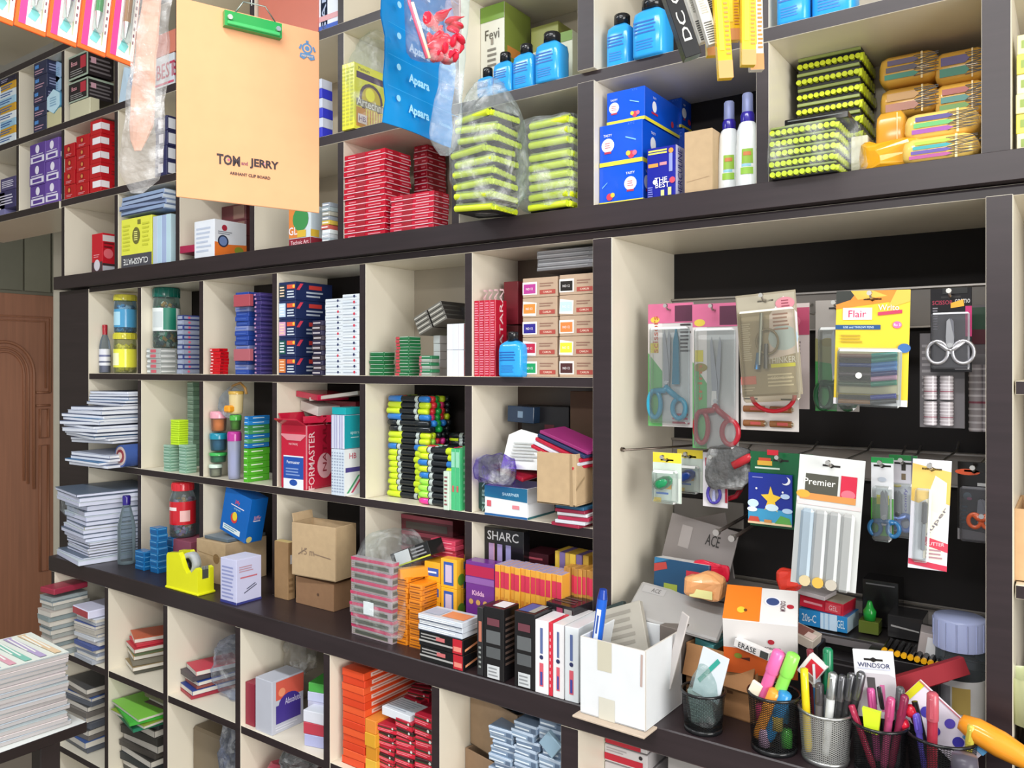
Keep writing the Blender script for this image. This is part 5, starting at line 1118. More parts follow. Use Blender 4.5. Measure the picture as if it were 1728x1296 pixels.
o.location = ((x0+x1)/2 - .004, .01 + d/2, zk + .012); o.rotation_euler = (0, radians(14), 0); tag(o, 'blue printed pack tilted to the right on top of the brown carton', 'box')
carton('white_carton', 'white box with fine red and blue print at the worktop edge', 'box', 372, 399, 940, e, -.105, '#c6c8e6', u2=441, F=[('l', .1, .1, .9, .85, 9, '#8f96c4'), ('r', 0, 0, 1, .06, '#3a3f86')], Sd=[('r', 0, .0, 1, .05, '#3a3f86'), ('l', .15, .55, .85, .62, 1, '#c46a78'), ('l', .1, .7, .7, .85, 3, '#b9919f'), ('q', [(.3, .22), (.8, .36), (.8, .38), (.3, .24)], '#3b3f55'), ('q', [(.4, .3), (.75, .4), (.75, .42), (.4, .32)], '#3b3f55')], top='#d9d9ee')
# tape dispenser: weighted body with notch > tape_roll, cutter
x0, x1, h, d, _ = dims(281, 334, 928, e, -.112, 361); w = x1 - x0
t = empty('tape_dispenser', ((x0+x1)/2, -.112 + d/2, e), 'bright yellow desk tape dispenser with white roll on the worktop', 'tape dispenser')
m = MB(); YD = '#e2e21f:gloss'
pr = [(-w/2, 0), (w/2, 0), (w/2 - .001, h*.66), (w/2 - .010, h*.70), (w*.30, h*.56), (w*.16, h*.50), (w*.06, h*.62), (-w*.06, h*.92), (-w*.12, h), (-w*.46, h*.94), (-w/2, h*.86)]
m.prism(pr, -d*.5, -d*.22, YD); m.prism(pr, d*.22, d*.5, YD); m.prism([(a, min(b, h*.40)) for a, b in pr], -d*.23, d*.23, YD)
m.box(-w*.5 - .003, -d*.5 - .003, 0, w*.5 + .004, d*.5 + .003, .006, YD, .002)
m.build('dispenser_body', t)
m = MB(); r_ = h*.30
m.T = Matrix.Translation((w*.05, 0, h*.70)) @ Matrix.Rotation(pi/2, 4, 'X')
m.lathe([(r_*.55, -.009), (r_, -.009), (r_, .009), (r_*.55, .009), (r_*.55, -.009)], '#e4e8ea:frost', 24); m.lathe([(r_*.5, -.010), (r_*.56, -.010), (r_*.56, .010), (r_*.5, .010), (r_*.5, -.010)], '#26262a', 20); m.build('tape_roll', t)
m = MB()
for k in range(5): m.box(w/2 - .006, -d*.2 + k*d*.085, h*.40, w/2 - .003, -d*.2 + (k+.7)*d*.085, h*.72, '#c9ccd0:metal', .0004)
m.box(w/2 - .006, -d*.22, h*.38, w/2 - .003, d*.22, h*.64, '#c9ccd0:metal', .0004)
m.build('cutter_blade', t)
# cell 4
open_box('cardboard_box', 'big tilted brown cardboard box with pen scribble on the lower carton', 494, 562, 880, 0, -.02, u2=600, vb=968, rz=4, F=[('q', [(.15, .42), (.35, .55), (.36, .53), (.16, .4)], '#7a6654'), ('t', '15 m', .38, .48, .13, '#8a7460', .5), ('q', [(.5, .45), (.9, .4), (.9, .42), (.5, .47)], '#8a7460')], flaps=(('L', 10, .02),))
carton('kraft_carton', 'lower brown carton beneath the tilted cardboard box', 'box', 499, 563, 972, e, -.01, '#8d6a4c:kraft', u2=600, F=[('d', .6, .5, .06, '#5f4636')])
carton('kraft_carton', 'narrow upright kraft carton with a small white label', 'box', 463, 486, 912, e, -.01, '#94744f:kraft', u2=498, Sd=[('r', .3, .62, .75, .78, '#dfe2e6'), ('l', .1, .1, .8, .4, 3, '#7c5f40')], top='#c0aa72:kraft')
# cell 5: wrapped pink packs, orange boxes
PK = lambda c: [('r', 0, .72, 1, 1, '#c23a62'), ('l', .02, .1, .98, .65, 3, '#8d8a7c'), ('r', .1, .2, .9, .5, '#4f5148')]
stack(7, 'pink_pencil_pack', 'pink topped grey pack, {o} of the film wrapped pile on the worktop', 'pack', 592, 662, 938, e, -.09, '#a89aa0', 'pink packs wrapped in film', u2=672, F=PK, Sd=PK, jr=1.5)
carton('white_tag', 'small white tag stuck on the wrapped pink packs', 'tag', 613, 630, 1014, 0, -.094, '#e9edf0', d=.001, vb=1036)
plastic_bag('clear film gathered over the pink packs with crumpled top', 583, 668, 905, 1078, -.105, .135, .006, 71, zb=e + .0, neck=.25, p=.4)
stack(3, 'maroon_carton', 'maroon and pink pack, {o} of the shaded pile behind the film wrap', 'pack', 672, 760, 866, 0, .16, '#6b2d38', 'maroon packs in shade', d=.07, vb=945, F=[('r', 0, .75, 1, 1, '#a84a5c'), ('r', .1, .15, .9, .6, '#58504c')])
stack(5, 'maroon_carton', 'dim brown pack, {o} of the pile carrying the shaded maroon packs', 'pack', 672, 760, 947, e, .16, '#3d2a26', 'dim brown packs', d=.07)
OR = '#e68a1e:gloss'
OF = lambda c: [('l', .1, .25, .9, .75, 1, '#8a4a14'), ('r', .02, .0, .98, .12, '#b5651a')]
stack(13, 'orange_pen_box', 'small orange box, {o} of the left column beside the wrapped packs', 'box', 668, 688, 972, e, -.075, [OR, '#d97f1c:gloss'], 'orange boxes, left column', d=.09, F=OF, Sd=OF, jr=2)
stack(12, 'orange_pen_box', 'small orange box, {o} of the second column beside the wrapped packs', 'box', 690, 711, 984, e, -.075, [OR, '#dd8420:gloss'], 'orange boxes, second column', d=.09, F=OF, Sd=OF, jr=2)
carton('orange_pen_box', 'orange box perched at a slant on the second orange column', 'box', 672, 690, 962, 0, -.08, '#ee8f22:gloss', d=.08, vb=978, rz=-28, ry=-6, top='#f0a03a')
YO = [('r', .1, .3, .9, .7, '#2c56a8'), ('l', .15, .4, .8, .6, 1, '#dfe6f0')]
stack(4, 'yellow_blue_box', 'orange yellow box with blue panel, {o} of the middle column', 'box', 716, 742, 946, e + .0, -.03, '#e9a526:gloss', 'yellow blue boxes, middle', d=.09, F=YO, Sd=YO, jr=3)
stack(3, 'yellow_blue_box', 'yellow box with upright blue panel, {o} of the right column', 'box', 744, 771, 941, e, -.03, '#eeb02c:gloss', 'yellow blue boxes, right', u2=783, F=[('r', .2, .1, .8, .9, '#2c56a8'), ('r', .3, .2, .7, .8, '#c9b8d0')], Sd=[('r', 0, 0, .6, 1, '#eeb02c'), ('d', .6, .3, .2, '#5d8a2a')], jr=1)
stack(4, 'orange_pen_box', 'orange box, {o} of the sloping heap behind the second column', 'box', 694, 716, 952, e + .07, .0, [OR, '#f0a028:gloss'], 'orange boxes, sloping heap', d=.07, F=OF, jr=9)
carton('black_white_pack', 'black pack with white label lying slantwise over the orange boxes', 'pack', 662, 730, 918, 0, -.03, '#1c1d1e:gloss', d=.045, vb=942, ry=-22, F=[('r', .12, .1, .5, .95, '#d9dce0'), ('l', .55, .2, .95, .9, 3, '#8d8f94'), ('r', 0, 0, 1, .1, '#c9d24a')])
stack(4, 'pink_box', 'pink and red box, {o} of the pile on the yellow blue boxes', 'box', 728, 768, 908, 0, .02, ['#c9405c', '#d04a66', '#b8384f'], 'pink and red boxes', u2=783, vb=940, F=[('l', .1, .3, .9, .7, 1, '#e89aa8')], jr=5)
# black and red blade packs in front, clear case on top
BR = [('r', .0, .3, .98, .42, '#a8a8a6'), ('l', .05, .5, .55, .9, 2, '#9c9a98'), ('r', .4, .55, .6, .8, '#c46a6c'), ('r', .78, .05, .99, .98, '#b81f2e'), ('r', .8, .2, .97, .5, '#e08a7a')]
stack(2, 'blade_pack', 'black pack with red corner, {o} of two at the worktop edge', 'pack', 708, 782, 1062, e, YL + .002, '#17181a:gloss', 'black and red packs', u2=812, F=BR, Sd=[('q', [(.1, .2), (.9, .45), (.9, .6), (.1, .35)], '#e0946a')], jr=1)
zt = PZ(708, 1062, YL + .002) + .001
stack(3, 'clear_case', 'clear flat case with white sheets, {o} on the black and red packs', 'case', 706, 780, 1034, zt, YL, '#c9d0da:gloss', 'clear flat cases', u2=812, F=[('l', .02, .1, .98, .8, 2, '#f0f3f6'), ('r', 0, .0, 1, .15, '#4a5266')], Tp=[('r', .45, .2, .95, .8, '#e08a5a'), ('r', .05, .2, .4, .8, '#aab4c8')], jr=2)
# cell 6
carton('lettered_box', 'black box lettered in white with three lilac strips, behind the violet packs', 'box', 808, 873, 887, 0, .04, '#141316:gloss', u2=884, vb=944, F=[('t', 'SHARC', .48, .78, .26, '#c9cacc', .8), ('r', .12, .06, .25, .55, '#a98ab4'), ('r', .34, .06, .47, .55, '#9a8abc'), ('r', .56, .06, .69, .55, '#8a86b4'), ('r', .25, .06, .27, .55, '#d99ab0')])
carton('maroon_pack', 'dark maroon pack lying on the card packs beside the lettered black box', 'pack', 884, 925, 930, 0, .06, '#4a1a26', d=.06, vb=948, F=[('l', .2, .3, .8, .7, 1, '#c05a6a')])
PV = [('r', 0, .84, 1, .96, '#b01f48'), ('r', 0, .76, 1, .83, '#8a5aa0'), ('t', '*Kidda', .45, .66, .055, '#d9a6cc', .8), ('d', .2, .56, .03, '#d0a05a'), ('d', .45, .56, .03, '#d0a05a'), ('d', .7, .56, .03, '#d0a05a')]
carton('violet_pack', 'violet and crimson pack facing out at the left of the card packs', 'pack', 786, 834, 945, e, -.03, '#6d2f86:gloss', d=.03, F=PV)
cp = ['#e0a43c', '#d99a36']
CPF = lambda c: [('r', .05, .76, .95, .93, '#c8304e'), ('l', .2, .1, .8, .7, 5, '#c9802a')]
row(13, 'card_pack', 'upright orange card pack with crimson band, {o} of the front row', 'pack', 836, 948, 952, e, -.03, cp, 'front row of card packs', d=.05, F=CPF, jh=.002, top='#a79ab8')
row(8, 'card_pack', 'upright orange card pack with crimson band, {o} of the shaded right row', 'pack', 951, 1002, 956, e, .0, ['#b8843a', '#a67634'], 'right row of card packs', d=.06, F=CPF, jh=.003)  # dimmed copy of the front row's orange, shade put into the colour
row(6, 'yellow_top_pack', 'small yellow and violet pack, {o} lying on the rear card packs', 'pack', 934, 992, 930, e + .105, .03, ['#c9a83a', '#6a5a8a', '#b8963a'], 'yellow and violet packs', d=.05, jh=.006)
row(4, 'yellow_top_pack', 'shade-toned card pack, {o} of the shaded rear row', 'pack', 934, 992, 960, e, .1, ['#5a4a30', '#4a3a50'], 'rear card packs', d=.06)  # yellow and violet darkened to carry the rear row's shade
BB = [('r', .2, .02, .8, .2, '#c9cccf'), ('l', .25, .04, .75, .18, 3, '#8a8d90'), ('r', .15, .3, .85, .45, '#55585a'), ('r', .15, .5, .85, .68, '#5f6264'), ('r', .2, .75, .8, .85, '#6a3a44')]
carton('black_marker_box', 'upright black box with grey label panels, left of two at the worktop edge', 'box', 816, 850, 1022, e, YL + .004, '#1b1a1c:gloss', u2=876, F=BB, Tp=[('r', .3, .2, .9, .9, '#dcdfe2')], Sd=[('l', .1, .2, .8, .9, 9, '#5a4a44')])
carton('black_marker_box', 'upright black box with blue patch on top, right of two at the edge', 'box', 868, 902, 1030, e, YL + .004, '#1b1a1c:gloss', u2=932, F=BB, Tp=[('r', .1, .1, .6, .9, '#3a5a9a'), ('r', .6, .1, .9, .9, '#9aa09a')])
carton('slim_black_box', 'slim black box with rosy strip squeezed left of the black marker boxes', 'box', 805, 815, 1024, e, YL + .006, '#2a2a2c', d=.05, F=[('r', .3, .5, .8, .8, '#b8705c'), ('l', .3, .1, .8, .45, 5, '#8f9490')])
carton('black_flat_box', 'flat black box lying across the tops of the white marker boxes', 'box', 922, 972, 1016, 0, -.06, '#211c20:gloss', u2=1002, vb=1040, rz=-6, F=[('r', .4, .2, .62, .8, '#8a2f4a'), ('r', .68, .2, .95, .8, '#8f8f8d'), ('l', .05, .3, .35, .7, 1, '#6a6468')], Tp=[('l', .1, .2, .9, .8, 3, '#4a4248')])
WR = [('r', .35, .1, .65, .42, '#d25a6a'), ('r', .4, .55, .6, .9, '#5a6a9a'), ('d', .5, .5, .03, '#2a2f5a'), ('r', .42, .12, .58, .3, '#3a4a9a')]
rr = ['#e9e6ea:gloss', '#cf2f42:gloss', '#e4e2e4:gloss', '#dbe0e4:gloss']
names_ = ['white upright marker box, nearest to the black boxes', 'red edged upright box second in the white row', 'third upright white box in the row at the edge', 'last upright white box in the row, beside the white carton']
for k, (a, b, vt) in enumerate(((903, 925, 1045), (926, 932, 1050), (933, 951, 1052), (953, 976, 1056))):
    carton('white_marker_box', names_[k], 'box', a, b, vt, e, YL + .003, rr[k], d=.10, F=WR if k != 1 else [('l', .3, .1, .7, .9, 9, '#e8a0a8')])
for k in range(3):
    carton('small_white_pack', ['left', 'middle', 'right'][k] + ' small pinkish white pack behind the last white marker boxes', 'pack', 962 + 14*k, 974 + 14*k, 1030 + 4*k, 0, .0, '#d4ccc8', d=.04, vb=1056, rz=20, F=[('r', .3, .2, .7, .6, '#c85a6a')])
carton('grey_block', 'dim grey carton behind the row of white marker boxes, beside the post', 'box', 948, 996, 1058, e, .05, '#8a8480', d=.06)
# =================================================================== BASE CABINET (floor Z1)
e = Z1
def pile(n, name, label, cat, x, y, z, w, d, th, cols, g, jr=4, jx=.006, tilt=0, rz=0):
    R = random.Random(int((x + z) * 999)); zz = z
    for i in range(n):
        t_ = th * R.uniform(.7, 1.35); c = cols[i % len(cols)]
        m = MB(); m.box(-w/2, -d/2, 0, w/2, d/2, t_*.87, c, .0008, front='#cfcac2' if i % 2 else c, side='#d3cec4' if i % 2 else c)
        m.box(-w/2 - .0004, -d/2 - .0006, t_*.85, w/2 + .0004, d/2, t_, c, .0002)
        o = m.build(name); o.location = (x + R.uniform(-jx, jx), y + R.uniform(-jx, jx), zz); o.rotation_euler = (0, radians(tilt), radians(rz + R.uniform(-jr, jr))); zz += t_ + .0005
        tag(o, label.format(o=ordt(i, n)), cat, g)
    return zz
# column 0: heaped ledgers that stick out
pile(13, 'ledger_book', 'worn book, {o} of the left heap sticking out beside the door', 'book', -2.385, -.11, Z1 + .0, .07, .10, .0125, ['#9aa4a6', '#c9c2b8', '#8d9a9c', '#b5aca6', '#a5a8a4', '#7f8d94'], 'left heap of worn books', jr=3)
m = MB(); m.box(-.034, -.05, 0, .034, .05, .016, '#9c2f45', .002); o = m.build('red_ledger'); o.location = (-2.383, -.11, Z1 + .176); o.rotation_euler = (0, 0, radians(6)); tag(o, 'crimson covered book on top of the left heap under the worktop', 'book')
zt = pile(12, 'ledger_book', 'pale book, {o} of the right heap under the worktop end', 'book', -2.245, -.02, Z1 + .0005, .11, .20, .0115, ['#a9aeb8', '#c9cdd4', '#8f98ac', '#b5b0a8', '#4a5a94'], 'right heap of pale books', jr=3)
m = MB(); m.box(-.05, -.11, 0, .05, .11, .022, '#d4d4ea:gloss', .002, front='#a83a44'); o = m.build('ruled_register'); o.location = (-2.245, -.02, zt + .001); o.rotation_euler = (0, 0, radians(-4)); tag(o, 'thick pale register with red foot on the right heap under the worktop', 'register')
# column 1
pile(8, 'story_book', 'small red or tan book, {o} of the pile in the first open pigeonhole', 'book', PX(252, -.03), -.0, Z1 + .0005, .085, .17, .0105, ['#4a4a40', '#8d7a58', '#6f6a5c', '#b08a4a', '#5a6a4a', '#b0303c', '#c23040', '#c05a3a'], 'small red and tan books', jr=4, rz=-20)
m = MB(); m.box(-.002, 0, 0, .002, .12, .15, '#3a2a38', .0008); m.box(-.006, 0, .125, .004, .14, .155, '#cfcac4', .001); o = m.build('leaning_folder'); o.location = (-1.93, .02, Z1 + .085); o.rotation_euler = (0, radians(-18), 0); tag(o, 'dark folder with pale top edge leaning above the small book pile', 'folder')
carton('white_slip', 'crumpled white slip on the small book pile', 'paper', 245, 258, 1058, 0, .02, '#c9cce0', d=.03, vb=1078, rz=30, ry=20)
# column 2
pile(6, 'note_pad', 'glossy pad, {o} of the red and blue pile in the second pigeonhole', 'notepad', PX(321, -.05), -.03, Z1 + .0005, .075, .115, .010, ['#a02a3c', '#2a3f86', '#8d4a44', '#1f3f8c', '#4a4248', '#c4384c'], 'red and blue pads', jr=5, rz=-12)
plastic_bag('heap of crinkled clear bags in the right half of the second pigeonhole', 348, 404, 1090, 1222, -.06, .16, .016, 81, zb=Z1, kind='#dfe6f4:foil')
m = MB(); blob(m, -.035, .035, -.04, .04, 0, .15, '#6f625e', .018, 85, neck=.5, nu=22, nv=16); o = m.build('cloth_bundle'); o.location = (-1.75, .11, Z1); tag(o, 'grey brown crumpled bundle at the back of the second pigeonhole', 'bundle')
# column 3
carton('drawing_file', 'pale lavender file with brown inside standing at the left', 'file', 416, 432, 1092, e, -.02, '#b4bcd8', u2=505, Sd=[('r', .18, .35, .95, .95, '#a89684'), ('r', .08, .35, .12, 1, '#e6e9f2'), ('r', 0, 0, 1, .3, '#b4bcd8')])
carton('maroon_spine_book', 'narrow book with maroon spine at the left foot of the lavender files', 'book', 414, 429, 1150, e, -.105, '#8d2038', d=.06)
carton('white_orange_file', 'grey white box file printed orange and violet, front of the third pigeonhole', 'box', 431, 459, 1142, e, -.11, '#b9bcc8', u2=512, Sd=[('r', .12, .62, 1, .97, '#cf5a48'), ('d', .55, .5, .26, '#3f2f86', .2), ('r', .12, .18, .9, .52, '#3f2f86'), ('t', 'Absolute', .65, .55, .12, '#c9c4e0', .5), ('l', .1, .05, .9, .14, 2, '#d5d7e0'), ('d', .3, .75, .08, '#e6906a')])
plastic_bag('crinkled bag with white slip between the files', 470, 508, 1082, 1140, -.02, .06, .012, 91, kind='#e6e2da:foil')
stack(3, 'green_register', 'slanting white and green register, {o} at the right of the third pigeonhole', 'register', 512, 548, 1146, 0, -.06, ['#4fae4a', '#c9cdea', '#c4c4dc'], 'slanting registers', d=.16, vb=1192, rz=14, jr=3)
stack(3, 'green_register', 'pale register with red band, {o} of the lower three on the board', 'register', 506, 548, 1193, e, -.09, ['#d9dbe6', '#b83a4c', '#aaaed6'], 'lower registers', d=.17, rz=12, jr=3)
# column 4
OB = '#dc4a22'
def ostack(n, name, label, u0, u1, vt, Y, d, cols, g, F=None, Sd=None, vb=None, **k):
    return stack(n, name, label, 'box', u0, u1, vt, e, Y, cols, g, d=d, F=F, Sd=Sd, vb=vb, **k)
ostack(13, 'orange_carton', 'flat orange red box, {o} of the tall stack in the wide pigeonhole', 578, 615, 1126, -.10, .24, [OB, '#d4401e', '#e2582c'], 'orange red boxes', F=[('r', 0, 0, 1, .08, '#a83214')], Sd=[('r', .08, .25, .95, .8, '#d9b2a6'), ('l', .1, .35, .9, .7, 1, '#a86a5a')], jr=.8)
ostack(4, 'amber_carton', 'amber box, {o} of the short stack beside the orange red boxes', 616, 634, 1212, -.10, .10, ['#e08a34', '#d9a02c', '#cf8a24', '#dcae3a'], 'amber boxes', jr=2)
carton('pale_card', 'curved pale card lying over the amber boxes', 'card', 606, 640, 1204, 0, -.08, '#dfe6ea', d=.16, vb=1208, ry=-10, rz=6)
KF = [('r', 0, .15, 1, .6, '#cf2038'), ('l', .05, .2, .95, .55, 2, '#e68a94'), ('r', 0, .62, 1, .78, '#39402c'), ('d', .8, .8, .15, '#d9dcd8')]
for c_ in range(3):
    ostack(7, 'toffee_carton', 'red and black printed pack, {o} of column %s beside the orange boxes' % ['one', 'two', 'three'][c_], 636 + 32*c_, 666 + 32*c_, (1218, 1212, 1204)[c_], -.09, .07, ['#b01f34', '#3a1f20', '#c42a3e'], 'red and black packs, column %d' % (c_+1), F=KF, Sd=[('r', .2, .1, .8, .9, '#e0e2de')] if c_ == 2 else KF, jr=5)
ztk = PZ(650, 1212, -.09) + .003
carton('white_wrapper', 'long white striped wrapper across the red and black packs', 'wrapper', 644, 694, 1192, 0, -.085, '#dde3ea', d=.055, vb=1206, rz=-3, Tp=[('l', .05, .1, .95, .9, 6, '#aab4c0')])
for k in range(5):
    carton('toffee_carton', ['lowest', 'second', 'third', 'fourth', 'highest'][k] + ' red and black pack of the loose ones strewn behind on top', 'box', 664 + 9*k, 704 + 9*k, 1182 - 10*k, 0, -.0 + .015*k, '#b3223a', d=.05, vb=1194 - 10*k, rz=-14 + 9*k, F=KF, Tp=[('r', .1, .2, .6, .8, '#dfe1e0'), ('r', .65, .1, .9, .9, '#2f3326')])
# column 5
zf = .25
open_box('cardboard_box', 'open brown carton in the tall pigeonhole, seen from above', 768, 872, 1168, 0, -.05, d=.17, vb=1258, rz=-16, col='#9c8368:kraft', inner='#75604c:kraft')
open_box('cardboard_box', 'lower brown carton beneath the open one in the tall pigeonhole', 766, 872, 1264, zf, -.06, d=.17, col='#94795f:kraft', rz=-12)
m = MB(); m.cyl((-.02, 0, 0), (.02, .03, .03), .02, .02, '#b3a48c', 14); o = m.build('tape_roll'); o.location = (PX(838, .0), .0, PZ(838, 1205, .0)); tag(o, 'tan roll lying in the open brown carton', 'roll')
carton('grey_bundle', 'grey striped bundle lying in the open brown carton', 'bundle', 800, 836, 1150, 0, .0, '#a39c98', d=.05, vb=1180, ry=-25, F=[('l', .1, .1, .9, .9, 4, '#7f7874')])
CG = lambda c: [('r', 0, .7, 1, 1, '#b9c9dc'), ('l', .05, .1, .7, .5, 1, '#dfe9f2'), ('r', .75, .1, .95, .6, '#5a6c84')]
for c_ in range(3):
    stack(11, 'clear_blue_pack', 'blue grey translucent pack, {o} of the %s column in the tall pigeonhole' % ['left', 'middle', 'right'][c_], 'pack', 828 + 42*c_, 867 + 42*c_, (1214, 1206, 1200)[c_] + 8, PZ(850, 1296, -.09) - .07, -.09, ['#7f93ac:gloss', '#8ea4bc:gloss', '#6b7f98:gloss'], 'blue grey packs, %s column' % ['left', 'middle', 'right'][c_], d=.15, F=CG, Sd=CG, jr=4, jx=.004)
carton('clear_blue_pack', 'blue grey pack standing on edge among the translucent ones', 'pack', 906, 934, 1232, 0, -.10, '#8ba7ba:gloss', d=.015, vb=1262, ry=38)
carton('orange_pouch', 'red and yellow pouch at the foot of the lower brown carton', 'pouch', 752, 786, 1284, zf, -.11, '#d8401f:gloss', d=.03, ry=10)
# column 6 (right of the post): red white packs
carton('white_red_pack', 'white box with red band, upper one under the big white carton', 'box', 1022, 1092, 1228, 0, -.03, '#d4cfd0', d=.12, vb=1252, F=[('r', 0, .0, .85, .4, '#bf2036'), ('d', .85, .6, .15, '#2a2428'), ('l', .05, .6, .6, .9, 2, '#a8a0a2')])
carton('white_red_pack', 'white box with red band, middle one under the big white carton', 'box', 1020, 1092, 1254, 0, -.03, '#cfcacb', d=.12, vb=1282, F=[('r', 0, .1, .9, .5, '#bf2036'), ('d', .85, .75, .12, '#2a2428'), ('l', .05, .6, .6, .9, 2, '#a8a0a2')])
carton('white_red_pack', 'white box with red band, lowest one under the big white carton', 'box', 1018, 1092, 1284, zf, -.03, '#d0cbcc', d=.12, F=[('r', 0, .9, .9, .98, '#bf2036')])
carton('grey_lid_box', 'grey lidded box lying low to the right of the red banded boxes', 'box', 1116, 1200, 1262, zf, -.02, '#9a9694', d=.12, rz=14, F=[('r', .2, .8, .9, .95, '#c23a4c')])
# second tier of pigeonholes
e2 = Z2
pile(4, 'green_book', 'glossy green picture book, {o} of four fanned in the lower left pigeonhole', 'book', PX(232, -.06), -.04, e2 + .16, .17, .17, .009, ['#1f7a5a', '#8fa03c', '#3fae3a', '#7fc44a'], 'green picture books', jr=9, rz=-10)
pile(9, 'old_book', 'dark book, {o} of the pile carrying the green picture books', 'book', PX(232, -.04), -.0, e2 + .0005, .16, .17, .016, ['#3a3836', '#4f4a46', '#2f3438'], 'dark books under the green ones', jr=4)
carton('brown_box', 'brown flat box with pale edge above the green picture books', 'box', 186, 224, 1172, 0, .02, '#6f4438', d=.16, vb=1192, rz=-6, F=[('r', 0, 0, 1, .2, '#d0bcb4')])
plastic_bag('crinkled clear bag in shade on the brown flat box', 196, 262, 1132, 1172, .03, .08, .012, 95, kind='#cfcac4:film')
pile(5, 'old_book', 'brownish book, {o} of the upper lying ones in the second lower pigeonhole', 'book', PX(335, .0), .03, e2 + .15, .16, .18, .012, ['#7a6a62', '#8d6a5c', '#5a4a48', '#9a8478'], 'brownish books', jr=4)
carton('brown_case', 'dull brown rounded case in the second lower pigeonhole', 'case', 318, 366, 1222, e2, -.05, '#7a6c58', d=.12, c=.006)
plastic_bag('dark bluish plastic bundle beside the dull brown case', 362, 404, 1226, 1290, -.09, .09, .012, 97, zb=e2, kind='#aab8dc:foil')
m = MB(); blob(m, -.14, .12, -.09, .09, 0, .16, '#b04a5c:gloss', .03, 99, nu=30, nv=20, freq=14); o = m.build('cloth_pouch_heap'); o.location = (-1.40, -.0, e2 + .03); tag(o, 'heap of crimson and tan glossy pouches at the bottom of the picture', 'pouches', kind='stuff')
plastic_bag('dark shiny plastic bag beside the crimson pouches', 466, 512, 1236, 1290, -.1, .08, .014, 101, kind='#9aa4a8:foil', zb=e2 + .1)
pile(12, 'old_book', 'book, {o} of the dim pile behind the white table corner', 'book', PX(140, -.05), .0, e2 + .0005, .14, .2, .014, ['#5a5f6a', '#3f5a94', '#6f6a66', '#4a4a4c'], 'dim pile behind the table', jr=5)
YCL[0] = .256
# =================================================================== DISPLAY NICHE: packs hanging on hooks
def hook(x, z, y, label):
    m = MB(); m.tube([(x, YB - .014, z + .012), (x, YB - .05, z), (x, y - .012, z), (x, y - .02, z + .006)], .0018, '#b4b0aa:metal', 6)
    m.cyl((x, y - .024, z + .006), (x, y - .018, z + .006), .0035, .0035, '#dcd9d2:metal', 8)
    o = m.build('display_hook'); tag(o, label, 'hook', None); return o
def hang(label, u0, u1, v0, v1, Y, col, F=None, name='blister_pack', rz=0, ry=0, rx=0, cat='blister pack', th=.0012, hk=True, slot=True, g=None, c=.0006, backs=0):
    x0, x1 = PX(u0, Y), PX(u1, Y); z0, z1 = PZ((u0+u1)/2, v1, Y), PZ((u0+u1)/2, v0, Y); w, h = x1-x0, z1-z0
    t = empty(name, ((x0+x1)/2, Y, z1 - .012), label, cat, g, rot=(radians(rx), radians(ry), radians(rz)))
    m = MB(); m.box(-w/2, 0, -h + .012, w/2, th, .012, col, c)
    if F: m.prints((-w/2, 0, -h + .012), (w, 0, 0), (0, 0, h), (0, -1, 0), F)
    if slot: m.prints((-.012, 0, -.004), (.024, 0, 0), (0, 0, .007), (0, -1, 0), [('q', [(0, .3), (.35, .3), (.5, .0), (.65, .3), (1, .3), (1, .7), (.65, .7), (.5, 1), (.35, .7), (0, .7)], '#15110f')])
    m.build('card', t)
    if hk: hook((x0+x1)/2 + (.0), z1 - .0115, Y, 'wire hook carrying the ' + ' '.join(label.split()[:8]))
    t['wh'] = [w, h]
    return t, w, h
def scissors(t, cx, top, bot, wd, hcol, rings, blade='#a9a9ac:metal', y=-.008, spread=.5, open_=4, hw=.0055):
    """blades meet at a pivot; finger rings below. heights measured in the card's own frame"""
    piv = bot + (top - bot) * .40; L = top - piv
    for s_ in (-1, 1):
        m = MB(); a = radians(open_ * s_ * .5)
        m.T = Matrix.Translation((cx, y + s_*.0008, piv)) @ Matrix.Rotation(a, 4, 'Y')
        m.prism([(-.0045, -.012), (.0045, -.012), (.005, L*.3), (.0035 if s_ > 0 else .001, L*.9), (0, L), (-.0035 if s_ < 0 else -.001, L*.9), (-.005, L*.3)], -.0007, .0007, blade); bl_o = m.build('blade', t)
        m = MB(); m.T = Matrix.Translation((0, y, 0)); rx_, rz_ = rings[0 if s_ < 0 else 1]
        ccx, ccz = cx + s_ * wd * .27, bot + rz_
        m.tube([(ccx + rx_*cos(q), 0, ccz + rz_*sin(q)) for q in [2*pi*k/20 for k in range(20)]], hw*.8, hcol, 8, True)
        m.tube([(cx - s_*.002, 0, piv - .006), (cx + s_*.004, 0, piv - (piv-bot)*.22), (ccx + s_*rx_*.1, 0, ccz + rz_*.95)], hw, hcol, 8); m.build('handle', t)
    m = MB(); m.cyl((cx, y - .004, piv), (cx, y + .002, piv), .0035, .0035, '#c8c8c8:metal', 10); m.build('pivot_screw', bl_o)
def blister(t, x0, z0, x1, z1, d, mat='#f2f5f5:clear', c=.004, name='blister'):
    m = MB(); m.box(x0, -d, z0, x1, -.0003, z1, mat, c); return m.build(name, t)
PG = lambda extra=(): [('r', 0, .0, .32, 1, '#e4ddda'), ('q', [(0, 0), (.32, 0), (.32, .45), (0, .6)], '#63ad66'), ('r', .0, .84, 1, 1, '#d06a90'), ('r', .6, .85, .98, .98, '#5a2a42'), ('d', .16, .87, .04, '#dcc24a', .025), ('r', .06, .6, .24, .68, '#e0d03a')] + list(extra)
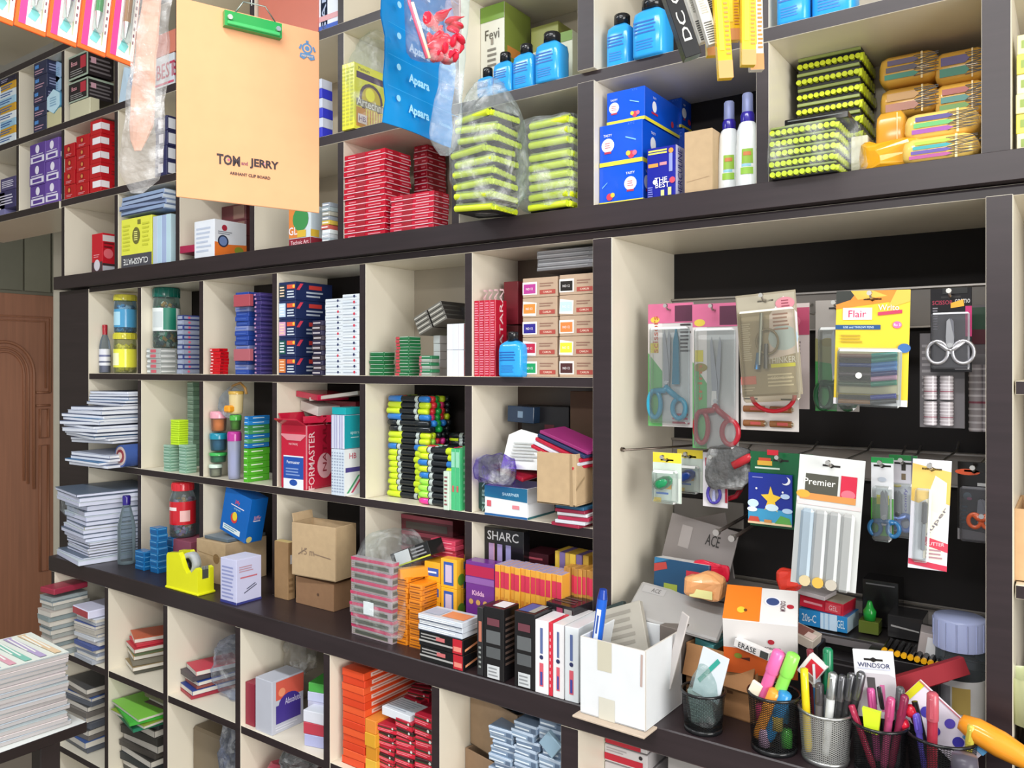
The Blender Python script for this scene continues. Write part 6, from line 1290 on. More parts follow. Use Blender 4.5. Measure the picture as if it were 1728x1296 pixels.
# (behind) grey cards filling the rails
hang('dim pinkish card hanging behind the tinted blister pack, beside the green scissors', 1318, 1366, 512, 690, .10, '#cfc0bc', [('r', .0, .70, 1, .96, '#b34565'), ('l', .45, .1, .7, .65, 16, '#6a5a5c'), ('d', .5, .83, .05, '#c8687e')], slot=False)
t, w, h = hang('scissors pack with teal blade cover and turquoise handles, leftmost on the upper rail', 1094, 1170, 512, 720, .07, '#d5d0cf', PG([('l', .72, .6, .95, .84, 8, '#3a3436'), ('t', 'scissors', .17, .75, .12, '#c05a3a', .3, 90), ('l', .55, .02, .95, .12, 3, '#b4405a')]), backs=2)
scissors(t, -w*.04, -h*.16, -h + .028, w, '#2a9fc0:gloss', ((.0115, .024), (.012, .017)))
m = MB(); m.prism([(-.006, 0), (.007, 0), (.006, .075), (.001, .10), (-.004, .075)], -.011, -.0065, '#0f7f9c:gloss'); o = m.build('blade_cover', t); o.location = (w*.16, 0, -h*.60)
blister(t, -w*.42, -h + .018, w*.44, -.03, .014)
t, w, h = hang('scissors pack with dark red handles hanging second on the upper rail', 1169, 1246, 512, 758, .05, '#cbc6c4', PG([('d', .18, .56, .05, '#9a8a3a', .03), ('t', 'trim', .17, .45, .1, '#c0703a', .3, 90)]))
scissors(t, .004, -h*.18, -h + .022, w*1.15, '#a8202f:gloss', ((.0115, .027), (.014, .020)), open_=7)
m = MB(); m.prism([(-.005, -.012), (.005, -.012), (.004, .012), (-.004, .012)], -.0105, -.006, '#e4dfdc:gloss'); o = m.build('neck_piece', t); o.location = (.002, 0, -h*.60)
blister(t, -w*.42, -h + .014, w*.46, -.03, .015)
t, w, h = hang('white card of brown batteries behind the tinted blister pack', 1250, 1348, 640, 727, .06, '#e0d9d4', [('r', .0, .72, .6, 1, '#ece8ea'), ('r', .05, .60, .3, .63, '#22262e'), ('r', .7, .60, .95, .63, '#22262e')], slot=False)
for (a, b) in ((.27, .42), (.73, .42), (.27, .14), (.73, .14)):
    m = MB(); m.cyl((-w*.5 + w*(a-.19), -.006, -h + .012 + h*b), (-w*.5 + w*(a+.17), -.006, -h + .012 + h*b), .0055, .0055, '#8a5a34:gloss', 12); m.cyl((-w*.5 + w*(a+.17), -.006, -h + .012 + h*b), (-w*.5 + w*(a+.2), -.006, -h + .012 + h*b), .003, .003, '#d9cdb4:metal', 8)
    m.box(-w*.5 + w*(a-.06), -.012, -h + .012 + h*b - .002, -w*.5 + w*(a+.12), -.011, -h + .012 + h*b + .003, '#b04a44', .0002); m.build('battery', t)
t, w, h = hang('tinted blister pack of drawing instruments with white and pink label, upper rail', 1243, 1342, 494, 668, -.02, '#9d937f:gloss',
    [('r', .02, .02, .98, .98, '#a79f8c'), ('l', .06, .35, .22, .72, 18, '#cfcabb'), ('q', [(.5, .35), (.98, .4), (1, .78), (.8, .95), (.55, .78)], '#dfd6dc'), ('d', .75, .55, .14, '#b8d0e2', .12), ('l', .6, .62, .9, .8, 5, '#a07a72'), ('t', 'THINKER', .7, .34, .06, '#e6e9ee', .46), ('r', .52, .27, .92, .305, '#e6ea2a'), ('l', .45, .08, .9, .22, 4, '#ded8c4'), ('t', 'GEOMETRY', .68, .17, .028, '#efe9d8', .5), ('r', .0, .12, .26, .2, '#d97a72'), ('l', .02, .05, .26, .1, 2, '#d5cfbd'), ('d', .82, .88, .09, '#c9808c', .06), ('l', .76, .84, .9, .92, 3, '#8a3a4a')], rz=6, ry=-4, c=.0006)
m = MB(); m.cyl((-w*.16, -.008, -h*.62), (-w*.06, -.008, -h*.12), .003, .003, '#b9c4c8:metal', 8); m.cyl((-w*.20, -.008, -h*.66), (-w*.16, -.008, -h*.5), .0045, .003, '#4f7fae:gloss', 8); m.cyl((-w*.05, -.008, -h*.66), (-w*.02, -.008, -h*.42), .004, .003, '#7a7f8a:metal', 8)
m.build('drawing_compass', t)
m = MB(); m.tube([(w*.0 + .016*cos(q), -.007, -h*.40 + .019*sin(q)) for q in [2*pi*k/22 for k in range(22)]], .002, '#8f8672:gloss', 6, True); m.build('ring_ruler', t)
blister(t, -w*.46, -h*.98, w*.47, -.014, .012, '#e9e4d6:clear', .006)
m = MB(); m.tube([(.034*cos(q)*1.0, 0, .026*sin(q)) for q in [pi + pi*k/14 for k in range(15)]], .0035, '#b81c2c:gloss', 8)
o = m.build('red_ring'); o.location = (PX(1304, .02), .02, PZ(1304, 666, .02)); tag(o, 'red curved plastic rim showing below the tinted blister pack', 'packaging')
m = MB(); m.box(-.012, 0, 0, .012, .012, .022, '#a82430:gloss', .002); o = m.build('red_box'); o.location = (PX(1258, .03), .03, PZ(1258, 545, .03)); tag(o, 'red corner of a pack behind the tinted blister pack', 'packaging')
t, w, h = hang('scissors pack with dark green ring handle half covered by the yellow card', 1376, 1450, 506, 694, .04, '#a8a19b', [('q', [(0, 0), (.5, 0), (.5, .45), (0, .5)], '#3a8a42'), ('q', [(0, .45), (.5, .42), (.5, .6), (0, .66)], '#8d8a5a'), ('d', .28, .62, .06, '#8a7f4a', .04), ('l', .55, .02, .95, .08, 2, '#d4cfc9')])
scissors(t, .0, -h*.2, -h + .016, w*1.0, '#1d4a2c:gloss', ((.012, .020), (.012, .018)))
blister(t, -w*.4, -h + .014, w*.46, -.03, .014)
# yellow pen card
t, w, h = hang('bright yellow pen card with pink brand panel hanging at the middle of the niche', 1412, 1536, 490, 684, -.01, '#e6c832',
    [('q', [(0, .84), (1, .92), (1, 1), (0, 1)], '#e08a2c'), ('q', [(0, .88), (.2, .92), (.3, 1), (0, 1)], '#2c2f2a'), ('q', [(.3, .92), (.7, .95), (.5, 1), (.2, 1)], '#e6b84a'), ('q', [(.7, .84), (1, .9), (1, 1), (.82, 1)], '#dcb84a'),
     ('r', .10, .745, .5, .85, '#f2dfe4'), ('t', 'Flair', .3, .797, .062, '#d42a5c', .34), ('t', 'Writo', .72, .85, .05, '#f0e0e4', .28), ('q', [(.58, .78), (.9, .8), (.9, .83), (.58, .81)], '#c23a5c'), ('r', .0, .66, .62, .7, '#1d4f82'), ('t', 'USE and THROW PENS', .32, .68, .018, '#c9dbe6', .5), ('d', .84, .70, .035, '#e06aa8', .03), ('t', 'Rs 3', .84, .70, .022, '#f6e6ee', .1), ('l', .08, .54, .4, .62, 3, '#b89a2c'), ('r', .0, .0, 1, .055, '#e9e6ea'), ('t', 'SUPER SMOOTH', .45, .027, .022, '#8a6ac0', .7), ('r', .05, .1, .9, .5, '#c9c09a'), ('d', .94, .5, .05, '#3a6aa8', .04)], ry=1.5, rz=3)
for k, (zz_, c, c2) in enumerate(((-.50, '#1d8f86', '#8f6a5a'), (-.54, '#2f9a8a', '#3f5a6a'), (-.58, '#3f8fd0', '#2a3f8a'), (-.62, '#5f9fe0', '#4a4a6a'), (-.66, '#1c2f7c', '#6a5a5a'), (-.70, '#e0a8c8', '#3a3a5a'), (-.745, '#2a9a7a', '#5a6a4a'), (-.86, '#2f3fb0', '#4a2f6a'), (-.90, '#3a3a3c', '#a8743a'))):
    m = MB(); m.cyl((-w*.42, -.006, h*zz_), (w*.02, -.006, h*zz_), .0032, .0032, '#b9b6a8:clear' if k % 2 else c2 + ':gloss', 8); m.cyl((w*.02, -.006, h*zz_), (w*.36, -.006, h*zz_ + .004), .0038, .0038, c + ':gloss', 8); m.build('pen', t)
blister(t, -w*.45, -h*.94, w*.42, -h*.44, .012, '#e6eaea:clear', .005)
m = MB(); m.cyl((-w*.14, -.0135, -h*.67), (-w*.14, -.0125, -h*.67), .0045, .0045, '#d9d9d4:gloss', 12); m.build('hologram_dot', t)
# black scissors card and lead packs
t, w, h = hang('transparent grey pack of pencil lead tubes at the right of the upper rail', 1552, 1628, 562, 722, .03, '#6c686b:gloss', [('l', .05, .3, .3, .9, 9, '#8d898c')], slot=False)
for k in range(3):
    for j in range(2):
        m = MB(); x = -w/2 + w * (.26 + .36*k) if k < 2 else w*.42; z = -h*.97 + .012 + j * h*.27
        m.cyl((x, -.007, z), (x, -.007, z + h*.25), .0085, .0085, '#a9a2a6:gloss', 12)
        for q in range(7): m.cyl((x, -.007, z + h*.25*(q+.3)/7), (x, -.007, z + h*.25*(q+.55)/7), .0088, .0088, '#8a4a5a' if q == 2 else '#d0cbcf', 12)
        if k < 2: m.build('lead_tube', t)
t, w, h = hang('black card with small steel scissors and a pink stripe', 1570, 1640, 486, 628, .005, '#171416:gloss', [('r', .85, .42, 1, .78, '#b31c62'), ('t', 'SCISSOR', .3, .83, .05, '#9a2440', .5), ('t', 'cosmo', .78, .84, .05, '#b9b6b4', .36), ('q', [(.5, .76), (.82, .78), (.8, .86), (.5, .82)], '#e0a02c'), ('l', .06, .5, .2, .78, 9, '#77737a'), ('r', .6, .03, .95, .045, '#a9a6a8'), ('r', .3, .93, .9, 1.0, '#050505')])
scissors(t, .0, -h*.26, -h + .024, w*1.15, '#bdbcc0:metal', ((.013, .0155), (.013, .0155)), open_=2, hw=.0032)
blister(t, -w*.46, -h + .016, w*.46, -.022, .008, '#d9d9de:clear')
t, w, h = hang('dark green and red cards behind the lead packs beside the right post', 1636, 1690, 514, 722, .10, '#5a5456', [('r', 0, .78, 1, .98, '#20402c'), ('r', 0, .68, 1, .80, '#4a1420'), ('r', 0, 0, 1, .6, '#6c686b')], slot=False, hk=False)
for k in range(2):
    m = MB(); x = -w*.28 + k * w*.42
    m.cyl((x, -.009, -h*.96), (x, -.009, -h*.42), .009, .009, '#a39ca0:gloss', 12)
    for q in range(10): m.cyl((x, -.009, -h*.96 + h*.054*(q+.2)), (x, -.009, -h*.96 + h*.054*(q+.5)), .0093, .0093, '#cbc6ca' if q != 4 else '#8a4a5a', 12)
    m.build('lead_tube', t)
# lower rail
SH = lambda col: [('r', 0, .8, 1, 1, '#ead43a'), ('r', 0, .0, 1, .8, '#c9d6cc'), ('t', 'sharpener', .5, .87, .035, '#8a7020', .7), ('r', .12, .27, .66, .4, '#dda43a'), ('r', .12, .16, .55, .2, '#2f6ac0'), ('r', .02, .0, .3, .09, '#e6c82c'), ('q', [(.66, .05), (.95, .0), (.98, .5), (.7, .5)], '#dfe6dd')]
def egg(t, w, h, col):
    m = MB(); m.T = Matrix.Translation((-.002, -.010, -h*.45)) @ Matrix.Rotation(radians(65), 4, 'Y'); m.lathe([(0, -.019), (.006, -.017), (.0105, -.008), (.0105, .004), (.007, .014), (0, .018)], col, 16); m.build('sharpener', t)
t, w, h = hang('small yellow card with a green egg shaped sharpener, lower rail', 1102, 1150, 764, 848, .03, '#d6dccb', SH(0)); egg(t, w, h, '#1f8a56:gloss'); blister(t, -w*.42, -h*.86, w*.42, -h*.2, .018)
t, w, h = hang('small yellow card with a blue sharpener, behind the green one', 1143, 1186, 759, 830, .11, '#d6d3c0', SH(0)); egg(t, w, h, '#1c3f8c:gloss'); blister(t, -w*.42, -h*.86, w*.42, -h*.2, .018)
t, w, h = hang('white card holding a violet and white sharpener ring', 1186, 1228, 764, 856, .06, '#dcd8dc', [('r', .1, .75, .8, .9, '#b03a4e'), ('r', .1, .62, .7, .68, '#2a2a2e'), ('l', .15, .66, .8, .74, 1, '#6a3a44'), ('q', [(.9, .1), (1, .1), (1, 1), (.9, 1)], '#b02038')])
m = MB(); m.tube([(.011*cos(q), -.006, -h*.62 + .015*sin(q)) for q in [2*pi*k/18 for k in range(18)]], .0028, '#4a3fa0:gloss', 8, True); m.cyl((0, -.006, -h*.75), (0, -.006, -h*.55), .004, .002, '#9a9fc4:gloss', 8); m.build('sharpener', t)
m = MB(); blob(m, -.038, .036, -.015, .015, 0, .075, '#5f5544:foil', .008, 111, nu=22, nv=14); o = m.build('shiny_pouch'); o.location = (PX(1232, .05), .05, PZ(1232, 826, .05)); tag(o, 'shiny transparent pouch with a red cap hanging under the red handled scissors', 'pouch')
m = MB(); m.T = Matrix.Rotation(radians(60), 4, 'Y'); m.lathe([(0, -.02), (.007, -.018), (.007, .012), (.004, .02), (0, .02)], '#b82a34:gloss', 14); o = m.build('red_plug'); o.location = (PX(1252, .03), .035, PZ(1252, 778, .03)); tag(o, 'red cap inside the shiny transparent pouch', 'cap')
m = MB(); m.tube([(-.03, 0, .004), (-.01, 0, 0), (.015, 0, .01), (.028, 0, .03)], .0045, '#b01830:gloss', 8); o = m.build('red_loop'); o.location = (PX(1222, .06), .075, PZ(1222, 848, .06)); tag(o, 'curved crimson handle under the violet sharpener card', 'handle')
t, w, h = hang('green card holding a night sky picture pack with moon and clouds', 1266, 1372, 764, 892, .03, '#155a34:gloss', [('r', .12, .82, .36, .88, '#d8a83a'), ('r', .14, .88, .34, .92, '#c0452c'), ('l', .08, .76, .5, .81, 1, '#c9dccb'), ('r', .28, .96, .46, 1.03, '#c01f30'), ('r', .8, .3, .98, .7, '#b4c83a'), ('r', .86, .66, .95, .74, '#b05a7a')])
x0, x1, z0, z1 = PX(1262, .02), PX(1336, .02), PZ(1300, 886, .02), PZ(1300, 800, .02)
m = MB(); w2, h2 = x1-x0, z1-z0; m.box(0, -.006, 0, w2, 0, h2, '#1c2f92:gloss', .0006)
m.prints((0, -.006, 0), (w2, 0, 0), (0, 0, h2), (0, -1, 0), [('r', 0, 0, 1, .3, '#3f9ac6'), ('d', .86, .88, .09, '#eef0f6', .08), ('d', .82, .90, .08, '#1c2f92:gloss', .075), ('l', .1, .9, .35, .94, 1, '#8a8fd0'),
  ('q', [(.38, .28), (.45, .46), (.3, .58), (.47, .6), (.52, .76), (.58, .6), (.76, .56), (.62, .45), (.68, .26), (.52, .38)], '#f2c83a'), ('d', .55, .34, .13, '#d5ecf6', .07), ('d', .12, .4, .11, '#cfe6f2', .08), ('d', .85, .58, .09, '#bcd4f0', .05), ('d', .9, .3, .1, '#b4d2ee', .05), ('d', .1, .28, .1, '#eaf4f8', .05),
  ('r', 0, 0, 1, .05, '#dcc8a0'), ('q', [(0, .04), (.28, .04), (.24, .14), (.05, .14)], '#c44a3a'), ('q', [(.62, .04), (1, .04), (.95, .16), (.75, .2)], '#5aa04a'), ('r', .38, .04, .55, .1, '#c4884a'), ('d', .8, .66, .02, '#f0f0f0'), ('d', .2, .7, .02, '#f0f0f0')])
o = m.build('picture_pack', t); o.location = (x0 - (PX(1266, .03) + PX(1372, .03))/2, -.002, z0 - (PZ(1319, 764, .03) - .012))
# big clear blister with dark label
t, w, h = hang('large clear blister pack with black label, the biggest on the lower rail', 1350, 1459, 772, 994, -.03, '#cfd1cf:gloss', [('r', .12, .70, .62, .86, '#4a4a40'), ('t', 'Premier', .34, .80, .05, '#d8d8d4', .56), ('r', .66, .70, .9, .87, '#c42340'), ('d', .78, .73, .05, '#dc6a7a', .035), ('r', .05, .66, .9, .71, '#c98a4a'), ('d', .1, .70, .05, '#e8a03a', .03), ('r', .02, .62, .98, .645, '#e6c8c8')], ry=4, rz=8, th=.0015, c=.0008)
for k in range(4):
    m = MB(); m.box(-w*.40 + k*w*.205, -.016, -h*.93, -w*.40 + (k+.985)*w*.205, -.002, -h*.34, ['#c4d4e0:frost', '#d0d3d4:frost', '#cacdcd:frost', '#d2d4d3:frost'][k], .005); m.build('blister_cell', t)
for k, c in enumerate(('#c9b890:gloss', '#cfa84a:gloss', '#b9b2a4:gloss')):
    m = MB(); m.cyl((-w*.26 + k*w*.2, -.018, -h*.885), (-w*.26 + k*w*.2, -.003, -h*.885), .008, .007, c, 12); m.build('brass_piece', t)
# green and lilac scissor cards behind
t, w, h = hang('slim white and green scissors card right of the big blister pack', 1470, 1508, 772, 904, .05, '#dadce0', [('r', 0, .93, 1, 1, '#1f8a44'), ('r', 0, .0, 1, .48, '#4a9a3a'), ('r', .25, .4, .8, .52, '#c9c22a'), ('d', .5, .72, .05, '#b4bcc8', .03)])
scissors(t, .004, -h*.3, -h + .014, w*1.5, '#2c6a9c:gloss', ((.008, .0105), (.008, .0105)), hw=.004); blister(t, -w*.4, -h*.96, w*.45, -.03, .012)
t, w, h = hang('lilac and white scissors card with blue handles beside the slim green one', 1500, 1548, 768, 898, .08, '#d5d3dc', [('r', 0, .93, 1, 1, '#1f7a3c'), ('r', .45, .8, .6, .9, '#2f2a24'), ('r', .45, .68, .6, .76, '#7a6a54'), ('d', .3, .6, .05, '#c8b83a', .02), ('t', 'comfy', .6, .42, .14, '#6a62a8', .3, 90), ('r', .8, .0, .84, 1, '#3a3a5a')])
scissors(t, -.006, -h*.35, -h + .016, w*1.0, '#7f9ad8:gloss', ((.009, .0115), (.009, .0115)), hw=.0045); blister(t, -w*.42, -h*.96, w*.4, -.03, .012)
t, w, h = hang('long white card with yellow bursts and a red band, a cutter inside', 1540, 1606, 776, 962, -.05, '#dcdae2:gloss', [('q', [(0, .62), (.2, .6), (.5, .66), (1, .6), (1, .9), (.5, .93), (0, .96)], '#d8b45a'), ('r', .38, .1, .9, .64, '#e4dccb'), ('q', [(.45, .55), (.9, .5), (.9, .8), (.6, .86), (.45, .7)], '#e4dcc4'), ('q', [(.32, .23), (1, .17), (1, .25), (.32, .31)], '#c83a50'), ('t', 'CUTTER', .66, .24, .03, '#ecc8cc', .5), ('q', [(0, .04), (1, .0), (1, .05), (0, .09)], '#c2304c'), ('t', 'super', .7, .44, .1, '#6f6a72', .3, 60), ('l', .45, .1, .9, .2, 3, '#a8808a')], rz=16, ry=2.5)
m = MB(); m.box(-w*.22, -.008, -h*.50, -w*.08, -.001, -h*.30, '#5a5a60:gloss', .002); m.box(-w*.20, -.006, -h*.74, -w*.1, -.001, -h*.50, '#9fa3aa:metal', .0005); m.build('cutter', t)
blister(t, -w*.42, -h*.85, w*.0, -h*.18, .010)
t, w, h = hang('black card with orange badge and small orange handled scissors', 1616, 1672, 780, 912, .03, '#15120f:gloss', [('d', .3, .87, .14, '#c8502a', .04), ('d', .3, .56, .05, '#5a6a70', .05), ('d', .36, .53, .03, '#c06a8a', .02), ('q', [(0, .0), (1, .0), (1, .1), (0, .14)], '#8d8a8c'), ('l', .1, .2, .35, .45, 5, '#1c4a5a'), ('r', .6, .7, 1, .74, '#a9a9a9')])
scissors(t, w*.24, -h*.34, -h + .032, w*.75, '#b8502c:gloss', ((.0075, .009), (.0075, .009)), hw=.0042); blister(t, -w*.42, -h*.9, w*.48, -h*.2, .010, '#c9c9ce:clear')
# empty double hook
for k, (ua, va, ub, vb) in enumerate(((1210, 898, 1285, 886), (1236, 908, 1292, 890))):
    a = Vector((PX(ua, .02), .02, PZ(ua, va, .02))); m = MB()
    m.tube([(a.x, .02, a.z), (a.x + .006, YB - .02, a.z + .012)], .003, '#6a625e:metal', 8); m.cyl((a.x, .014, a.z), (a.x, .024, a.z), .0055, .0055, '#d4cdc6:metal', 10)
    o = m.build('display_hook'); tag(o, ['left', 'right'][k] + ' prong of the empty hook pair under the night sky pack', 'hook')
m = MB(); m.box(-.662, YB - .012, 0, -.52, YB - .0065, .05, '#7d7873:laminate', .001);
o = m.build('slotted_rail', mid); o.location = (0, 0, PZ(1180, 868, YB - .012) - .02)
m = MB(); m.tube([(-.664, .03, 0), (-.655, .02, .0), (-.60, .10, .002), (-.55, .2, .004)], .002, '#7a6f66:metal', 6); m.cyl((-.664, .03, 0), (-.658, .028, 0), .004, .004, '#6a5f58:metal', 8)
o = m.build('wire_bar'); o.location = (0, 0, PZ(1085, 764, .0) - .0); tag(o, 'thin wire bar fixed to the cream side of the niche', 'bar')
# =================================================================== NICHE WORKTOP CLUTTER
e = ZL
def obox(name, label, cat, x, y, z, w, d, h, col, F=None, Sd=None, Tp=None, rot=(0, 0, 0), c=.0008, side=None, top=None, g=None):
    o = mesh_carton(w, d, h, col, F, Sd, Tp, c, side, top).build(name); o.location = (x, y, z); o.rotation_euler = tuple(radians(a) for a in rot); return tag(o, label, cat, g)
# grey folders leaning on the back
obox('grey_folder', 'grey folder with two dark stamps leaning against the niche side', 'folder', PX(1160, .10), .12, PZ(1150, 975, .1), .135, .004, .10, '#87807e', F=[('r', .2, .45, .36, .85, '#a39c9a'), ('t', 'ACE', .68, .72, .2, '#2c2826', .2), ('t', 'ACE', .74, .2, .2, '#2c2826', .2)], rot=(-14, 8, -6))
obox('grey_folder', 'grey folder cover fanning out to the right behind the first', 'folder', PX(1200, .14), .16, PZ(1200, 985, .14), .08, .003, .12, '#7d7573', rot=(-14, -16, -6), F=[('d', .7, .3, .03, '#5a4a48')])
obox('blue_book_box', 'dark blue picture box with white top edge in front of the grey folders', 'box', PX(1152, .07), .075, PZ(1150, 1004, .06), .105, .03, .056, '#1a4466:gloss', F=[('q', [(0, .8), (.3, 1), (0, 1)], '#2a6a92'), ('q', [(.0, .55), (.25, .7), (.22, .9), (0, .8)], '#a83a34'), ('r', .2, .0, .45, .25, '#8d9a3a'), ('r', .6, .3, .98, .75, '#b82a3a')], rot=(-6, 0, -4), top='#dcdada')
m = MB(); blob(m, -.035, .035, -.02, .02, 0, .04, '#e0a06a:gloss', .007, 121, nu=20, nv=12); m.prints((-.02, -.021, .004), (.04, 0, 0), (0, 0, .014), (0, -1, 0), [('r', 0, 0, 1, 1, '#e6e09a')]); o = m.build('snack_pouch'); o.location = (PX(1185, .03), .045, PZ(1185, 1012, .03)); tag(o, 'red and yellow pouch in front of the dark blue picture box', 'pouch')
m = MB(); blob(m, -.035, .035, -.006, .006, 0, .034, '#c4203a:gloss', .006, 122, nu=18, nv=10); o = m.build('snack_pouch'); o.location = (PX(1190, .05), .075, PZ(1190, 988, .05)); tag(o, 'crimson pouch behind the yellow one, over the picture box', 'pouch')
m = MB(); blob(m, -.02, .02, -.012, .012, 0, .035, '#cf3a2c:gloss', .006, 123, nu=16, nv=10); o = m.build('snack_pouch'); o.location = (PX(1330, .06), .07, PZ(1330, 1000, .06)); tag(o, 'small red and yellow pouch behind the orange and white box', 'pouch')
# white carton
t = open_box('white_carton', 'big open white carton patched with tape at the worktop corner', 980, 1092, 1074, e, -.145, u2=1150, col='#d9dcdf:matte', inner='#c9c4bd:matte', rz=-2, F=[('r', .28, .62, .5, 1, '#c4bfac'), ('r', .3, .0, .55, .28, '#cdcabd'), ('q', [(.93, .55), (.96, .55), (.97, .95), (.94, .95)], '#b59f98')])
x0, x1 = PX(980, -.145), PX(1092, -.145); wx = x1 - x0; xm = (x0+x1)/2
m = MB(); m.box(-wx/2 - .006, -.004, -.004, wx/2 + .006, .11, -.0005, '#bfae9c:kraft', .0008); o = m.build('carton_base_flap', t); o.location = (0, -.075, .0)
zc_t = PZ(980, 1074, -.145)
obox('grey_pad', 'pale grey ruled pad standing slantwise in the white carton', 'pad', xm - .005, -.07, e + .035, .085, .012, .125, '#a7a297', F=[('l', .15, .45, .9, .95, 5, '#8f8a80'), ('t', 'No 1 2', .5, .3, .08, '#4a4642', .6)], rot=(-24, -22, 6))
obox('dark_pad', 'dark green edged pad behind the pale grey pad in the carton', 'pad', xm - .03, -.045, e + .03, .07, .012, .12, '#2c3a38', rot=(-20, -26, 6))
obox('grey_cover', 'large bent grey plastic file lying across the back of the white carton', 'file', PX(1132, .0), .03, PZ(1130, 1042, .0), .16, .09, .010, '#a3a19f:gloss', Tp=[('r', .05, .7, .3, .9, '#a9a7a6'), ('t', 'ACE', .2, .8, .12, '#5a5857', .1)], rot=(24, 8, 8), c=.004, F=[('l', .05, .2, .95, .8, 1, '#c9c7c6')])
obox('grey_cover', 'thinner grey cover just under the large bent one', 'file', PX(1130, .03), .055, PZ(1130, 1062, .03), .15, .09, .006, '#77716e', rot=(18, 5, 6), c=.002)
obox('white_strip', 'white cardboard strip standing up in the right of the carton', 'card', xm + .052, -.06, e + .04, .018, .003, .125, '#c4bebb', rot=(-8, 12, -30))
obox('grey_block', 'taupe block behind the white strip in the carton', 'box', PX(1140, -.01), -.005, e + .05, .035, .05, .075, '#6f6660', rot=(0, 0, -8))
m = MB(); m.cyl((0, 0, 0), (.012, 0, .085), .0085, .0085, '#1f5fc8:gloss', 14); m.cyl((.012, 0, .085), (.0135, 0, .10), .0085, .006, '#1a3f9c:gloss', 14)
m.T = Matrix.Rotation(radians(8), 4, 'Y'); m.lathe([(.0088, .02), (.0088, .07)], '#dfe6f2', 10, radians(-110), radians(-60)); m.lathe([(.0090, .03), (.0090, .06)], '#2a4fa0', 6, radians(-95), radians(-75))
o = m.build('blue_marker'); o.location = (PX(1003, -.12), -.115, PZ(1003, 1098, -.12)); tag(o, 'bright blue marker standing at the left corner of the white carton', 'marker pen')
obox('red_tip_pack', 'pinkish pack behind the blue marker at the left wall of the carton', 'pack', PX(992, -.06), -.055, e + .06, .02, .03, .055, '#bfa9a4', F=[('r', .5, .5, 1, .7, '#c44a4a')])
# orange and white box on a kraft box
kb = PZ(1240, 1102, -.02)
t = open_box('kraft_carton', 'large open kraft box behind the pen cups, holding blue and orange packs', 1162, 1292, 1088, e, -.02, d=.13, col='#a0734a:kraft', inner='#8a6038:kraft', rz=-8, F=[('q', [(.45, .60), (.72, .50), (.73, .53), (.46, .63)], '#4a3020'), ('l', .35, .35, .8, .55, 2, '#6a4426'), ('d', .45, .38, .14, '#b08a5c'), ('l', .3, .35, .6, .42, 1, '#6f4c2c')], flaps=(('F', 160, .05), ('R', 30, .03)))
OWF = [('r', 0, 0, 1, .42, '#e0662c'), ('q', [(0, .42), (.45, .42), (.3, .48), (0, .48)], '#e0662c'), ('d', .68, .40, .10, '#e4e4ec', .1), ('d', .68, .40, .085, '#2a3a66', .085), ('d', .68, .40, .05, '#c4cee6', .05), ('d', .65, .66, .05, '#b02f3c', .045), ('t', 'MONDO', .66, .54, .05, '#6a5058', .3), ('d', .2, .34, .06, '#8d9a3a', .05), ('q', [(.22, .3), (.36, .26), (.36, .33)], '#5a2a20')]
OWT = [('r', 0, 0, .5, 1, '#ea7a22'), ('d', .66, .6, .14, '#dfe0ea', .14), ('d', .66, .6, .11, '#3a4a7a', .11), ('t', 'MONDO', .8, .5, .07, '#6a5058', .3, 90), ('d', .9, .5, .06, '#b02f3c', .06), ('d', .24, .28, .07, '#d8c03a', .09), ('d', .3, .28, .03, '#6a3a20', .04)]
obox('orange_white_box', 'orange and white box with round badge perched on the kraft box', 'box', PX(1262, -.04) + .004, .015, PZ(1258, 1120, -.03), .108, .088, .098, '#dedbd9', F=OWF, Tp=OWT, rot=(20, 0, 15), side='#c9c4c0')
obox('eraser_pack', 'white pack with black lettering across the front of the orange and white box', 'pack', PX(1262, -.08), -.06, PZ(1262, 1108, -.08), .056, .012, .013, '#d5d2d0:gloss', F=[('t', 'ERASE', .38, .5, .62, '#20242a', .5), ('r', .75, .1, .97, .9, '#3a3f3a')], rot=(0, 10, -6))
obox('teal_pack', 'teal and white pack sticking out of the left of the kraft box', 'pack', PX(1190, .0), .03, PZ(1190, 1094, .0), .035, .05, .012, '#5aa0a4:gloss', rot=(6, 8, -10), Tp=[('r', .1, .2, .9, .8, '#8fc0bc')])
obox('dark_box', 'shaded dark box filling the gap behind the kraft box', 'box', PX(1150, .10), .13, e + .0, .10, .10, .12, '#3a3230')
# narrow inner shelf
m = MB(); xs0, xs1 = PX(1338, .10), -.1005; zs = PZ(1400, 1070, .10)
m.box(xs0, .09, zs - .012, xs1, YB - .017, zs, '#2e2a2a:laminate', .0008, front='#6f6a6c'); m.box(xs0, .09, zs, xs1, .094, zs + .003, '#8d888a:metal', .0004)
o = m.build('inner_shelf'); tag(o, 'narrow dark shelf across the back of the niche behind the pen cups', 'shelf')
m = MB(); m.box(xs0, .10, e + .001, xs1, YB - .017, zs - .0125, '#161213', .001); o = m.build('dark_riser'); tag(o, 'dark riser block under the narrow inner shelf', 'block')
bc = obox('gel_pen_box', 'light blue and white box on the inner shelf under the red one', 'box', PX(1388, .10), .14, zs + .0035, .078, .06, .026, '#2f86c4:gloss', F=[('t', '20s-C', .22, .5, .5, '#cfe4f2', .3), ('r', .46, .0, .8, 1, '#c4dcf0'), ('r', .52, 0, .55, 1, '#9cc0e0'), ('r', .62, 0, .65, 1, '#9cc0e0'), ('t', 'GEL', .88, .5, .5, '#bcdcec', .16)], side='#b4c8d4', rot=(0, 0, -5))
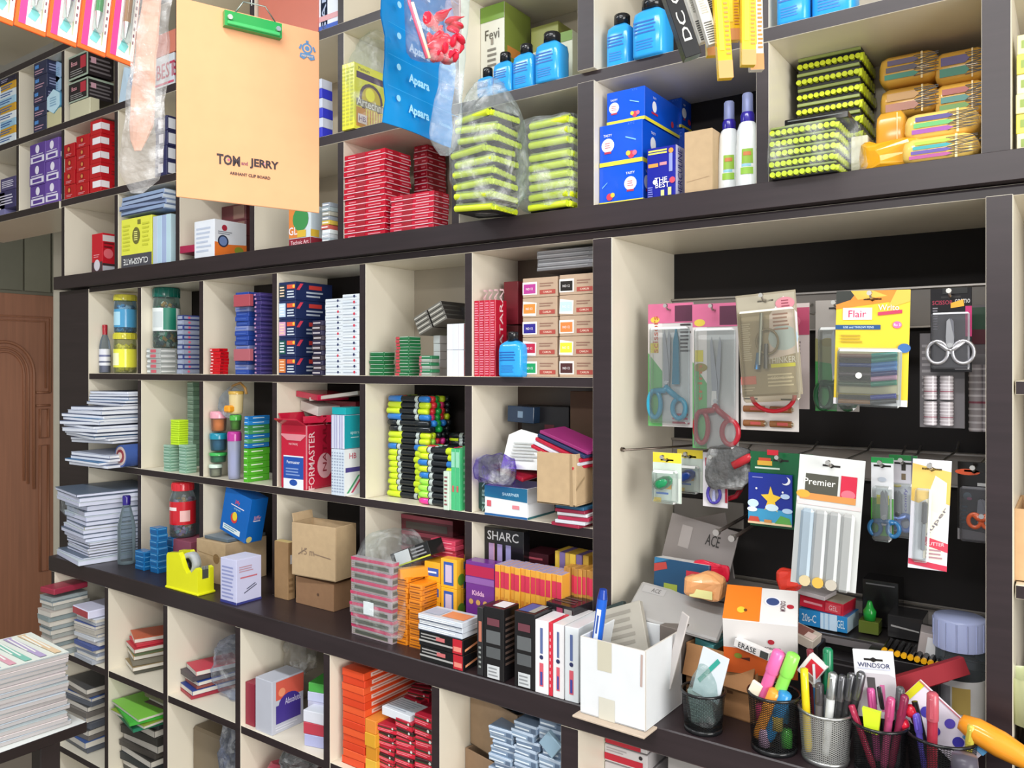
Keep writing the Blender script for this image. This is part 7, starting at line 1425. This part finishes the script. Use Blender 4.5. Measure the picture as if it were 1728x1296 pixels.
obox('gel_pen_box', 'red box with pale lettering on top of the light blue one', 'box', PX(1385, .10), .142, zs + .030, .072, .055, .020, '#c8283c:gloss', F=[('l', .1, .3, .55, .7, 1, '#e89aa4'), ('r', .6, .15, .95, .85, '#dc4a58'), ('t', 'GEL', .78, .5, .4, '#f0c4c8', .2)], rot=(0, 3, -8), top='#b5ab9a')
obox('white_flat_box', 'flat grey white box topping the red and blue ones', 'box', PX(1368, .10), .13, zs + .053, .05, .05, .007, '#b9b2b4', rot=(0, 4, -8))
m = MB(); m.lathe([(0, 0), (.009, 0), (.010, .014), (.006, .02), (.003, .03)], '#1f9a3a:gloss', 14); o = m.build('green_figure_eraser'); o.location = (PX(1462, .11), .135, zs + .024); tag(o, 'small bright green tub on the olive box of the inner shelf', 'tub')
obox('olive_box', 'small olive box on the inner shelf beside the blue one', 'box', PX(1462, .11), .14, zs + .0035, .03, .03, .02, '#5d6a2a:gloss')
obox('dark_glossy_box', 'dark glossy box in shade at the middle of the inner shelf', 'box', PX(1478, .14), .20, zs + .0035, .055, .05, .075, '#1b1a1b:gloss', F=[('r', .1, .9, .9, .93, '#6a6a6a')])
obox('clear_tray_box', 'smoky plastic box with a bright rim right of the green tub', 'box', PX(1525, .12), .16, zs + .0035, .05, .06, .035, '#2c2b2c:gloss', F=[('q', [(.1, .5), (.9, .4), (.9, .46), (.1, .58)], '#a9a6a4')])
# yellow dotted pencil bundle and small packs between shelf and cups
for k in range(9):
    m = MB(); m.cyl((0, 0, 0), (0, .05, 0), .0042, .0042, '#191718:gloss', 8); m.cyl((0, -.006, 0), (0, 0, 0), .0042, .0042, '#e0a41c:gloss', 8); m.add([(0, 0, 0)], [], None) if False else None
    o = m.build('marker_pen'); o.location = (PX(1492, .04) + .0088*k, .045, PZ(1492, 1098, .04) - .0008*k); tag(o, 'black marker with yellow end, %s of the row behind the red case' % ordl(k, 9), 'marker pen', 'black markers with yellow ends')
obox('black_pen_box', 'black box carrying the row of yellow ended markers', 'box', PX(1520, .04), .065, e + .0, .10, .055, PZ(1492, 1103, .04) - e - .006, '#1a1719')
obox('black_pen_box', 'long black box behind the white hang tag pack', 'box', PX(1425, .05), .07, e + .0, .09, .04, .10, '#1c191b', F=[('l', .05, .9, .9, .96, 1, '#4a4648')])
obox('eraser_pack', 'cream and maroon eraser pack beside the orange and white box', 'pack', PX(1350, .02), .04, PZ(1350, 1086, .02), .042, .03, .016, '#c9bdb0', Tp=[('r', .1, .1, .75, .9, '#8a5a52'), ('r', .6, .1, .95, .6, '#e6cfc8')], rot=(12, 14, -10))
obox('dark_block', 'black block supporting the eraser pack', 'box', PX(1350, .03), .06, e, .05, .05, PZ(1350, 1092, .02) - e, '#151213')
# red case and white jar at the right
slat('red_pencil_case', 'long red case lying slantwise with pale lettering', 'case', 1628, 1122, 1502, 1160, 1.12, 1.12, .014, .024, '#820f1e:matte', 90, Sd=None, F=[('l', .0, .3, .4, .9, 1, '#8a1420')])
m = MB()
jr_ = jar('plastic_jar', 'clear plastic jar with wide pale blue lid by the right post', 'jar', 1575, 1663, 1040, e + .0, .05, '#aab4dc:gloss', '#c9d4dc:clear', None, wrap=('#cfcfd0:gloss', .22, .55, [(-100, -60, .3, .5, '#b9a05a'), (-130, -104, .25, .5, '#8a8a90')]), lidh=.22, neckf=.98)
m = MB(); m.lathe([(0, .0), (.028, .0), (.028, .05), (0, .055)], '#9a94a4', 16); o = m.build('toy_heap'); o.location = jr_.location; o.location.z += .003; tag(o, 'mixed pale sweets half filling the wide lidded jar', 'sweets', kind='stuff')
obox('white_small_box', 'small white and brown box left of the wide lidded jar', 'box', PX(1562, .06), .09, PZ(1562, 1130, .06), .035, .04, .05, '#a39a98', F=[('r', .3, .2, .9, .9, '#cfd0d2'), ('r', .7, .8, 1, 1, '#8a4a3a')], rot=(0, 8, 6))
obox('dark_stand', 'dark block on which the small white and brown box rests', 'box', PX(1562, .06), .09, e, .05, .05, PZ(1562, 1132, .06) - e, '#191516')
# white tag pack with lettering
t, w, h = hang('white hang tag pack with dark lettering standing in the black mesh cup', 1440, 1508, 1098, 1210, -.06, '#d9d9dd:gloss', [('t', 'WINDSOR', .5, .78, .07, '#3a4068', .8), ('r', .1, .72, .9, .735, '#c4c8da'), ('q', [(.0, .0), (1, 0), (1, .62), (.85, .66), (.15, .66), (0, .62)], '#c2bcc2'), ('r', .6, .1, .72, .5, '#c86a9a'), ('r', .3, .2, .5, .6, '#4a4648')], ry=-5, rz=6, hk=False, name='pen_pack', cat='pack', th=.004)
# ----- mesh pen cups
def mesh_cup(label, uc, wpx, v_rim, zb, Y, col='#1c1d1f', solid='#17181a:gloss'):
    x = PX(uc, Y); zc = (Y - CY) / ray(uc)[1]; r = wpx / FPX * zc / 2; h = PZ(uc, v_rim, Y) - zb
    t = empty('mesh_pen_cup', (x, Y, zb), label, 'pen cup')
    m = MB(); m.lathe([(r*.86, .004), (r, h - .002)], col + ':mesh', 40, uvs=(38, 24), smooth=True); mw_o = m.build('mesh_wall', t)
    m = MB(); m.tube([(r*cos(q), r*sin(q), h) for q in [2*pi*k/32 for k in range(32)]], .0022, solid, 8, True); m.build('rim', mw_o)
    m = MB(); m.lathe([(0, 0), (r*.88, 0), (r*.9, .004), (r*.88, .008), (r*.84, .005), (0, .004)], solid, 28); m.build('cup_base', t)
    return x, Y, r, h, t
def pen(label, x, y, z, L, r, col, cap=None, tilt=(0, 0), g=None, name='pen', caplen=.3, clip=True):
    m = MB(); t = empty(name, (x, y, z), label, name.replace('_', ' '), g, rot=(radians(tilt[0]), radians(tilt[1]), 0))
    m.lathe([(0, 0), (r*.8, .002), (r, .01), (r, L*(1-caplen)), (r, L*.99), (r*.6, L), (0, L)], col, 12); m.build('barrel', t)
    if cap:
        m = MB(); m.lathe([(r*1.12, L*(1-caplen)), (r*1.18, L*(1-caplen) + .003), (r*1.1, L*.985), (r*.7, L*1.01), (0, L*1.01)], cap, 12)
        pc_o = m.build('pen_cap', t)
        if clip: m = MB(); m.box(-r*.3, -r*1.9, L*(1-caplen)+.006, r*.3, -r*1.1, L*.97, cap, .0004); m.build('pen_clip', pc_o)
    return t
# black cup with zip bag
x, y, r, h, _ = mesh_cup('small black mesh cup holding a clear bag, leftmost of the cups', 1187, 72, 1164, e, -.085)
m = MB(); blob(m, -r*.75, r*.75, -r*.6, r*.6, 0, h*1.55, '#cfe0de:foil', .006, 131, neck=.55, nu=22, nv=16); o = m.build('plastic_bag'); o.location = (x, y, e + .006); tag(o, 'crumpled clear bag with teal stripe stuffed in the small black mesh cup', 'plastic bag')
obox('folded_sheet', 'folded white sheet with teal stripe rising from the small black cup', 'paper', x + .004, y - .004, e + .05, .045, .003, .072, '#cfd6dc:gloss', F=[('q', [(.1, .3), (.22, .25), (.75, .85), (.62, .9)], '#2f9a8c')], rot=(-6, 12, -8))
obox('white_pouch', 'white pouch folded low inside the small black mesh cup', 'pouch', x - .002, y + .006, e + .008, .035, .01, .05, '#a9b5b2', rot=(0, -8, 10))
# black cup with colourful highlighters
x, y, r, h, _ = mesh_cup('black mesh cup full of chubby colourful markers, second of the cups', 1306, 84, 1168, e, -.085)
cols = [('#e86aa8', 'pink', -.016, 1), ('#8ee05a', 'light green', .004, 1), ('#e89a3a', 'orange', -.020, 0), ('#2f86c0', 'blue', -.006, 0)]
for k, (c, nm, ox, up_) in enumerate(cols):
    t = pen(nm + ' chubby marker in the second mesh cup, leaning right', x + ox, y - .012 + .005*up_, e + .014 + .055*up_, .082, .0085, c + ':gloss', c + ':gloss', (4, 20), None, 'chunky_marker', .42, False)
for k, (c, nm) in enumerate((('#5ac04a', 'green'), ('#2f8fc0', 'blue'), ('#d8a04a', 'amber'), ('#c0406a', 'rose'), ('#b89ab4', 'mauve'), ('#b8a04a', 'olive'))):
    m = MB(); m.lathe([(0, 0), (.008, .001), (.0085, .02), (.007, .026), (0, .027)], c + ':gloss', 12); o = m.build('marker_stub'); a_ = k * 1.05; o.location = (x + r*.5*cos(a_), y + r*.5*sin(a_), e + .006 + (.028 if k % 2 else 0)); tag(o, nm + ' stub seen through the mesh of the second cup', 'marker', None)
m = MB(); m.box(-.008, -.003, 0, .008, .003, .02, '#ece3cc', .001); o = m.build('paper_tag'); o.location = (x - .026, y - .015, e + h - .004); o.rotation_euler = (0, radians(24), 0); tag(o, 'cream paper tag at the left rim of the second mesh cup', 'tag')
obox('white_red_eraser_box', 'white and red small box poking up behind the colourful markers', 'box', x + .040, y + .02, e + h + .025, .028, .012, .034, '#e4dcdc:gloss', F=[('r', .2, .35, .95, .9, '#c41f34'), ('r', .2, .1, .9, .3, '#8a7a74')], rot=(0, 34, -6))
# silver cup
x, y, r, h, _ = mesh_cup('silver mesh cup with yellow and white pens, front and centre', 1393, 86, 1196, e, -.075, '#b9bab8', '#b4b5b4:metal')
pen('yellow round pen standing in the silver mesh cup', x - .020, y - .012, e + .008, .118, .0055, '#e4c81e:gloss', None, (0, -3), None, 'marker_pen')
pen('white capped silver pen standing upright in the silver mesh cup', x + .002, y - .008, e + .008, .118, .0058, '#d4d6d6:gloss', '#c4c8c8:metal', (0, 5))
pen('green capped marker leaning at the back of the silver cup', x + .0, y + .014, e + .008, .140, .0065, '#e2e4e4:gloss', '#1d7a52:gloss', (-4, -1), None, 'marker_pen', .45)
pen('dark red pencil leaning back between the second and silver cup', x - .014, y + .016, e + .008, .135, .005, '#7a2a34:gloss', None, (-4, -6), None, 'pencil')
pen('white and blue pen at the back left of the silver cup', x - .008, y + .006, e + .008, .125, .0055, '#2f6fb0:gloss', '#c9ced6:gloss', (-2, -4))
pen('short grey pen low inside the silver mesh cup', x - .010, y - .0, e + .008, .098, .0055, '#6a6668:gloss', '#4a4648:gloss', (3, 2))
for k in range(3):
    pen('black pen with ribbed silver grip, %s of three in the silver cup' % ordl(k, 3), x + .012 + .005*k, y + .004*k - .008, e + .008, .116 + .006*k, .0055, '#2b2b2d:gloss', '#77777a:metal', (-2 + 2*k, 6 + 3*k), 'ribbed pens in the silver cup')
# black cup with tag pack
x, y, r, h, _ = mesh_cup('black mesh cup right of the silver one with a lime eraser', 1484, 88, 1218, e, -.07)
m = MB(); m.prism([(0, 0), (.017, -.002), (.020, .028), (-.003, .030)], -.004, .004, '#cfe62a'); o = m.build('lime_eraser'); o.location = (x - .014, y - .022, e + h - .006); tag(o, 'lime yellow wedge shaped eraser at the rim of the black cup', 'eraser')
for k, (c, ox, a_) in enumerate((('#b84a78', .006, 6), ('#8a2a4a', .014, 10), ('#555558', .020, 3), ('#cf5a9a', -.004, -5), ('#2c2c30', .012, -8))):
    pen(['rose', 'wine red', 'grey ribbed', 'pink', 'black'][k] + ' pen in the black cup behind the lime eraser', x + ox, y - .006 + .006*k, e + .008, .10 + .006*(k % 3), .005, c + ':gloss', c + ':gloss', (2, a_))
pen('crimson pencil seen through the mesh of the black cup', x - .004, y - .014, e + .008, .085, .0045, '#a82a4a:gloss', None, (0, -20), None, 'pencil')
# right black cup
x, y, r, h, _ = mesh_cup('wide black mesh cup with red dotted pens, rightmost cup', 1588, 108, 1238, e, -.055)
pen('thick red and grey striped pen in the rightmost cup', x - .008, y - .022, e + .008, .120, .0065, '#a83244:gloss', '#b85462:gloss', (4, 1))
for k in range(2):
    m = MB(); m.lathe([(0, -.009), (.006, -.007), (.0088, 0), (.006, .007), (0, .009)], '#cf1f38:gloss', 14); o = m.build('red_ball_top'); o.location = (x - .034 - .010*k, y - .012, e + h + .026 - .020*k); tag(o, ['upper', 'lower'][k] + ' red ball topper at the left of the rightmost cup', 'ball')
    m = MB(); m.cyl((0, 0, 0), (-.018 - .004*k, 0, .075 - .014*k), .004, .004, '#1c1a1c:gloss', 8); o = m.build('topper_pencil'); o.location = (x - .012, y - .012, e + .01 + .02); tag(o, 'black pencil under the %s red ball topper' % ['upper', 'lower'][k], 'pencil')
o = obox('floral_card', 'white card with violet blossoms and yellow edge slanting from the cup', 'card', PX(1555, -.04) + .006, -.04, PZ(1555, 1148, -.04) - .0757, .108, .004, .055, '#e0d8e4', F=[('r', 0, 0, .08, 1, '#d6cf2a'), ('d', .3, .5, .13, '#4a3fa8', .15), ('d', .55, .7, .11, '#5a4ab4', .13), ('d', .5, .3, .13, '#4a3f9c', .12), ('d', .75, .5, .12, '#3a34a0', .14), ('d', .18, .3, .1, '#6a5ac0', .12), ('d', .86, .75, .09, '#4a3fa8', .1), ('d', .4, .4, .07, '#b48ac8', .07), ('r', .0, .97, 1, 1, '#c06a7a')], rot=(0, 39, 0))
for k, (c, ox, a_, nm) in enumerate((('#6a5ac8', -.016, -8, 'violet'), ('#4a6ac0', -.006, -3, 'blue'), ('#c4b84a', .028, 6, 'olive yellow'))):
    pen(nm + ' pen in the rightmost cup before the floral card', x + ox, y - .010, e + .008, .084, .0045, c + ':gloss', c + ':gloss', (4, a_))
# right foreground: orange pouch, violet cap bottle, mesh edge
m = MB(); m.T = Matrix.Rotation(radians(112), 4, 'Y'); m.lathe([(0, -.05), (.010, -.048), (.016, -.03), (.017, .0), (.012, .04), (.005, .062), (0, .064)], '#e8962a:gloss', 20)
o = m.build('orange_tube'); o.location = (PX(1688, -.06), -.06, PZ(1688, 1256, -.06)); o.rotation_euler = (0, 0, 0); tag(o, 'bright orange glue tube lying slantwise at the right post', 'tube')
obox('blue_card', 'light blue card tip between the floral card and the orange tube', 'card', PX(1640, -.06), -.055, PZ(1640, 1262, -.06), .03, .003, .035, '#5f9fd0:gloss', rot=(0, 38, 0))
m = MB(); m.lathe([(0, -.03), (.014, -.03), (.015, .0), (.014, .012), (0, .013)], '#6f6a78:frost', 18); m.lathe([(.0155, -.03), (.0155, -.004)], '#6a2a86:gloss', 18); o = m.build('violet_bottle'); o.location = (PX(1628, -.14), -.14, PZ(1628, 1292, -.14)); tag(o, 'small bottle with violet wrap at the bottom right', 'bottle')
obox('counter_tray', 'low dark tray holding small things at the bottom right corner', 'tray', PX(1690, -.16), -.15, e - .0, .12, .10, .014, '#2c2424:gloss')
# right bay past the post
x, y = PX(1722, .04), .05
t = open_box('cardboard_box', 'tan cardboard box standing in the bay beyond the right post', 1712, 1780, 858, ZM2, .02, d=.14, col='#c9a47a:kraft')
m = MB(); m.lathe([(0, 0), (.025, .001), (.032, .06), (.033, .065)], '#c8cfa0:gloss', 20); o = m.build('striped_cup'); o.location = (PX(1738, -.02), .02, PZ(1738, 1240, -.02)); tag(o, 'striped olive and white cup beyond the right post', 'cup')
pile(5, 'striped_pad', 'dark striped pad, {o} of the pile beyond the right post', 'pad', .0, .08, e + .0005, .10, .14, .022, ['#5a4a42', '#8d8074'], 'striped pads beyond the post')
# =================================================================== FOREGROUND TABLE WITH MAGAZINES
tx, ty, tz = -1.71, -.385, CZ - .75
t = empty('side_table', (0, 0, 0), 'white topped table with dark edge at the lower left corner', 'table')
m = MB(); m.box(tx - .62, ty - .75, tz - .022, tx, ty, tz, '#20191a:laminate', .0015, top='#e4e8e6:laminate'); m.build('tabletop', t)
for (a, b) in ((tx - .58, ty - .71), (tx - .04, ty - .71), (tx - .58, ty - .06), (tx - .05, ty - .06)):
    m = MB(); m.box(a - .02, b - .02, 0, a + .02, b + .02, tz - .022, '#2a2324:laminate', .002); m.build('leg', t)
R = random.Random(44); zz = tz + .0005
n = 15; zc = 1.60; ztop = CZ - .60; th = (ztop - tz) / n
for i in range(n):
    m = MB(); w, d = .20, .27
    k = 6; cc = ['#b9b5b2', '#aeabb2', '#bfbab6', '#a8a5aa'][i % 4]
    m.box(-w/2, -d/2, 0, w/2, d/2, th*.82, cc, .001, side='#b4b0b0'); m.box(-w/2 - .0003, -d/2, th*.80, w/2 + .0008, d/2, th*.97, ['#b9c4cf', '#d9cfcf', '#a8b4b8'][i % 3], .0004)
    if i == n - 1:
        ops = [('r', .0, .0, 1, 1, '#dfe4dc')]
        for q in range(9):
            ops.append(('q', [(.05, .04 + q*.105), (.95, .07 + q*.105), (.95, .12 + q*.105), (.05, .10 + q*.105)], ['#5fb0c4', '#8ac8a8', '#c98a7a', '#d8c878', '#6a9ad0', '#d8a0b0', '#7fc0b0', '#b0a0c8', '#e0c4a0'][q])); ops.append(('l', .1, .05 + q*.105, .85, .11 + q*.105, 2, '#eef0ea'))
        m.prints((-w/2, -d/2, th*.97), (w, 0, 0), (0, d, 0), (0, 0, 1), ops)
    o = m.build('magazine'); o.location = (tx - .135 + R.uniform(-.004, .004) + (.012 if i < 3 else 0), ty - .155 + R.uniform(-.004, .004), zz); o.rotation_euler = (0, 0, radians(R.uniform(-2, 2) - 4)); zz += th
    tag(o, 'magazine, %s of the thick stack on the white topped table%s' % (ordt(i, n), ', colourful cover' if i == n - 1 else ''), 'magazine', 'magazines on the table')
# =================================================================== everything fits its pigeonhole
bpy.context.view_layer.update()
def _bb(os_):
    lo = [9e9] * 3; hi = [-9e9] * 3
    for o in os_:
        for q in [o] + list(o.children_recursive):
            if q.type != 'MESH': continue
            for c in q.bound_box:
                p = q.matrix_world @ Vector(c)
                for i in range(3): lo[i] = min(lo[i], p[i]); hi[i] = max(hi[i], p[i])
    return lo, hi
UPL = [x for x in UPX]; MIL = MIX + [-.664, -.068]; LOL = LOX + [-.068]
def _cells(xs, post):
    r = []
    for a, b in zip(xs[:-1], xs[1:]):
        r.append((a, b - post.get(round(b, 3), .020)))
    return r
TIERS = [(ZU0, ZUT - .022, _cells(UPX, {-.696: .034, -.07: .034}), 0), (ZU1, ZU0 - .022, _cells(UPX, {-.696: .034, -.07: .034}), 0), (ZB, ZU1 - .022, _cells(UPX[2:], {-.696: .034, -.07: .034}), 0),
         (ZM1, ZML, [(a, b) for a, b in _cells(MIX + [-.683], {})] , 0), (ZM2, ZM1 - .018, [(a, b) for a, b in _cells(MIX + [-.683], {})], 0), (ZL, ZM2 - .018, [(a, b) for a, b in _cells(MIX + [-.683], {})], 0),
         (Z1, ZL - .043, _cells(LOX, {-.666: .034}), YL), (Z2, Z1 - .018, _cells(LOX[:-1], {}), YL), (.25, ZL - .043, [(-.963, -.70), (-.666, -.10)], YL)]
groups = {}
for o in list(COL.objects):
    if o.parent or o.type not in ('MESH', 'EMPTY') or o.get('kind') == 'structure' or o.get('category') in ('shelving', 'worktop', 'hook', 'bar', 'shelf', 'block', 'table'): continue
    groups.setdefault(o.get('group') or o.name, []).append(o)
for key, os_ in groups.items():
    lo, hi = _bb(os_); cx, cz = (lo[0] + hi[0]) / 2, (lo[2] + hi[2]) / 2
    if hi[1] < .012 and cz > ZL - .04: continue
    if cx > -.7 and cz < ZB and cz > ZL: continue
    if hi[1] < YL + .01 or lo[1] > YB: continue
    tier = next((t for t in TIERS if t[0] - .03 <= cz <= t[1] + .03 and (t[0] != .25 or cx > -.963) and (t[0] not in (Z1, Z2) or cx < -.963)), None)
    if not tier: continue
    cell = next((c for c in tier[2] if c[0] - .012 <= cx <= c[1] + .012), None)
    if not cell: continue
    w = hi[0] - lo[0]; cw = cell[1] - cell[0] - .002; dx = 0; sx = 1
    if w > cw: sx = cw / w
    if lo[0] < cell[0] + .001 or hi[0] > cell[1] - .001 or sx < 1:
        nlo = lo[0] if sx == 1 else cell[0] + .001
        if nlo < cell[0] + .001: dx = cell[0] + .001 - nlo
        elif hi[0] > cell[1] - .001 and sx == 1: dx = cell[1] - .001 - hi[0]
    sz = 1; base = lo[2]
    if hi[2] > tier[1] - .001 and base < tier[1] - .03: sz = (tier[1] - .001 - base) / (hi[2] - base)
    dz = tier[0] + .0003 - lo[2] if lo[2] < tier[0] and cz > tier[0] else 0
    if lo[1] < .0 and hi[1] < .03: dz = 0
    dyb = min(0, (YU if cz > ZB else YM) - .0065 - hi[1])
    for o in os_:
        x, y, z = o.location
        if sx < 1: x = cell[0] + .001 + (x - lo[0]) * sx; o.scale.x *= sx
        x += dx if sx == 1 else 0
        if sz < 1: z = base + (z - base) * sz; o.scale.z *= sz
        o.location = (x, y + dyb, z + dz)
